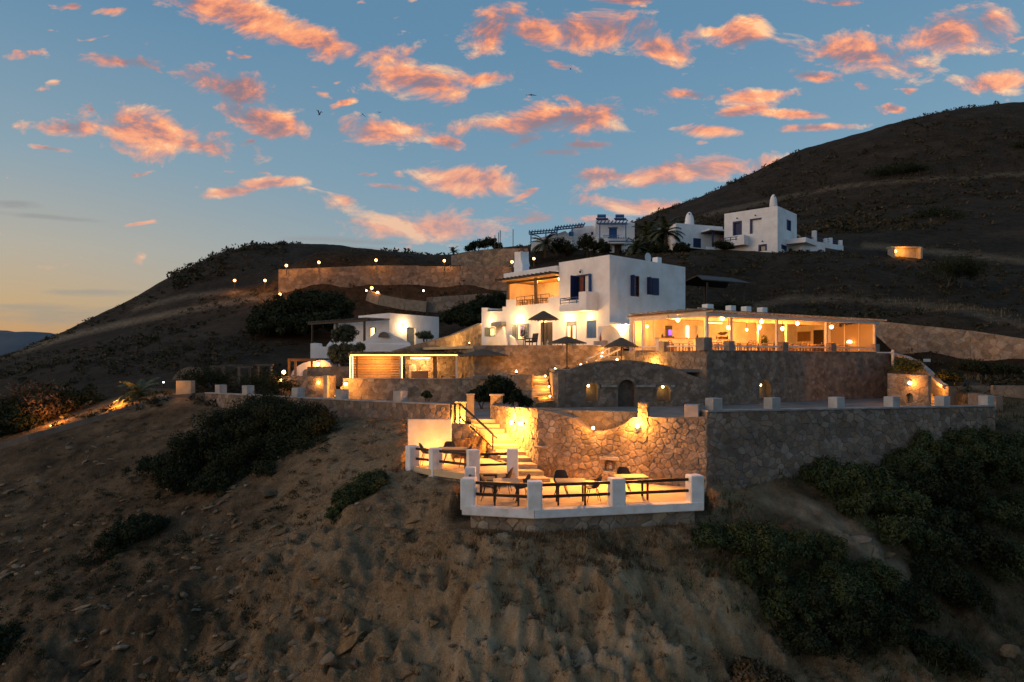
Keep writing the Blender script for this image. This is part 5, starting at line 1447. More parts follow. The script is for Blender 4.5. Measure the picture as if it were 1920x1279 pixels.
# ================================================================== umbrellas
def umbrella(label, px, ptop, pbase, Y, base_z, r=1.2, tilt=0, hpx=None):
    x, _, zt = W(px, ptop, Y)
    U = Thing('thatched_umbrella', label, 'umbrella', (x, Y, base_z), .3, 'thatched umbrellas on the terraces')
    h = zt-base_z; hc = hpx
    U.part('pole', MB().tube([(0,0,0), (0,0,h-.1)], .05, 8), 'wood_dark'); U.part('base', MB().lathe([(.3, 0), (.3, .06), (.07, .1), (.06, .2)], (0,0,0), 12), 'metal')
    cz = h-hc
    b = MB(); b.lathe([(r, cz), (r*.99, cz+.05), (r*.62, cz+hc*.47), (r*.60, cz+hc*.47), (r*.58, cz+hc*.5), (r*.1, cz+hc*.97), (.01, h)], (0,0,0), 16)
    o = U.part('canopy', b, 'thatch')
    g = random.Random(int(px)); f_ = MB()
    for k in range(90):
        a = g.uniform(0, 6.283); rr = r*g.uniform(.97, 1.0); z = cz+.03
        f_.add([(rr*math.cos(a-.035), rr*math.sin(a-.035), z), (rr*math.cos(a+.035), rr*math.sin(a+.035), z), ((rr+.03)*math.cos(a), (rr+.03)*math.sin(a), z-g.uniform(.05, .15))], [(0,1,2)])
    U.part('fringe', f_, 'thatch', parent=o, kind='stuff')
    for k in range(8):
        a = k*math.pi/4; U.part('rib', MB().bar((.03*math.cos(a), .03*math.sin(a), h-.16), (r*.95*math.cos(a), r*.95*math.sin(a), cz+.02), .03, .03), 'wood_dark')
umbrella('umbrella standing in the courtyard in front of the white house', 1019, 583, 650, 51.4, 1.05, 1.15, 0, .66)
umbrella('broad dark umbrella below the courtyard wall, in the middle', 1063, 631, 690, 46.6, -.6, 1.35, 0, .48)
umbrella('umbrella behind the niche wall with its underside glowing orange', 1165, 633, 676, 45.6, -.5, 1.12, 0, .62)
umbrella('wide flat umbrella beside the kiosk, above the dark round bush', 905, 655, 710, 50.2, -1.9, 1.95, 0, .50)

# courtyard furniture
t_ = Thing('lounge_chair', 'dark lounge chair by the house door under the courtyard umbrella', 'chair', (*G(995, 52.4), 1.05), R(-60))
t_.part('seat', MB().box(-.35, .35, -.35, .4, .3, .42), 'wood_dark', bevel=.03); t_.part('backrest', MB().extr([(-.35, .3, .42), (-.35, .42, 1.0), (-.35, .5, 1.0), (-.35, .4, .42)], (.7, 0, 0)), 'wood_dark')
for x in (-.32, .32):
    t_.part('armrest', MB().box(x-.04, x+.04, -.35, .4, .58, .63), 'wood_dark')
    for y in (-.3, .34): t_.part('leg', MB().box(x-.03, x+.03, y-.03, y+.03, 0, .58), 'wood_dark')
for px, yy, lab, h, m_ in ((1018, 51.9, 'small white lantern on the courtyard edge, left one', .34, 'whiteglaze'), (1027, 51.8, 'larger white lantern on the courtyard edge, right one', .5, 'whiteglaze')):
    L = Thing('lantern', lab, 'lantern', (*G(px, yy), 1.08)); L.part('frame', MB().lathe([(.1, 0), (.1, .03), (.015, h*.95), (.015, h)], (0,0,0), 6), 'whitemetal'); L.part('candle_glass', MB().lathe([(.075, .04), (.075, h*.7)], (0,0,0), 8), m_)
L = Thing('stone_planter', 'grey stone planter box with a bottle on it at the right end of the courtyard', 'planter', (*G(1124, 50.9), .9))
L.part('box', MB().box(-.42, .42, -.25, .25, 0, .5), 'concrete', bevel=.02); L.part('box', MB().box(.2, .6, -.22, .28, 0, .55), 'step', bevel=.02)
o_ = obj('bottle', MB().lathe([(.06, 0), (.09, .15), (.08, .3), (.02, .5), (.025, .62)], (0,0,0), 8), M['clay']); o_.location = (*G(1126, 50.9), 1.4); tag(o_, 'tall brown bottle standing on the grey planter', 'bottle')

# ================================================================== terrace furniture
def slim_table(label, x, y, z, rz, w_=.85, d_=.8):
    c = Thing('terrace_table', label, 'table', (x, y, z), rz, 'dark-legged tables on the white terraces')
    c.part('tabletop', MB().box(-w_/2, w_/2, -d_/2, d_/2, .715, .75), 'wood_pale', bevel=.008)
    c.part('apron', MB().box(-w_/2+.03, w_/2-.03, -d_/2+.03, d_/2-.03, .655, .713), 'wood_dark')
    for sx in (-1, 1):
        for sy in (-1, 1):
            x_, y_ = sx*(w_/2-.05), sy*(d_/2-.05); c.part('leg', MB().box(x_-.03, x_+.03, y_-.03, y_+.03, 0, .655), 'wood_dark')
    return c
def bucket_chair(label, x, y, z, rz):
    c = Thing('bucket_chair', label, 'chair', (x, y, z), rz, 'rattan bucket chairs on the white terraces')
    prof = [(.22, .44, .20, .0), (.12, .425, .23, .03), (-.02, .42, .25, .06), (-.15, .45, .26, .09), (-.23, .55, .25, .10), (-.27, .68, .235, .07), (-.30, .80, .20, .04), (-.31, .86, .14, .02)]
    b = MB(); n = 7
    for (y_, z_, w2, cu) in prof:
        for k in range(n):
            t = -1+2*k/(n-1); b.v.append((w2*t, y_+(abs(t)**2)*cu*(1.4 if z_ > .5 else .3), z_+(abs(t)**2.2)*cu*(1.3 if z_ < .6 else .1)))
    for i in range(len(prof)-1):
        for k in range(n-1): a = i*n+k; b.f.append((a, a+1, a+n+1, a+n))
    o = c.part('seat_shell', b, 'rattan', smooth=True); so_ = o.modifiers.new('solid', 'SOLIDIFY'); so_.thickness = .022
    for sx in (-1, 1):
        for (y0, y1) in ((.12, .24), (-.12, -.22)):
            c.part('leg', MB().tube([(sx*.12, y0, .43), (sx*.22, y1, 0)], .011, 5).tube([(sx*.07, y0, .43), (sx*.22, y1, 0)], .011, 5), 'metal')
    return c
slim_table('square table at the left corner of the front terrace', *G(949, 21.85), FZ, .05, .84, .84)
slim_table('square table in the middle of the front terrace', *G(1070, 21.9), FZ, .02, .95, .7)
slim_table('table behind the right-hand white post of the front terrace', *G(1183, 22.7), FZ, .1, 1.05, .7)
slim_table('table close to the stair foot behind the left corner table', *G(916, 23.5), FZ, 0, .62, .7)
slim_table('long table on the small upper terrace', *G(848, 25.95), UZ, -.05, 1.15, .7)
for px, Y, z, rz, lab in ((916, 22.4, FZ, -95, 'bucket chair left of the corner table on the front terrace'), (978, 22.2, FZ, 100, 'bucket chair right of the corner table on the front terrace'),
        (1053, 22.95, FZ, 185, 'bucket chair behind the middle table of the front terrace'), (1112, 22.2, FZ, 95, 'bucket chair at the right side of the middle terrace table'),
        (1170, 23.6, FZ, 180, 'bucket chair behind the right-hand terrace table'), (946, 23.7, FZ, 80, 'bucket chair seen from the side by the stair-foot post'),
        (842, 26.9, UZ, 180, 'bucket chair behind the long table on the upper terrace'), (872, 26.2, UZ, 95, 'bucket chair at the right end of the long upper table'), (800, 26.7, UZ, -70, 'bucket chair behind the left railing of the upper terrace')):
    bucket_chair(lab, *G(px, Y), z, R(rz))

# ================================================================== small white house on the left
SP = (-12.6, 70.0); SA = R(47)
dSx = (math.cos(SA), math.sin(SA)); dSy = (-math.sin(SA), math.cos(SA))
SZ = .6
SH = Thing('guest_house', 'low white guest house with a dark pergola and a lit doorway, behind the kiosk', 'house', (*SP, SZ), SA)
def sl_(px, py, x=0.0):
    t, z = on_plane(px, py, (SP[0]+dSx[0]*x, SP[1]+dSx[1]*x), dSy); return t, z-SZ
def sr_(px, py, y=0.0):
    t, z = on_plane(px, py, (SP[0]+dSy[0]*y, SP[1]+dSy[1]*y), dSx); return t, z-SZ
xe = sr_(823, 600)[0]; ztop = sr_(731, 587)[1]; yl1 = sl_(672, 592)[0]; yl2 = sl_(621, 601)[0]
x0, zt0 = sr_(763, 614); x1, _ = sr_(780, 614)
hd = [(x0, .5), (x1, .5), (x1, zt0), (x0, zt0)]
b = MB()
b.face((0,0,0), (1,0,0), (0,0,1), [(0,-1),(xe,-1),(xe,ztop-.1),(0,ztop)], [hd], (0,-1,0), .35)
y0, zw0 = sl_(703, 632); y1, zw1 = sl_(694, 615)
hw = [(y0, zw0), (y1, zw0), (y1, zw1), (y0, zw1)]
b.face((0,0,0), (0,1,0), (0,0,1), [(0,-1),(yl1,-1),(yl1,ztop-.05),(0,ztop)], [hw], (-1,0,0), .25)
b.add([(0,0,ztop),(xe,0,ztop-.1),(xe,yl1,ztop-.1),(0,yl1,ztop),(xe,0,-1),(xe,yl1,-1),(0,yl1,-1)], [(0,1,2,3),(1,4,5,2),(3,2,5,6)])
SH.part('wall', b, 'plaster')
SH.part('side_wing', MB().box(.3, 4.5, yl1-.02, yl2, -1, ztop-.55), 'plaster', bevel=.06)
SH.part('door_leaf', MB().extr([(x, .33, z) for x, z in hd], (0, .02, 0)), 'bluegrey')
SH.part('door_jamb', MB().box(x1-.02, x1+.12, -.03, .0, .5, zt0+.02), 'plaster')
pn = SH.part('window_pane', MB().extr([(.2, y, z) for y, z in hw], (.02, 0, 0)), 'led_panel')
SH.part('window_frame', MB().box(-.06, .05, y0-.18, y0, zw0, zw1).box(-.06, .05, y1, y1+.10, zw0, zw1).box(-.06, .05, y0, y1, zw1, zw1+.1), 'wood_pale', parent=pn)
x, z = sr_(755, 612); p = Vector(SH.w(x, 0, z)); n = Vector((-dSy[0], -dSy[1], 0)); wall_lamp(SH, p, n, 'bulb', .14, 26, (1, .60, .26), .45)
# pergola in front
pz = sl_(700, 604, -1)[1]
for (px, xo) in ((588, -2.6), (745, -2.6)): pass
for x, y in ((-2.6, .6), (-2.6, 5.6), (-2.6, 10.4)):
    SH.part('pergola_post', MB().box(x-.09, x+.09, y-.09, y+.09, -.6, pz), 'wood_dark')
SH.part('pergola_beam', MB().box(-2.72, -2.5, -.2, 11.2, pz+.0, pz+.2), 'wood_dark')
for k in range(24):
    y = -.1+k*.48; SH.part('rafter', MB().box(-3.0, .25 if y > 5.4 else -.02, y-.05, y+.05, pz+.204, pz+.34), 'woodgrey')
# curved white garden walls
def cwall(label_unused, pts, push): SH.part('garden_wall', MB().extr(pts, push), 'plaster', bevel=.04)
def sw_(px, py, Y): return W(px, py, Y)
def to_local(th, v):
    d = Vector(v)-Vector(th.loc); c, s_ = math.cos(-th.rz), math.sin(-th.rz); return Vector((d.x*c-d.y*s_, d.x*s_+d.y*c, d.z))
def curtain(px_top, ybot, Y0, Y1, push=.35, hole=None):
    pts = []
    n_ = len(px_top)
    top = [W(px, py, Y0+(Y1-Y0)*i/(n_-1)) for i, (px, py) in enumerate(px_top)]
    pts = [to_local(SH, p) for p in top]+[to_local(SH, W(px_top[-1][0], ybot, Y1)), to_local(SH, W(px_top[0][0], ybot, Y0))]
    d = Vector(pts[0]); 
    SH.part('garden_wall', MB().extr(pts, to_local(SH, Vector(SH.loc)+Vector((0, push, 0)))), 'plaster')
curtain([(676,643),(690,636),(702,625),(712,618),(722,619),(738,628),(752,634),(768,643),(770,648)], 668, 66.5, 65.5)
curtain([(612,648),(617,642),(630,628),(645,620),(655,624),(668,640),(676,646)], 668, 67.5, 67)
o_ = W(720, 633, 65.9); b = MB(); c = to_local(SH, o_); 
b.extr([to_local(SH, Vector(o_)+Vector((r*math.cos(a), -.12, r*math.sin(a)))) for r, a in [(.55, k*math.pi/8) for k in range(9)]], to_local(SH, Vector(SH.loc)+Vector((0, .1, 0))))
SH.part('arch_opening', b, 'mortar_dark')
SH.part('corner_block', MB().extr([to_local(SH, W(px, py, 66)) for px, py in ((582,644),(590,643),(592,650),(620,650),(620,672),(582,672))], to_local(SH, Vector(SH.loc)+Vector((0, 2.5, 0)))), 'plaster')

AV = Thing('arched_annex', 'tiny white annex with a rounded roof and arch, half hidden under a wooden pergola', 'building', (*G(582, 56), -1.6), world=True)
pts = [W(px, py, 56) for px, py in ((545,705),(548,697),(556,688),(568,681),(582,677),(598,675),(610,676),(618,681),(622,688),(622,705))]
AV.part('wall', MB().extr(pts, (0, 3, 0)), 'plaster')
AV.part('arch_opening', MB().extr([W(px, py, 55.95) for px, py in ((568,705),(568,697),(571,693),(575,692),(578,697),(578,705))], (0, .04, 0)), 'bluegrey')
p = W(597, 683, 55.9); wall_lamp(AV, p, (0,-1,0), 'bulb_soft', .14, 13, WARM2, .5)
for px in (542, 554, 585):
    a = Vector(W(px, 707, 55)); AV.part('pergola_post', MB().bar(a, (a.x, a.y, ZZ(676, 55)), .16, .16), 'wood')
AV.part('pergola_beam', MB().bar(W(540, 675, 55), W(592, 675, 55), .2, .22), 'wood')
p = W(532, 698, 54); wl = Thing('garden_lamp', 'round lamp on the rocky bank left of the little annex', 'lamp', p); wl.part('globe', MB().sphere((0,0,0), .16, 10, 7), 'bulb_soft', smooth=True); wl.part('post', MB().tube([(0,0,-1.0),(0,0,-.14)], .03, 6), 'metal'); light((p[0], p[1]-.35, p[2]+.1), 8, WARM, .1)
th = Thing('garden_wall', 'plain stone wall left of the kiosk below the guest house trees', 'wall', (*G(615, 54), -1.4), world=True)
mbw = stone_panel(th, G(576, 54.2), G(657, 53.4), -2.4, -2.4, [(0, ZZ(688, 54.2)), (1, ZZ(687, 53.4))], .4, (.55, .36), seed=140, depth=.03); th.part('core', mbw, 'mortar_dark'); finish_stones(th, 'stone_dark')

# bare pergola frames on the left slope
for (pa, pb, pt, pbm, Y, lab) in ((400, 416, 689, 716, 50, 'low wooden frame nearest the rounded mound on the left slope'), (420, 448, 687, 718, 49.5, 'upright wooden frame with a pale top beam on the left slope'), (448, 468, 690, 714, 50, 'pair of wooden posts in the middle of the left slope'), (484, 508, 686, 704, 53, 'wooden frame nearest the lamps on the left slope')):
    x0_, x1_ = G(pa, Y)[0], G(pb, Y)[0]; z0_, z1_ = ZZ(pbm+6, Y), ZZ(pt, Y)
    f_ = Thing('garden_pergola', lab, 'pergola', (x0_, Y, z0_), 0, 'bare pergola frames')
    for x in (0, x1_-x0_):
        for y in (0,): f_.part('post', MB().box(x-.07, x+.07, y-.07, y+.07, 0, z1_-z0_), 'woodgrey')
    f_.part('beam', MB().box(-.2, x1_-x0_+.2, -.08, .08, z1_-z0_, z1_-z0_+.14), 'woodgrey')
th = Thing('stone_mound_wall', 'rounded stone wall behind the wooden frames on the left slope', 'wall', (*G(352, 52), -2), world=True)
mbw = MB(); mbw.extr([W(px, py, 52) for px, py in ((322,712),(330,700),(340,692),(355,688),(368,689),(376,697),(382,712))], (0, .5, 0)); th.part('core', mbw, 'mortar_dark')

# ================================================================== upper white house (right)
UP = (38.9, 100.0); UA = R(48); UZ0 = 15.2
dUx = (math.cos(UA), math.sin(UA)); dUy = (-math.sin(UA), math.cos(UA))
UH = Thing('hilltop_house', 'white cubic house with blue windows and a bullet-shaped chimney on the upper right', 'house', (*UP, UZ0), UA)
def ul(px, py, x=0.0):
    t, z = on_plane(px, py, (UP[0]+dUx[0]*x, UP[1]+dUx[1]*x), dUy); return t, z-UZ0
def ur(px, py, y=0.0):
    t, z = on_plane(px, py, (UP[0]+dUy[0]*y, UP[1]+dUy[1]*y), dUx); return t, z-UZ0
def rq(fn, a, b, c, d):
    t0, z1 = fn(a, b); t1, z0 = fn(c, d); lo, hi = min(t0, t1), max(t0, t1); return [(lo, z0), (hi, z0), (hi, z1), (lo, z1)]
yT = ul(1358, 399)[0]; xT = ur(1494, 396)[0]; zT = ul(1458, 386)[1]
wins = [rq(ul, 1374, 416, 1391, 440), rq(ul, 1406, 411, 1428, 436), rq(ul, 1422, 459, 1438, 470)]
winr = [rq(ur, 1475, 411, 1483, 434), rq(ur, 1465, 458, 1475, 470)]
b = MB(); b.face((0,0,0), (0,1,0), (0,0,1), [(0,0),(yT,0),(yT,zT),(0,zT)], wins, (-1,0,0), .25); b.face((0,0,0), (1,0,0), (0,0,1), [(0,0),(xT,0),(xT,zT),(0,zT)], winr, (0,-1,0), .25)
b.add([(0,0,zT),(xT,0,zT),(xT,yT,zT),(0,yT,zT),(xT,0,0),(xT,yT,0),(0,yT,0)], [(0,1,2,3),(1,4,5,2),(3,2,5,6)])
UH.part('wall', b, 'plaster')
for i, w in enumerate(wins):
    m_ = ('blue_deep', 'plaster', 'glass')[i]
    pn = UH.part('window_pane', MB().extr([(.2, y, z) for y, z in w], (.02, 0, 0)), m_)
    f_ = MB(); (a, c), (d, _), (_, e) = w[0], w[1], w[2]
    if i == 1: f_.box(-.03, .18, d-.28, d, c, e).box(-.03, .18, a, d-.28, e-.2, e)
    else: f_.box(-.03, .18, a, a+.25, c, e).box(-.03, .18, d-.25, d, c, e).box(-.03, .18, a+.25, d-.25, e-.25, e)
    UH.part('window_frame', f_, 'blue_deep', parent=pn)
    UH.part('unlit_lamp', MB().lathe([(.08, -.1), (.12, .0), (.03, .1)], (-.15, (a+d)/2, e+.45), 6), 'metal')
for i, w in enumerate(winr):
    pn = UH.part('window_pane', MB().extr([(x, .2, z) for x, z in w], (0, .02, 0)), 'blue_deep')
    (a, c), (d, _), (_, e) = w[0], w[1], w[2]; UH.part('window_frame', MB().box(a, a+.18, -.03, .18, c, e).box(d-.18, d, -.03, .18, c, e), 'blue', parent=pn)
def chimney_bullet(th, x, y, z, r, h, m='plaster'):
    b = MB(); b.lathe([(r, 0), (r*.98, h*.25), (r*.88, h*.55), (r*.66, h*.8), (r*.36, h*.94), (.02, h)], (x, y, z), 14); o = th.part('chimney', b, m, smooth=True)
    for a in (-2.3, -.9):
        th.part('smoke_hole', MB().box(x+r*.6*math.cos(a)-.08, x+r*.6*math.cos(a)+.08, y+r*.75*math.sin(a)-.08, y+r*.75*math.sin(a)+.08, z+h*.78, z+h*.86), 'metal', parent=o)
chimney_bullet(UH, .75, .9, zT-.02, .56, 2.0)
# balcony on the left front, terrace arm on the right
ya, yb = ul(1389, 470)[0], ul(1362, 470)[0]
zb_ = ul(1380, 462)[1]+.9
b = MB(); b.box(-1.7, 0, 1.9+ya-ya, yT+.3, 1.85, 2.05); 
yL0, yL1 = ul(1404, 450)[0], yT+.2
b = MB(); b.box(-1.7, 0, yL0, yL1, 2.0, 2.2); b.box(-1.7, -1.5, yL0, yL0+1.0, 2.2, 3.5); b.box(-1.5, 0, yL0, yL0+.2, 2.2, 3.5); b.box(-1.7, -1.5, yL0+1.0, yL1, 2.2, 2.75); b.box(-1.5, 0, yL1-.2, yL1, 2.2, 2.75)
UH.part('balcony', b, 'plaster', bevel=.04)
b = MB()
for z in (2.95, 3.3): b.bar((-1.6, yL0+1.0, z), (-1.6, yL1-.1, z), .07, .09)
for k in range(4): y = yL0+1.3+k*(yL1-yL0-1.5)/3; b.box(-1.64, -1.56, y-.05, y+.05, 2.7, 3.34)
UH.part('balcony_railing', b, 'blue_deep')
xr0 = ur(1475, 440)[0]
b = MB(); b.box(xr0-.3, xr0+4.6, -2.9, -.005, 2.15, 2.9); UH.part('balcony', b, 'plaster', bevel=.05)
def uloc(v):
    d = Vector(v)-Vector(UH.loc); c, s_ = math.cos(-UH.rz), math.sin(-UH.rz); return Vector((d.x*c-d.y*s_, d.x*s_+d.y*c, d.z))
AA, AB_ = Vector((43.4, 102.2, 0)), Vector((52.6, 108.4, 0)); ad = (AB_-AA).normalized(); an = Vector((-ad.y, ad.x, 0))
b = MB(); b.extr([uloc(AA+Vector((0,0,14.5))), uloc(AB_+Vector((0,0,14.5))), uloc(AB_+Vector((0,0,18.1))), uloc(AA+Vector((0,0,18.1)))], uloc(AA+an*5)-uloc(AA))
UH.part('terrace_arm', b, 'plaster', bevel=.06)
def apt(t, z, o=.3): return uloc(AA.lerp(AB_, t)+an*o+Vector((0,0,z)))
UH.part('terrace_post', MB().box(xr0+4.0, xr0+4.6, -2.9, -2.3, 2.9, 4.5), 'plaster', bevel=.04)
for t, h in ((.32, 19.3), (.6, 18.9), (.72, 19.1), (.97, 19.0)):
    UH.part('terrace_post', MB().bar(apt(t, 18.1), apt(t, h), .55, .5, up=ad), 'plaster', bevel=.04)
b = MB()
for z in (18.5, 18.8): b.bar(apt(.34, z), apt(.96, z), .07, .07)
b.bar((xr0, -2.7, 3.3), (xr0+3.6, -2.7, 3.3), .07, .07); b.bar((xr0, -2.7, 3.1), (xr0+3.6, -2.7, 3.1), .06, .06)
UH.part('terrace_railing', b, 'blue_deep')
for k, x in enumerate((8.2, 9.3, 10.4, 11.2)): UH.part('pergola_slat', MB().box(x-.06, x+.06, .8, 3.8, 4.6, 4.75), 'wood_pale')
UH.part('pergola_beam', MB().box(7.8, 11.6, .7, .85, 4.45, 4.6), 'wood_pale'); UH.part('pergola_beam', MB().box(7.8, 11.6, 3.7, 3.85, 4.45, 4.6), 'wood_pale')
for x in (7.9, 11.5):
    for y in (.78, 3.78): UH.part('pergola_post', MB().box(x-.09, x+.09, y-.09, y+.09, 2.6, 4.45), 'wood_pale')
UH.part('pergola_screen', MB().box(8, 11.4, 3.6, 3.68, 2.9, 4.4), 'wood_pale')
UH.part('garage_opening', MB().bar(apt(.55, 16.7, -.02), apt(.95, 16.7, -.02), .03, 1.3), 'woodgrey')
# lower left wing with its own chimney
WG = Thing('hilltop_wing', 'low white wing with dark canopy left of the hilltop house', 'house', (*G(1330, 108), 15.5), R(20))
wl_ = G(1275, 108)[0]-G(1330, 108)[0]
b = MB(); b.box(-6.2, 2.6, 0, 6, 0, ZZ(423, 108)-15.5); WG.part('wall', b, 'plaster', bevel=.08)
WG.part('canopy', MB().box(-1.6, 3.8, -2.4, .0, 4.55, 4.75), 'plaster'); WG.part('canopy_soffit', MB().box(-1.6, 3.8, -2.4, -.01, 4.4, 4.548), 'wood_dark')
WG.part('canopy_post', MB().box(-1.0, -.8, -2.2, -2.0, 0, 4.4), 'blue_deep'); WG.part('side_wall', MB().box(1.9, 4.0, -.6, -.1, 0, 4.3), 'wood_pale')
WG.part('window_pane', MB().box(-3.0, -1.6, -.03, -.005, 1.7, 3.6), 'blue_deep'); WG.part('balcony', MB().box(-2.4, 1.2, -2.6, -2.4, .9, 1.9), 'plaster', bevel=.04)
chimney_bullet(WG, -2.6, 1.6, ZZ(423, 108)-15.6, .75, 2.4)
light((G(1305, 105)[0], 105, 15.9), 30, WARM, .2); WG.part('awning', MB().extr([(-6.5, -3.6, 1.35), (-1.0, -3.6, 1.2), (-1.0, -3.6, 1.3), (-6.5, -3.6, 1.5)], (0, 2.6, 0)), 'white_wood')

# ================================================================== blue-trimmed house on the crest
BH = Thing('crest_house', 'white house with blue pergolas on the crest behind the palms', 'house', (*G(1153, 128), 19.3))
def bx(px): return (px-1153)/10.0
def bz(py): return ZZ(py, 128)-19.3
w0 = [(bx(1142), bz(447)), (bx(1157), bz(447)), (bx(1157), bz(428)), (bx(1142), bz(428))]
b = MB(); b.face((0,0,0), (1,0,0), (0,0,1), [(bx(1117),-1),(bx(1190),-1),(bx(1190),bz(418)),(bx(1117),bz(413))], [w0], (0,-1,0), .3)
b.box(bx(1117), bx(1190), .35, 7, -1, bz(418)); b.add([(bx(1117),0,bz(413)),(bx(1190),0,bz(418)),(bx(1190),.4,bz(418)),(bx(1117),.4,bz(413)),(bx(1190),0,-1),(bx(1190),.4,-1),(bx(1117),0,-1),(bx(1117),.4,-1)], [(0,1,2,3),(1,4,5,2),(0,3,7,6)])
BH.part('wall', b, 'plaster')
BH.part('balcony', MB().box(bx(1112), bx(1170), -2, -.005, bz(460), bz(450)), 'plaster', bevel=.04)
BH.part('window_pane', MB().box(w0[0][0], w0[1][0], .2, .24, w0[0][1], w0[2][1]), 'blue'); BH.part('window_frame', MB().box(w0[0][0]-.15, w0[1][0]+.15, -.05, .02, w0[2][1], w0[2][1]+.18), 'blue_light')
BH.part('balcony_railing', MB().bar((bx(1128), -1.9, bz(448)), (bx(1158), -1.9, bz(448)), .1, .12).bar((bx(1128), -1.9, bz(445)), (bx(1158), -1.9, bz(445)), .1, .1), 'blue_light')
for py, x0_, x1_ in ((420, 1119, 1173), (452, 1138, 1175)):
    BH.part('pergola_beam', MB().box(bx(x0_), bx(x1_), -2.1, -1.9, bz(py+4)-.1, bz(py+4)+.12), 'blue_light')
    BH.part('pergola_beam', MB().box(bx(x0_), bx(x1_), -.4, -.2, bz(py)-.1, bz(py)+.12), 'blue_light')
    for k in range(9): x = bx(x0_)+(bx(x1_)-bx(x0_))*k/8; BH.part('pergola_slat', MB().box(x-.07, x+.07, -2.4, -.01, bz(py)+.124, bz(py)+.28), 'blue_light')
for px in (1122, 1170): BH.part('pergola_post', MB().box(bx(px)-.08, bx(px)+.08, -2.08, -1.92, bz(450), bz(424)-.1), 'blue_light')
BH.part('door', MB().box(bx(1152), bx(1165), -.04, -.01, bz(476), bz(460)), 'darkdoor')
# stepped wings to the left
b = MB(); b.extr([(bx(px), 1.5, bz(py)) for px, py in ((1040,480),(1040,446),(1052,440),(1065,436),(1076,424),(1084,419),(1094,418),(1098,421),(1118,420),(1118,480))], (0, 5, 0)); BH.part('wing_wall', b, 'plaster')
b = MB(); b.extr([(bx(px), .5, bz(py)) for px, py in ((995,480),(997,456),(1010,446),(1030,440),(1046,437),(1060,432),(1070,440),(1074,452),(1078,480))], (0, 4, 0)); BH.part('wing_wall', b, 'plaster')
b = MB(); b.lathe([(.5, 0), (.42, .35), (.2, .62), (.02, .7)], (bx(1089), 3, bz(419)), 12); BH.part('roof_dome', b, 'plaster', smooth=True)
for x0_, x1_, pa, pb_, leg in ((992, 1045, 439, 435, 458), (1040, 1094, 431, 425, 446)):
    for yy in (-2.0, .2): BH.part('pergola_beam', MB().bar((bx(x0_), yy, bz(pa)), (bx(x1_), yy, bz(pb_)), .14, .22), 'blue_light')
    for k in range(11):
        t = k/10; x = bx(x0_)+(bx(x1_)-bx(x0_))*t; z = bz(pa)+(bz(pb_)-bz(pa))*t; BH.part('pergola_slat', MB().box(x-.08, x+.08, -2.5, .45, z+.12, z+.28), 'blue_light')
    for x in (bx(x0_)+.3, (bx(x0_)+bx(x1_))/2+.4): BH.part('pergola_post', MB().box(x-.11, x+.11, -2.1, -1.9, bz(leg), bz(pa)), 'blue_light')
BH.part('window_pane', MB().box(bx(1067), bx(1076), .45, .48, bz(442), bz(434)), 'blue_light'); BH.part('window_pane', MB().box(bx(1110), bx(1114), 1.45, 1.48, bz(438), bz(432)), 'blue_deep')
for px, lab in ((1128, 'solar water heater with blue tank, left one on the crest house roof'), (1162, 'solar water heater with blue tank, right one on the crest house roof')):
    S = Thing('water_heater', lab, 'water heater', (G(px, 130)[0], 130, ZZ(416, 130)), 0, 'solar water heaters')
    S.part('tank', MB().tube([(-.8, 0, 1.1), (.8, 0, 1.1)], .32, 10), 'blue_light'); S.part('collector', MB().extr([(-1.1, -1.2, .1), (-1.1, .1, .75), (-1.1, .1, .65), (-1.1, -1.2, 0)], (2.3, 0, 0)), 'blue_deep')
    for x in (-.7, .7): S.part('leg', MB().box(x-.05, x+.05, -.05, .05, 0, .9), 'metal')

# ================================================================== hillside walls and lamps
def hill_wall(label, pts, zb, seed, size=(1.1, .7), m='stone', fake=True):
    th = Thing('hillside_wall', label, 'wall', (pts[0][0], pts[0][1], zb), world=True); mbw = MB()
    for i, (p, q) in enumerate(zip(pts[:-1], pts[1:])):
        stone_panel(th, p, q, zb, zb, [(0, p[2]), (1, q[2])], .6, size, seed=seed+i, mbw=mbw, depth=.06, gap=.03)
    th.part('core', mbw, 'mortar' if m == 'stone' else 'mortar_dark'); finish_stones(th, m)
def HW(*a): return [W(px, py, Y) for px, py, Y in a]
hill_wall('broad lit stone terrace wall on the hillside above the guest house', HW((522,505,108),(600,502,108.5),(700,498,109),(785,498,109)), 7.5, 200, (.95, .55), 'stone_dark')
hill_wall('stone wall continuing to the right behind the main chimney', HW((785,499,109),(960,500,106)), 8.5, 210, (.95, .55), 'stone_dark')
hill_wall('upper lit garden wall in front of the crest house', HW((846,479,118),(905,468,118),(948,466,116.5),(990,466,116)), 13, 220, (.95, .55))
hill_wall('low stone wall beneath the dark hedge, left of the main house', HW((800,558,96),(870,553,95),(948,548,93)), 4, 230, (1.3, .8), 'stone_dark')
hill_wall('long stone wall running to the right edge behind the restaurant', HW((1635,601,63),(1720,610,60),(1820,620,57),(1930,637,54),(2100,655,52)), -2.8, 240, (.7, .40), 'stone')
hill_wall('low stone wall below the palms beside the chimney of the main house', HW((1150,488,112),(1220,478,112),(1290,476,112)), 13, 250, (1.5, .9))
th = Thing('path_wall', 'pale ramp wall with slanting top beside the two lamps under the hillside wall', 'wall', (*G(690, 98), 8), world=True)
mbw = MB(); 
for p, q in zip(HW((690,545,98),(712,553,97),(760,562,96)), HW((712,553,97),(760,562,96),(800,566,95.5))): mbw.bar(Vector(p)-Vector((0,0,.7)), Vector(q)-Vector((0,0,.7)), .5, 1.5)
th.part('core', mbw, 'mortar')
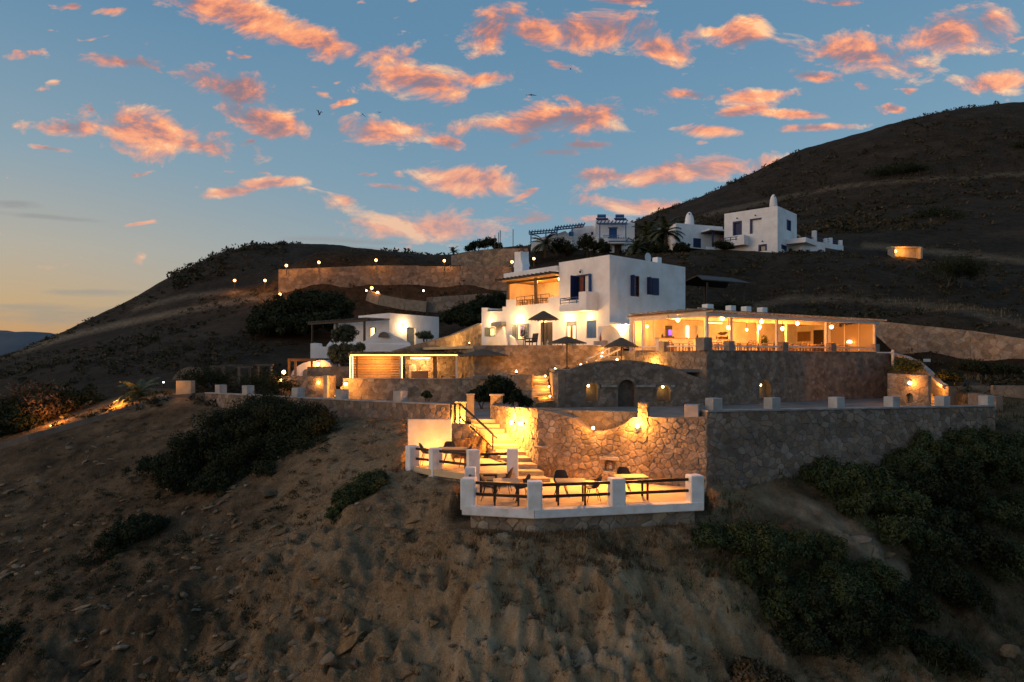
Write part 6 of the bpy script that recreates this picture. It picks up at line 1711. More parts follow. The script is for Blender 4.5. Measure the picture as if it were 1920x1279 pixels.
HL = [(440,526,112,'lowest-left lamp on the hillside path'), (497,526,110.5,'lamp on the hillside path just left of the big wall'), (537,498,107,'lamp on top of the big hillside wall at its left corner'), (598,492,107.6,'second lamp along the top of the big hillside wall'),
      (705,488,108,'third lamp along the top of the big hillside wall'), (833,489,107.5,'fourth lamp along the hillside wall, near the upper garden wall'), (525,552,106,'lamp at the foot of the big hillside wall'), (697,540,100,'upper lamp of the pair below the big hillside wall'), (708,549,98,'lower lamp of the pair below the big hillside wall'),
      (960,491,104,'lamp above the chimney of the main house'), (1001,485,112,'lamp in front of the palm bushes')]
for px, py, Y, lab in HL:
    p = W(px, py, Y); L = Thing('garden_lamp', lab, 'lamp', p, 0, 'garden lamps on the hillside')
    L.part('globe', MB().sphere((0,0,0), .22, 10, 7), 'bulb_far', smooth=True); L.part('post', MB().tube([(0,.0,-1.6), (0,0,-.25)], .06, 6), 'metal')
    light((p[0], p[1]-1.0, p[2]+.1), 36, WARM, .2)
for px, py, Y, lab in ((687,545,100,'tiny spotlight left of the lamp pair'), (794,545,97,'tiny pale spotlight under the hillside wall'), (1272,480,110,'tiny lamp near the roof chimney of the main house')):
    p = W(px, py, Y); L = Thing('spot_lamp', lab, 'lamp', p, 0, 'tiny hillside spots'); L.part('bulb', MB().sphere((0,0,0), .12, 8, 6), 'bulb'); L.part('stake', MB().tube([(0,0,-.8), (0,0,-.1)], .04, 5), 'metal')
SHD = Thing('lit_shelter', 'small stone shelter lit yellow inside, on the track right of the hilltop house', 'shelter', (*G(1700, 106), ZZ(478, 106)))
w2 = 2.0
SHD.part('back_wall', MB().box(-w2, w2, .9, 1.2, -.6, 1.15), 'step'); SHD.part('side_wall', MB().box(-w2-.3, -w2, -.3, 1.2, -.6, 1.15), 'step'); SHD.part('side_wall', MB().box(w2, w2+.3, -.3, 1.2, -.6, 1.15), 'step'); SHD.part('roof', MB().box(-w2-.4, w2+.4, .3, 1.4, 1.16, 1.36), 'step')
SHD.part('bulb', MB().sphere((-1.6, .3, .6), .24, 8, 6), 'bulb_far'); light((G(1700, 106)[0]-.6, 105.7, ZZ(478, 106)+.6), 34, WARM, .2)
# dark square parasol right of the main house
DP = Thing('shade_canopy', 'big dark square shade canopy on poles behind the main house', 'canopy', (*G(1340, 66), ZZ(590, 66)), R(20))
z = ZZ(532, 66)-ZZ(590, 66)
DP.part('canopy', MB().extr([(-2.8, -2, z), (2.8, -2, z-.15), (2.0, 0, z+.55), (-2.0, 0, z+.65)], (0, 0, .1)).extr([(-2.8, 2, z), (2.8, 2, z-.15), (2.0, 0, z+.55), (-2.0, 0, z+.65)], (0, 0, .1)), 'wood_dark')
for x, y in ((-2.0, -1.6), (2.2, -1.6), (0.0, 1.6)): DP.part('pole', MB().box(x-.07, x+.07, y-.07, y+.07, -1, z-.1), 'wood_dark')

# right-hand side steps, niche and lamp
RS = Thing('side_stair', 'glowing orange stair passage with a curving wall at the right end of the terraces', 'stair', (*G(1758, 40.5), -3), world=True)
cur = [(1668,660,54.3),(1700,668,52),(1722,678,49),(1742,695,46.5),(1762,716,44.5),(1772,722,43.5)]
cp = [W(*c) for c in cur]
b = MB()
for p, q in zip(cp[:-1], cp[1:]): b.bar(Vector(p)-Vector((0,0,.1)), Vector(q)-Vector((0,0,.1)), .35, .2)
RS.part('curved_coping', b, 'coping')
b = MB()
for p, q in zip(cp[:-1], cp[1:]): b.add([p, q, (q[0], q[1], -3.5), (p[0], p[1], -3.5)], [(0,1,2,3)])
b.v = [(x+.12, y+.1, z) for x, y, z in b.v]; b2 = MB(); b2.add(b.v, b.f); RS.part('curved_wall', b2, 'mortar')
RS.part('end_wall', MB().box(G(1771, 43.5)[0], G(1866, 43.5)[0], 43.1, 43.5, -3.6, ZZ(724, 43.5)), 'mortar_dark')
for k in range(6):
    x, y = 27.0+k*.12, 43.4+k*.5; RS.part('step', MB().box(x-.5, x+.52, y, y+.6, -3.4+k*.17, -2.9+k*.17), 'step')
light((27.0, 44.0, -1.5), 34, WARM, .1)
th = Thing('niche_wall', 'small stone wall with a tiny dark arch and a lamp, right of the restaurant wall', 'wall', (*G(1705, 45), -3), world=True)
P_, Q_ = G(1664, 45.2), G(1741, 43.2); dd = (Q_[0]-P_[0], Q_[1]-P_[1])
hs = [harch(1699, 737, 1712, 757, P_, dd)]
mbw = stone_panel(th, P_, Q_, -3.5, -3.5, [(0, ZZ(700, 45.2)), (1, ZZ(704, 43.2))], .4, (.5, .32), holes=hs, seed=260, depth=.04, hd=.35); th.part('core', mbw, 'mortar'); finish_stones(th, 'stone_dark')
p = W(1705, 718, 44.05); wall_lamp(th, p, (-.25,-.97,0), 'bulb', .12, 10, WARM, .4)
for (a, b_, za, zb_, lab) in ((G(1815, 39), G(1868, 37), ZZ(737, 39), ZZ(744, 37), 'short stone wall beyond the end of the long parapet'), (G(1862, 42), G(1990, 41), ZZ(723, 42), ZZ(724, 41), 'stone wall at the right edge above the parapet end')):
    th = Thing('garden_wall', lab, 'wall', (*a, -3.5), world=True); mbw = stone_panel(th, a, b_, -5, -5, [(0, za), (1, zb_)], .4, (.55, .36), seed=int(a[0]*10), depth=.04); th.part('core', mbw, 'mortar_dark'); finish_stones(th, 'stone_dark')
sg = Thing('small_sign', 'small white board on a post on the bank right of the restaurant', 'sign', W(1738, 676, 51)); sg.part('board', MB().box(-.26, .26, -.02, .02, -.1, .12), 'whitemetal'); sg.part('post', MB().box(.28, .33, -.03, .03, -1.0, .35), 'metal')
fp = Thing('fence_post', 'pale post with a low rail at the right end of the restaurant wall', 'post', W(1674, 672, 52)); fp.part('post', MB().box(-.07, .07, -.07, .07, -.6, .65), 'white_wood'); fp.part('rail', MB().box(-1.2, -.07, -.03, .03, .40, .48), 'white_wood')
rr_ = random.Random(8)
for k in range(17):
    px = 1490+k*26; py = 338-.018*(px-1490)+rr_.uniform(-2, 2); Y = 178
    p = W(px, py, Y); o_ = obj('fence_post', MB().box(-.055, .055, -.055, .055, -1.5, .8), M['wood_dark']); g_ = gh(p[0], Y); o_.location = (p[0], Y, g_+.9)
    tag(o_, 'thin dark fence post on the right hillside, '+('first second third fourth fifth sixth seventh eighth ninth tenth eleventh twelfth thirteenth fourteenth fifteenth sixteenth seventeenth'.split()[k])+' from the left end of the line', 'fence post', 'fence posts across the right hillside')

# poles and birds
for px, top, bot, Y in ((928, 441, 470, 122), (935, 436, 470, 122), (938, 432, 470, 122), (962, 430, 466, 118)):
    p = W(px, bot, Y); o_ = obj('antenna_pole', MB().tube([(0,0,-1), (0,0,ZZ(top, Y)-p[2])], .07, 6), M['metal']); o_.location = p
    tag(o_, {928: 'shortest thin pole of the group beside the round treetop', 935: 'middle thin pole of the group beside the round treetop', 938: 'tallest thin pole of the close group beside the treetop', 962: 'lone thin pole on the corner of the upper garden wall'}[px], 'pole', 'thin poles on the crest')
def bird(label, px, py, Y, span, flap, yaw):
    B = Thing('bird', label, 'bird', W(px, py, Y), yaw, 'birds in the sky')
    s_ = span/2; b = MB()
    b.tube([(0, -.28*s_, 0), (0, -.12*s_, .02), (0, .12*s_, .01), (0, .36*s_, .0), (0, .5*s_, .02)], [.02, .10*s_, .12*s_, .07*s_, .01], 7)
    B.part('body', b, 'bird', smooth=True)
    for sg in (-1, 1):
        w = MB(); prof = [(0, .02, .18), (.45, .02+flap*.55, .20), (1.0, .02+flap*(.5 if flap > 0 else 1.0), .04)]
        for x, z, c in prof: w.v += [(sg*x*s_, -c*s_, z*s_), (sg*x*s_, c*s_*.9, z*s_), (sg*x*s_, 0, z*s_+.05*s_)]
        w.f = [(0,1,4,3), (3,4,7,6), (1,2,5,4), (4,5,8,7), (2,0,3,5), (5,3,6,8)]
        B.part('wing', w, 'bird')
bird('bird with raised wings, leftmost in the sky', 599, 215, 60, .75, 1.5, 1.0)
bird('bird with drooping wings beside the pink cloud', 680, 214, 60, .6, -.8, .4)
bird('small bird just right of the bird with drooping wings', 711, 211, 70, .5, .3, .2)
bird('bird gliding with wide flat wings between the clouds', 996, 178, 60, .95, -.1, .1)
bird('tiny bird high on the right of the others', 1070, 130, 80, .5, .4, 1.3)

# little spot fixtures added where lights had no lamp of their own
for (x, y, z), lab in (((W(348, 738, 43.6)[0]-.8, 42.4, -1.42), 'low spot shining on the square block at the head of the kerb wall'), ((G(880, 59)[0], 59, 1.45), 'spot hidden at the foot of the slanting ramp wall'),
                       ((wp[1][0]-.2, wp[1][1]-1.5, -.5), 'spot in front of the yellow-lit wall behind the right umbrella'), ((G(1305, 105)[0], 105, 15.75), 'lamp under the lit awning of the hilltop wing'),
                       ((27.0, 44.15, -1.62), 'lamp inside the glowing side stair passage'), ((G(611, 46.9)[0]+.9, 46.0, -2.45), 'low spot lighting the step beside the entrance wall')):
    L = Thing('spot_lamp', lab, 'lamp', (x, y, z), 0)
    L.part('housing', MB().lathe([(.05, -.30), (.08, -.06), (.085, 0)], (0,0,0), 8), 'metal'); L.part('bulb', MB().sphere((0,0,.02), .05, 8, 6), 'bulb')

# ================================================================== plants
def leaves(n, lobes, size, rs, flat=.0, squash=1.0, ground=False):
    """leaf-sized faces spread through a set of overlapping crowns [(x, y, z, rx, ry, rz)]"""
    g = np.random.default_rng(rs); L = np.array(lobes)
    wgt = (L[:, 3]*L[:, 4]+L[:, 4]*L[:, 5]+L[:, 3]*L[:, 5]); wgt /= wgt.sum()
    # break every crown into clumps
    cl = []
    for l in L:
        m = 46
        d = g.normal(size=(m, 3)); d /= np.linalg.norm(d, axis=1)[:, None]; d[:, 2] = np.where(d[:, 2] < -.3, -d[:, 2], d[:, 2])
        c = l[:3]+d*l[3:]*g.uniform(.35, .95, (m, 1)); r = l[3:].mean()*g.uniform(.20, .40, m)
        cl.append(np.hstack([c, r[:, None]]))
    k = g.choice(len(L), n, p=wgt); C = np.stack([cl[a][g.integers(len(cl[a]))] for a in k])
    d = g.normal(size=(n, 3)); d /= np.linalg.norm(d, axis=1)[:, None]
    P = C[:, :3]+d*C[:, 3:]*(g.uniform(.1, 1, (n, 1))**.45)*np.array([1, 1, squash])
    nn = d+g.normal(0, .38, (n, 3)); a = g.normal(size=(n, 3)); a -= (a*nn).sum(1)[:, None]*nn/(nn*nn).sum(1)[:, None]; a[:, 2] += flat; a /= np.linalg.norm(a, axis=1)[:, None]
    e = np.cross(a, nn); e /= np.linalg.norm(e, axis=1)[:, None]
    s_ = size*g.uniform(.55, 1.45, (n, 1))
    V = np.stack([P-a*s_, P+e*s_*.42, P+a*s_, P-e*s_*.42], 1).reshape(-1, 3)
    if ground:
        hz = ground_h(V[:, 0], V[:, 1])
        V[:, 2] = np.maximum(V[:, 2], hz-.05)
    return V
def fast_mesh(name, V, nper, material, parent=None, off=None):
    V = np.asarray(V, np.float32)
    if off is not None: V = V-np.array(off, np.float32)
    me = bpy.data.meshes.new(name); n = len(V)//nper
    me.vertices.add(len(V)); me.vertices.foreach_set('co', V.ravel()); me.loops.add(len(V)); me.loops.foreach_set('vertex_index', np.arange(len(V)))
    me.polygons.add(n); me.polygons.foreach_set('loop_start', np.arange(0, len(V), nper)); me.polygons.foreach_set('loop_total', np.full(n, nper)); me.update(calc_edges=True)
    me.materials.append(material); o = bpy.data.objects.new(name, me); COL.objects.link(o)
    if parent: o.parent = parent
    return o
def bush(name, label, cat, lobes, n, size, m, rs, stems=True, group=None, ground=True, flat=0.0, squash=1.0):
    L = np.array(lobes); c = L[:, :3].mean(0); base = (c[0], c[1], gh(c[0], c[1]) if ground else L[:, 2].min()-L[:, 5].max())
    T = Thing(name, label, cat, base, 0, group, world=True)
    fast_mesh('foliage', leaves(n, lobes, size, rs, flat, squash, ground), 4, M[m], T.e, base)
    if stems:
        b = MB(); rr = random.Random(rs)
        for l in lobes:
            for k in range(1 if len(lobes) > 4 else 2):
                b = MB()
                g0 = (l[0]+rr.uniform(-.2, .2)*l[3], l[1]+rr.uniform(-.2, .2)*l[4], base[2] if not ground else gh(l[0], l[1])-.1)
                b.tube([g0, ((g0[0]+l[0])/2+rr.uniform(-.1, .1), (g0[1]+l[1])/2, (g0[2]+l[2])/2), (l[0]+rr.uniform(-.5, .5)*l[3], l[1]+rr.uniform(-.5, .5)*l[4], l[2]+.4*l[5])], [.06*l[3]**.5, .045*l[3]**.5, .012], 5)
                T.part('stem', b, 'bark')
    return T
def lob(px, py, Y, rx, ry, rz, dz=None):
    """a crown whose middle is seen at this spot of the photo; dz: height above the ground instead"""
    x, y, z = W(px, py, Y)
    if dz is not None: z = gh(x, y)+dz
    return (x, y, z, rx, ry, rz)
# big dark bush spilling over the left slope
bush('shrub', 'huge dark green bush spilling down the slope below the left parapet', 'bush',
     [lob(520,800,34,2.4,2.0,1.5), lob(590,810,33,1.3,1.4,1.3), lob(440,815,34.5,2.2,1.8,1.4), lob(400,850,33.5,2.2,1.6,1.3), lob(480,870,32,2.2,1.5,1.2), lob(350,880,33,1.5,1.3,1.2), lob(320,900,33,.8,1,1.0), lob(560,860,32,1.7,1.4,1.2), lob(430,900,31.5,1.5,1.2,.8), lob(285,880,34.0,1.2,1.0,.6), lob(335,915,31.8,1.0,1.0,1.0), lob(410,915,31,1.4,1.1,.8), lob(520,890,31,1.2,1.0,.8), lob(505,770,36,2.0,1.6,.9), lob(610,845,31.5,.7,.8,.6)], 105000, .065, 'leaf_dark', 11)
bush('shrub', 'dark rounded bush low on the left part of the slope', 'bush', [lob(255,1000,28.5,1.1,1,.75), lob(215,1020,28.2,.8,.8,.75), lob(290,990,28.7,.7,.7,.45), lob(225,1045,27.8,.6,.6,.4)], 18000, .055, 'leaf_dark', 12)
bush('shrub', 'drooping green bush in the middle of the sandy slope left of the terrace', 'bush', [lob(690,915,25.4,.8,.9,.5), lob(660,940,25.0,.8,.8,.5), lob(635,970,24.4,.45,.5,.45), lob(705,900,25.8,.55,.6,.38), lob(675,930,25,.7,.7,.5)], 22000, .05, 'leaf', 13)
bush('shrub', 'black-green bush cut by the lower left edge of the picture', 'bush', [lob(10,1225,24,.9,.9,.9), lob(40,1245,23.6,.6,.6,.6)], 5000, .08, 'leaf_dark', 14)
# right-hand scrub masses, bush by bush
bush('shrub', 'broad green bush on the cliff to the lower right of the terrace', 'bush', [lob(1400,1040,21.8,1.4,1.2,.6,.25), lob(1470,1040,22.1,1.2,1.0,.55,.25), lob(1330,1040,21.6,.8,.8,.4,.15), lob(1460,1110,20.9,1.2,1,.6,.25), lob(1550,1110,21.5,1.3,1.1,.8,.4), lob(1420,1075,21.4,1.2,1,.6,.3), lob(1590,1125,21.7,1.0,1.0,.6,.25), lob(1535,1035,22.5,.9,.9,.5,.2), lob(1590,1075,22.2,.9,.9,.55,.22), lob(1640,1120,22.1,.9,.9,.6,.25)], 80000, .05, 'leaf', 15)
bush('shrub', 'dark green bush directly below the broad cliff bush', 'bush', [lob(1520,1160,20.8,1.2,1,.75,.35), lob(1600,1150,21.4,1.2,1,.8,.35), lob(1500,1200,20.2,.9,.9,.6,.3), lob(1650,1190,21.2,1.0,.9,.75,.35), lob(1580,1210,20.5,1.0,.9,.7,.3)], 44000, .055, 'leaf_dark', 16)
bush('shrub', 'low dark bush at the bottom edge right of the middle', 'bush', [lob(1400,1240,18.8,.8,.7,.4,.15), lob(1450,1262,18.9,.7,.7,.4,.15)], 7000, .065, 'leaf_brown', 17)
bush('shrub', 'bush between the pale track and the lower right corner', 'bush', [lob(1760,1110,23.8,1.3,1.1,.7,.3), lob(1700,1180,22,1.0,.9,.7,.3), lob(1800,1160,23.6,1.0,1,.6,.25), lob(1730,1230,21.4,.9,.9,.6,.3), lob(1790,1250,21,.7,.7,.5,.2)], 36000, .055, 'leaf_dark', 18)
mass = [('dense green bush under the long parapet, nearest its bend', [lob(1545,905,26.0,.9,.8,.6,.22), lob(1610,980,25.1,.9,.8,.6,.25), lob(1670,1035,24.3,.9,.8,.6,.25), lob(1590,920,26.1,1.2,1.0,.75,.3), lob(1650,965,25.8,1.1,1.0,.7,.3), lob(1710,1020,25,1.0,.9,.7,.3), lob(1560,895,26.4,1.5,1.1,.75,.3), lob(1620,910,26.4,1.4,1.1,.8,.35), lob(1640,960,26.0,1.1,1.0,.7,.3), lob(1680,960,26,1.2,1.1,.9,.4), lob(1600,930,26.0,1.2,1.0,.8,.4)], 'leaf', 64000),
        ('tall green bush leaning on the long parapet further right', [lob(1740,840,29,1.6,1.2,1.1,.6), lob(1690,880,28,1.4,1.2,1.0,.5), lob(1790,820,30,1.4,1.2,1.1,.6), lob(1840,815,31,1.2,1.1,1.0,.5)], 'leaf', 64000),
        ('wide dark bush in front of the tall parapet bush', [lob(1700,950,26.8,1.7,1.3,1.0,.5), lob(1780,930,28,1.6,1.3,1.1,.55), lob(1700,1000,25.6,1.1,1.0,.8,.35), lob(1740,1010,26,1.3,1.2,.9,.4), lob(1800,980,27,1.4,1.2,1,.5), lob(1820,1050,25.8,1.3,1.2,.9,.4), lob(1760,1070,25,1.2,1.1,.8,.4)], 'leaf_dark', 42000),
        ('black-green bush filling the right edge below the parapet end', [lob(1870,900,30,1.7,1.3,1.2,.6), lob(1930,880,31.5,1.7,1.4,1.3,.6), lob(1850,990,27.5,1.5,1.3,1.0,.5), lob(1920,1000,28.5,1.6,1.3,1.1,.5), lob(1890,1080,25.8,1.4,1.2,.9,.4), lob(1960,1080,26.5,1.4,1.2,1,.4)], 'leaf', 42000)]
for i, (lab, lb_, m_, n_l) in enumerate(mass): bush('shrub', lab, 'bush', lb_, n_l, .068, m_, 20+i)
# bushes around the buildings
bush('shrub', 'large round dark bush beside the head of the terrace stair', 'bush', [lob(930,735,41,1.3,1.2,.85), lob(900,745,41,.8,.9,.7), lob(960,750,41,.9,.9,.7), lob(985,760,41,.5,.6,.5)], 9000, .09, 'leaf_dark', 30)
T_ = bush('olive_tree', 'round grey-green tree in front of the guest house, upper of two', 'tree', [lob(646,630,62,1.25,1.2,.95), lob(640,638,62,1.0,1,.6), lob(652,622,62,.9,.9,.6)], 7000, .11, 'leaf_grey', 31, ground=False)
T_ = bush('olive_tree', 'grey-green tree below the round one, left of the kiosk', 'tree', [lob(632,665,58,1.0,1.1,.9), lob(660,665,57.5,1.1,1.1,.95), lob(645,676,57,1.2,1,.7), lob(675,655,58,.5,.8,.5)], 8000, .11, 'leaf_grey', 32, ground=False)
bush('hedge', 'great black hedge mass on the slope behind the guest house', 'hedge', [lob(560,590,82,4.5,3,2.6), lob(610,585,82,3.6,3,2.6), lob(510,605,81,3.4,3,2.0), lob(640,590,81,2.0,2.2,2.0), lob(580,568,84,3.4,2.6,1.6), lob(490,622,79,2.2,2.2,1.3), lob(600,610,79,3.5,2.5,1.6), lob(545,618,78,3.5,2.5,1.4)], 24000, .2, 'leaf_dark', 33, stems=False, ground=False)
bush('hedge', 'long dark pine hedge sloping up behind the left corner of the main house', 'hedge', [lob(848,602,78,2.2,1.8,1.0), lob(880,590,80,2.4,2,1.3), lob(912,577,82,2.2,2,1.6), lob(930,568,84,1.6,1.8,1.4), lob(895,605,77,2,1.8,1)], 14000, .16, 'leaf_dark', 34, stems=False, ground=False)
bush('round_tree', 'dark round treetop on the crest behind the upper garden wall', 'tree', [lob(895,462,130,2.0,1.8,1.0), lob(915,458,130,2.0,1.8,1.2), lob(880,468,130,1.2,1.4,.7), lob(932,464,130,1.2,1.4,.8)], 5000, .2, 'leaf_dark', 35, ground=False)
for px, py, Y, r, rz, m_, lab, rs in ((1232,470,102.5,2.4,1.0,'leaf_dark','dark undergrowth bush at the foot of the tallest palm',53), (1278,466,101,1.4,.9,'leaf_dark','dark bush right of the palms beside the lit awning',54), (1196,474,104,1.8,.9,'leaf_dark','dark bush left of the palm pair',55), (1055,468,121,2.6,2.0,'leaf_dark','dense bush in front of the crest house, next to the left palm',36), (1100,460,121,1.9,1.9,'leaf_dark','bush before the middle of the crest house',37), (1127,466,121,1.9,1.6,'leaf_dark','bush right of the middle of the crest house',38), (1355,462,98,1.7,.8,'leaf_dark','low bush at the corner of the hilltop house',39),
        (795,631,69,.9,.5,'palm','spiky dark plant by the lit door of the guest house',40), (1700,690,46.5,1.1,.7,'leaf','bush on the small wall left of the glowing side stair',41), (1780,708,45,.9,.55,'leaf_dark','dark bush right of the curving stair wall',42), (1820,690,48,1.4,.5,'leaf_dark','low dark bush on the bank right of the restaurant',43), (1880,695,47,1.4,.5,'leaf_dark','low dark bush near the right edge on the bank',44),
        (1785,510,82,3.6,2.0,'leaf_dark','large round bush on the hillside right of the restaurant roof',45), (1905,287,190,6,3.2,'leaf_dark','dark round bush near the top of the right hill',46), (1368,583,62,2.0,.7,'leaf_dark','dark bush behind the white roof blocks of the restaurant',47), (1750,415,140,7,2.5,'leaf_dark','wide dark bush in the hollow of the right hill',48),
        (800,742,44.5,.35,.28,'leaf','small green plant on the road edge below the kiosk',49), (380,712,47,2.0,.8,'leaf_dark','dark bush among the wooden frames on the left slope',50), (500,722,46.5,2.2,.9,'leaf_dark','dark bush left of the entrance wall',51), (1680,323,185,9,1.5,'leaf_dark','dark patch of bushes under the fence line on the right hill',52)):
    bush('shrub', lab, 'bush', [lob(px,py,Y,r,r*.9,rz), lob(px+r*.4/Y*F,py+rz*.2/Y*F,Y,r*.6,r*.6,rz*.7)], int(2600+min(3500, r*900)), max(.07, min(.32, .0013*Y)), m_, rs, ground=False)
# trees at the far left above the kerb
for px, py, Y, r, rz, m_, lab, rs in ((60,778,45,2.7,1.9,'leaf_brown','brown-green tree at the left edge behind the kerb wall',60), (130,765,47,2.4,1.8,'leaf_dark','dark tree second from the left behind the kerb wall',61), (15,795,43,1.6,1.5,'leaf_dark','small tree cut by the left edge of the picture',62), (190,770,47,1.5,.9,'leaf_dark','low dark bush left of the lit palm',63)):
    bush('slope_tree', lab, 'tree', [lob(px,py,Y,r,r*.9,rz), lob(px+18,py+10,Y-.5,r*.7,r*.7,rz*.8), lob(px-20,py+6,Y,r*.6,r*.6,rz*.7)], 7000, .12, m_, rs, ground=False)
for px, py, Y, pw, lab in ((215, 772, 43.2, 22, 'hidden path light under the lit palm at left'), (95, 800, 42.3, 20, 'low path light among the trees at far left')):
    p = W(px, py, Y); L = Thing('path_light', lab, 'lamp', p); L.part('post', MB().tube([(0,0,-.6), (0,0,0)], .03, 6), 'metal'); L.part('bulb', MB().sphere((0,0,.04), .04, 8, 6), 'bulb'); light((p[0], p[1]+.1, p[2]+.7), pw, WARM, .05)

def palm(label, px, py, Y, h, r, nf, rs, m='palm'):
    x, y, z = W(px, py, Y); T = Thing('palm_tree', label, 'palm', (x, y, z-h), 0, None)
    rr = random.Random(rs)
    T.part('trunk', MB().tube([(0,0,-.6), (.05,0,h*.5), (0,0,h)], [.26, .2, .22], 8), 'bark')
    for k in range(nf):
        az = rr.uniform(0, 6.283); e0 = rr.uniform(-.3, 1.45); L_ = r*rr.uniform(.8, 1.1); b = MB(); pts = []
        p = Vector((0, 0, h)); el_ = e0
        for i in range(8):
            pts.append(p.copy()); el_ -= .09+.03*i; p = p+Vector((math.cos(az)*math.cos(el_), math.sin(az)*math.cos(el_), math.sin(el_)))*L_/7
        b.tube(pts, [.035*(1-i/9) for i in range(8)], 4)
        side = Vector((-math.sin(az), math.cos(az), 0))
        for i in range(15):
            t = .4+i*.43; j_ = min(6, int(t)); q = pts[j_].lerp(pts[j_+1], t-j_); ln = L_*.30*(1-abs(t-3.2)/6)
            dr = (pts[j_+1]-pts[j_]).normalized()
            for sg in (-1, 1):
                tip = q+side*sg*ln*.8+dr*ln*.6-Vector((0,0,ln*.35)); w_ = dr*.065*L_**.5
                b.add([q-w_, q+w_, tip], [(0,1,2)])
        T.part('frond', b, m)
palm('shaggy palm between the two white houses, left of the pair', 1215, 440, 104, 2.6, 3.0, 30, 70)
palm('tallest palm right of the pair between the two white houses', 1248, 436, 102, 3.2, 3.4, 34, 71)
palm('low drooping palm at the foot of the palm pair', 1195, 464, 103, 1.0, 2.6, 24, 72)
palm('spreading palm in front of the left end of the crest house', 1022, 458, 119, 1.8, 3.2, 26, 73, 'leaf_grey')
palm('small spiky palm on the crest near the poles', 850, 472, 124, .6, 1.4, 14, 74)
palm('lit young palm beside the kerb wall on the left', 262, 738, 44.5, .8, 1.7, 22, 75)
pt = Thing('young_tree', 'small lit tree by the window in the courtyard', 'tree', (*G(981, 52.0), 1.05)); pt.part('trunk', MB().tube([(0,0,0),(.05,0,.6),(.15,0,1.3)], [.03,.025,.01], 5), 'bark'); pt.part('foliage', leaf_blob(120, (.05, 0, .95), (.3, .3, .6), .09, 5), 'leaf_grey')

# ================================================================== rocks, rubble and dry growth
ICO = None
def ico(sub):
    bm = bmesh.new(); bmesh.ops.create_icosphere(bm, subdivisions=sub, radius=1); v = np.array([x.co[:] for x in bm.verts]); f = [[q.index for q in p.verts] for p in bm.faces]; bm.free(); return v, np.array(f)
IV2, IF2 = ico(2); IV1, IF1 = ico(1)
def rock_verts(rr, dims, v=IV2):
    P = []
    k = rr.uniform(0, 99)
    cuts = [(Vector((rr.gauss(0,1), rr.gauss(0,1), rr.gauss(0,1))).normalized(), rr.uniform(.30, .62)) for _ in range(13)]
    for q in v:
        q = Vector(q)
        for n_, d_ in cuts:
            e = q.dot(n_)
            if e > d_: q -= n_*(e-d_)
        q *= 1+.10*mnoise.noise(q*2.3+Vector((k, 0, 0)))
        P.append((q.x*dims[0], q.y*dims[1], q.z*dims[2]))
    return P
BR = [(1015-375,930+0,0,0,0,0)]
BOULD = [(510,930,28.2,.55,.45,.36,.2,'rounded boulder below the big dark bush'), (655,1205,19.3,.95,.50,.26,-.55,'largest pale slab jutting from the lower slope'), (612,1240,18.9,.62,.34,.22,-.9,'long pale slab below and left of the largest slab'), (660,1255,18.8,.5,.2,.15,-.8,'narrow pale slab right under the largest slab'),
         (735,1205,19.2,.24,.15,.12,.3,'small whitish rock right of the largest slab'), (430,1220,20.9,.5,.3,.2,-.5,'sandy rock low on the left slope'), (440,980,27.6,.40,.18,.14,-.9,'slanting rock under the bush edge'), (405,960,28.8,.35,.16,.12,-.7,'thin tilted rock left of the bush boulder'), (345,965,29.8,.4,.15,.14,-.9,'tilted pale rock near the small dark bush'),
         (640,1090,20.6,.32,.14,.10,-.6,'flat stone in the middle of the slope'), (690,960,23.3,.3,.12,.1,-.7,'flat pale stone beside the drooping bush'), (755,1000,22.1,.22,.1,.08,-.6,'flat stone left of the terrace base'), (590,1090,21,.3,.12,.1,-.6,'thin flat stone on the slope left of the middle stone'), (1240,1178,18.8,.16,.13,.12,.3,'pale block stuck in the bare cliff under the terrace'),
         (700,830,28.6,.2,.16,.14,.2,'pale rubble stone nearest the upper terrace corner'), (1610,1010,23.6,.5,.25,.14,-.6,'flat rock along the pale track'), (1660,1045,23.0,.45,.22,.14,-.7,'second flat rock further down the pale track'), (1750,1240,20.8,.4,.3,.3,.2,'pale rock under the right-hand bush'), (1890,1230,21.2,.6,.4,.4,.3,'bluish rock in the lower right corner'), (810,1180,19.2,.3,.16,.14,-.4,'brown rock right of the pale slabs')]
for px, py, Y, a, b_, c, yaw, lab in BOULD:
    rr = random.Random(px*7+py); x = (px-960)/F*Y; z = gh(x, Y); yy = Y
    for _ in range(25):                 # walk to where that spot of the slope really is
        zz = (HZ-py)/F*yy; g0 = gh((px-960)/F*yy, yy)
        yy += (zz-g0)*-.35 if False else (-.25 if g0 > zz else .25)*(1 if _ < 10 else .2)
    x = (px-960)/F*yy; z = gh(x, yy)
    me = bpy.data.meshes.new('rock'); me.from_pydata(rock_verts(rr, (a, b_, c)), [], IF2.tolist()); me.materials.append(M['rock'])
    o_ = bpy.data.objects.new('rock', me); COL.objects.link(o_); o_.location = (x, yy, z+c*.25); o_.rotation_euler = (rr.uniform(-.2, .5), rr.uniform(-.25, .25)-.35*(1 if yaw < 0 else 0), yaw); tag(o_, lab, 'rock', 'rocks on the slope')
def scatter(n, u0, u1, y0, y1, rs, reject=None):
    g = np.random.default_rng(rs); y = np.exp(g.uniform(math.log(y0), math.log(y1), n)); x = g.uniform(u0, u1, n)*y
    keep = np.ones(n, bool)
    for poly, z in CLAMP: keep &= ~inside(x, y, poly)
    if reject is not None: keep &= ~reject(x, y)
    x, y = x[keep], y[keep]; return x, y, ground_h(x, y), g
def is_right(x, y): return (x > 4+.62*(y-20)) & (y > 19)
x, y, z, g = scatter(9000, -.8, .55, 16.2, 40, 91, lambda x, y: is_right(x, y))
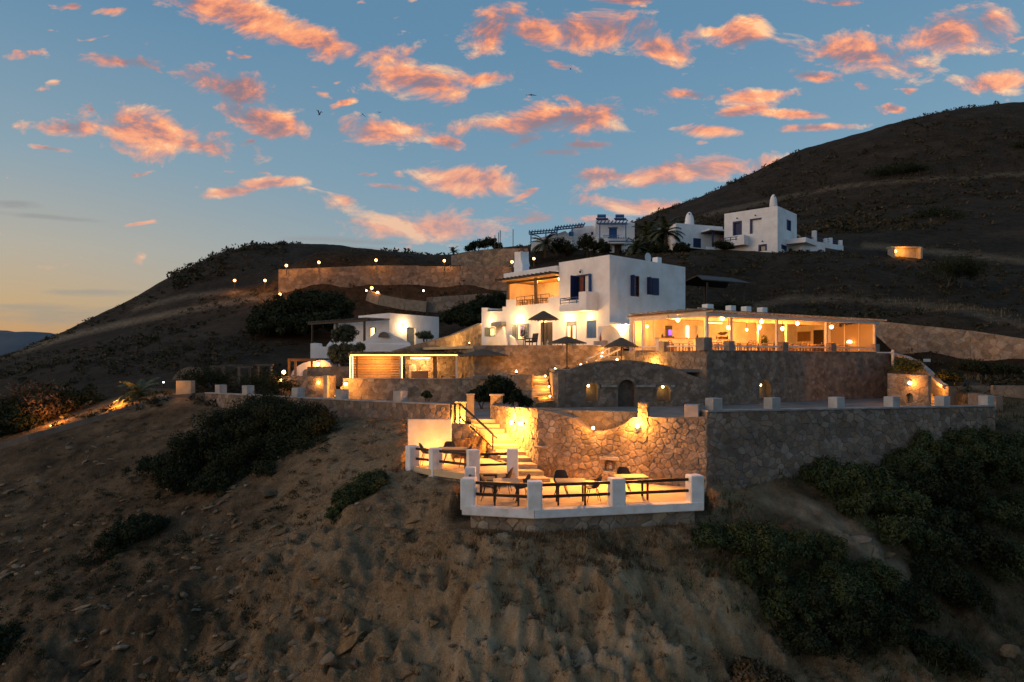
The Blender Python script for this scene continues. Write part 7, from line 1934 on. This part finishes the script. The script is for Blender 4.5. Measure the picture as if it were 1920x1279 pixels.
pat = np.array([mnoise.noise((a*.35, b_*.35, 2.2)) for a, b_ in zip(x, y)])
kp = pat+g.normal(0, .2, len(x)) > .0; x, y, z = x[kp], y[kp], z[kp]
VV, FFc = [], []
for i in range(len(x)):
    s_ = .014+(.17 if x[i] < -3 else .09)*g.random()**6.0; a = g.uniform(0, 6.3); R_ = Matrix.Rotation(a*.15-.5, 3, 'Z') @ Matrix.Rotation(g.uniform(-.6, .6), 3, 'X') @ Matrix.Rotation(g.uniform(-.6, .3), 3, 'Y')
    d = (s_*g.uniform(1, 2.4), s_*g.uniform(.6, 1.2), s_*g.uniform(.35, .8))
    P = IV1*(1+g.normal(0, .16, IV1.shape))*d; P = P@np.array(R_).T+np.array([x[i], y[i], z[i]+.2*d[2]]); FFc.append(IF1+len(VV)*len(IV1)); VV.append(P)
me = bpy.data.meshes.new('rubble'); me.from_pydata(np.concatenate(VV).tolist(), [], np.concatenate(FFc).tolist()); me.materials.append(M['rock'])
o_ = bpy.data.objects.new('rubble', me); COL.objects.link(o_); tag(o_, 'loose pale stones scattered over the sandy slope', 'rubble', kind='stuff')
def tufts(name, label, x, y, z, g, nb, hgt, wid, m, spread=.5):
    n = len(x); az = g.uniform(0, 6.283, (n, nb)); ln = hgt*g.uniform(.5, 1.2, (n, nb))*g.uniform(.6, 1.4, (n, 1)); le = g.uniform(.1, 1.1, (n, nb))
    ox = g.normal(0, wid, (n, nb)); oy = g.normal(0, wid, (n, nb))
    bx_ = x[:, None]+ox; by_ = y[:, None]+oy; bz_ = np.repeat(z[:, None], nb, 1)-.03
    tx = bx_+np.cos(az)*ln*np.sin(le); ty = by_+np.sin(az)*ln*np.sin(le); tz = bz_+ln*np.cos(le)
    pw = .10*ln
    V = np.stack([np.stack([bx_-np.sin(az)*pw, by_+np.cos(az)*pw, bz_], -1), np.stack([bx_+np.sin(az)*pw, by_-np.cos(az)*pw, bz_], -1), np.stack([tx, ty, tz], -1)], 2).reshape(-1, 3)
    o = fast_mesh(name, V, 3, M[m]); tag(o, label, name.replace('_', ' '), kind='stuff'); return o
x, y, z, g = scatter(2300, -.8, .4, 16.5, 42, 92, lambda x, y: is_right(x, y))
pat = np.array([mnoise.noise((a*.3, b_*.3, 9.2)) for a, b_ in zip(x, y)]); kp = pat+g.normal(0, .15, len(x)) > .02
tufts('dry_grass', 'dry brown tufts on the sandy slope', x[kp], y[kp], z[kp], g, 16, .17, .09, 'leaf_brown')
g = np.random.default_rng(5); t = g.uniform(0, 1, 420); x = -1.2+t*8.3; y = 20.7-.25*np.sin(t*3.1)+g.normal(0, .35, 420)+np.where(x > 1, (x-1)*.2, 0)-.2; z = ground_h(x, y)
tufts('dry_grass', 'brown dry grass along the foot of the front terrace', x, y, z, g, 14, .16, .10, 'leaf_brown')
def on_track(x, y, z):
    sx = x/y*F+960; sy = HZ-z/y*F; return (np.abs((sy-930)-(sx-1440)*.58) < 45) & (sx > 1400) & (sx < 1720)
x, y, z, g = scatter(2200, .12, .75, 20, 42, 93, lambda x, y: ~is_right(x, y)); k = ~on_track(x, y, z); x, y, z = x[k], y[k], z[k]; tufts('ground_cover', 'low scrub on the right-hand slope', x, y, z, g, 18, .20, .2, 'leaf')
def clumps(name, label, x, y, z, g, nb, r0, r1, m, size=.28):
    """low cushions of scrub: small leaf faces heaped over each spot"""
    n = len(x); r = r0+(r1-r0)*g.random(n)**2.2; d = g.normal(size=(n, nb, 3)); d /= np.linalg.norm(d, axis=2)[..., None]; d[..., 2] = np.abs(d[..., 2])*.75
    P = np.stack([x, y, z], -1)[:, None]+d*(r[:, None]*g.uniform(.45, 1, (n, nb)))[..., None]
    P = P.reshape(-1, 3); k = len(P); a = g.normal(size=(k, 3)); a /= np.linalg.norm(a, axis=1)[:, None]; e = np.cross(a, g.normal(size=(k, 3))); e /= np.linalg.norm(e, axis=1)[:, None]
    s_ = (np.repeat(r, nb)*size*g.uniform(.6, 1.5, k))[:, None]
    V = np.stack([P-a*s_, P+e*s_*.5, P+a*s_, P-e*s_*.5], 1).reshape(-1, 3)
    o = fast_mesh(name, V, 4, M[m]); tag(o, label, name.replace('_', ' '), kind='stuff'); return o
def patchy(x, y, f, th, g): return np.array([mnoise.fractal((a*f, b_*f, 4.4), 1, 2, 3) for a, b_ in zip(x, y)])+g.normal(0, .12, len(x)) > th
x, y, z, g = scatter(15000, -.95, .95, 42, 135, 94); k = patchy(x, y, .06, -.05, g); clumps('hill_scrub', 'low dark scrub covering the near hillsides', x[k], y[k], z[k], g, 16, .15, .75, 'scrub')
x, y, z, g = scatter(14000, -.5, .95, 125, 275, 95); k = patchy(x, y, .03, -.08, g); clumps('hill_scrub', 'low dark scrub covering the far hillsides', x[k], y[k], z[k], g, 12, .3, 1.5, 'scrub')
x, y, z, g = scatter(3000, -.8, .35, 17, 42, 96, lambda x, y: is_right(x, y)); k = patchy(x, y, .25, .08, g); clumps('dry_scrub', 'small dark thorn cushions on the sandy slope', x[k], y[k], z[k], g, 70, .05, .24, 'leaf_brown', .13)
x, y, z, g = scatter(2600, -.85, -.25, 17, 36, 97); k = (x < -7-(y-20)*.1) & patchy(x, y, .3, .0, g); clumps('dry_scrub', 'dark low scrub at the lower left of the slope', x[k], y[k], z[k], g, 75, .06, .32, 'leaf_dark', .12)

# pale grass along the tracks
kx = []
for pts, Y in (([(1230,440),(1330,402),(1450,375),(1560,352),(1700,338),(1920,326)], None), ([(0,668),(150,625),(260,600),(400,572),(530,552)], None)):
    pass
sel = np.argwhere(dry > .35); g = np.random.default_rng(77); sel = sel[g.integers(len(sel), size=2600)]
x = GX[sel[:, 0], sel[:, 1]]+g.normal(0, .4, len(sel)); y = GY[sel[:, 0], sel[:, 1]]+g.normal(0, .5, len(sel)); kp = y > 45; x, y = x[kp], y[kp]
tufts('dry_grass', 'pale dry grass edging the tracks on the hills', x, y, ground_h(x, y), g, 10, .32, .5, 'straw')
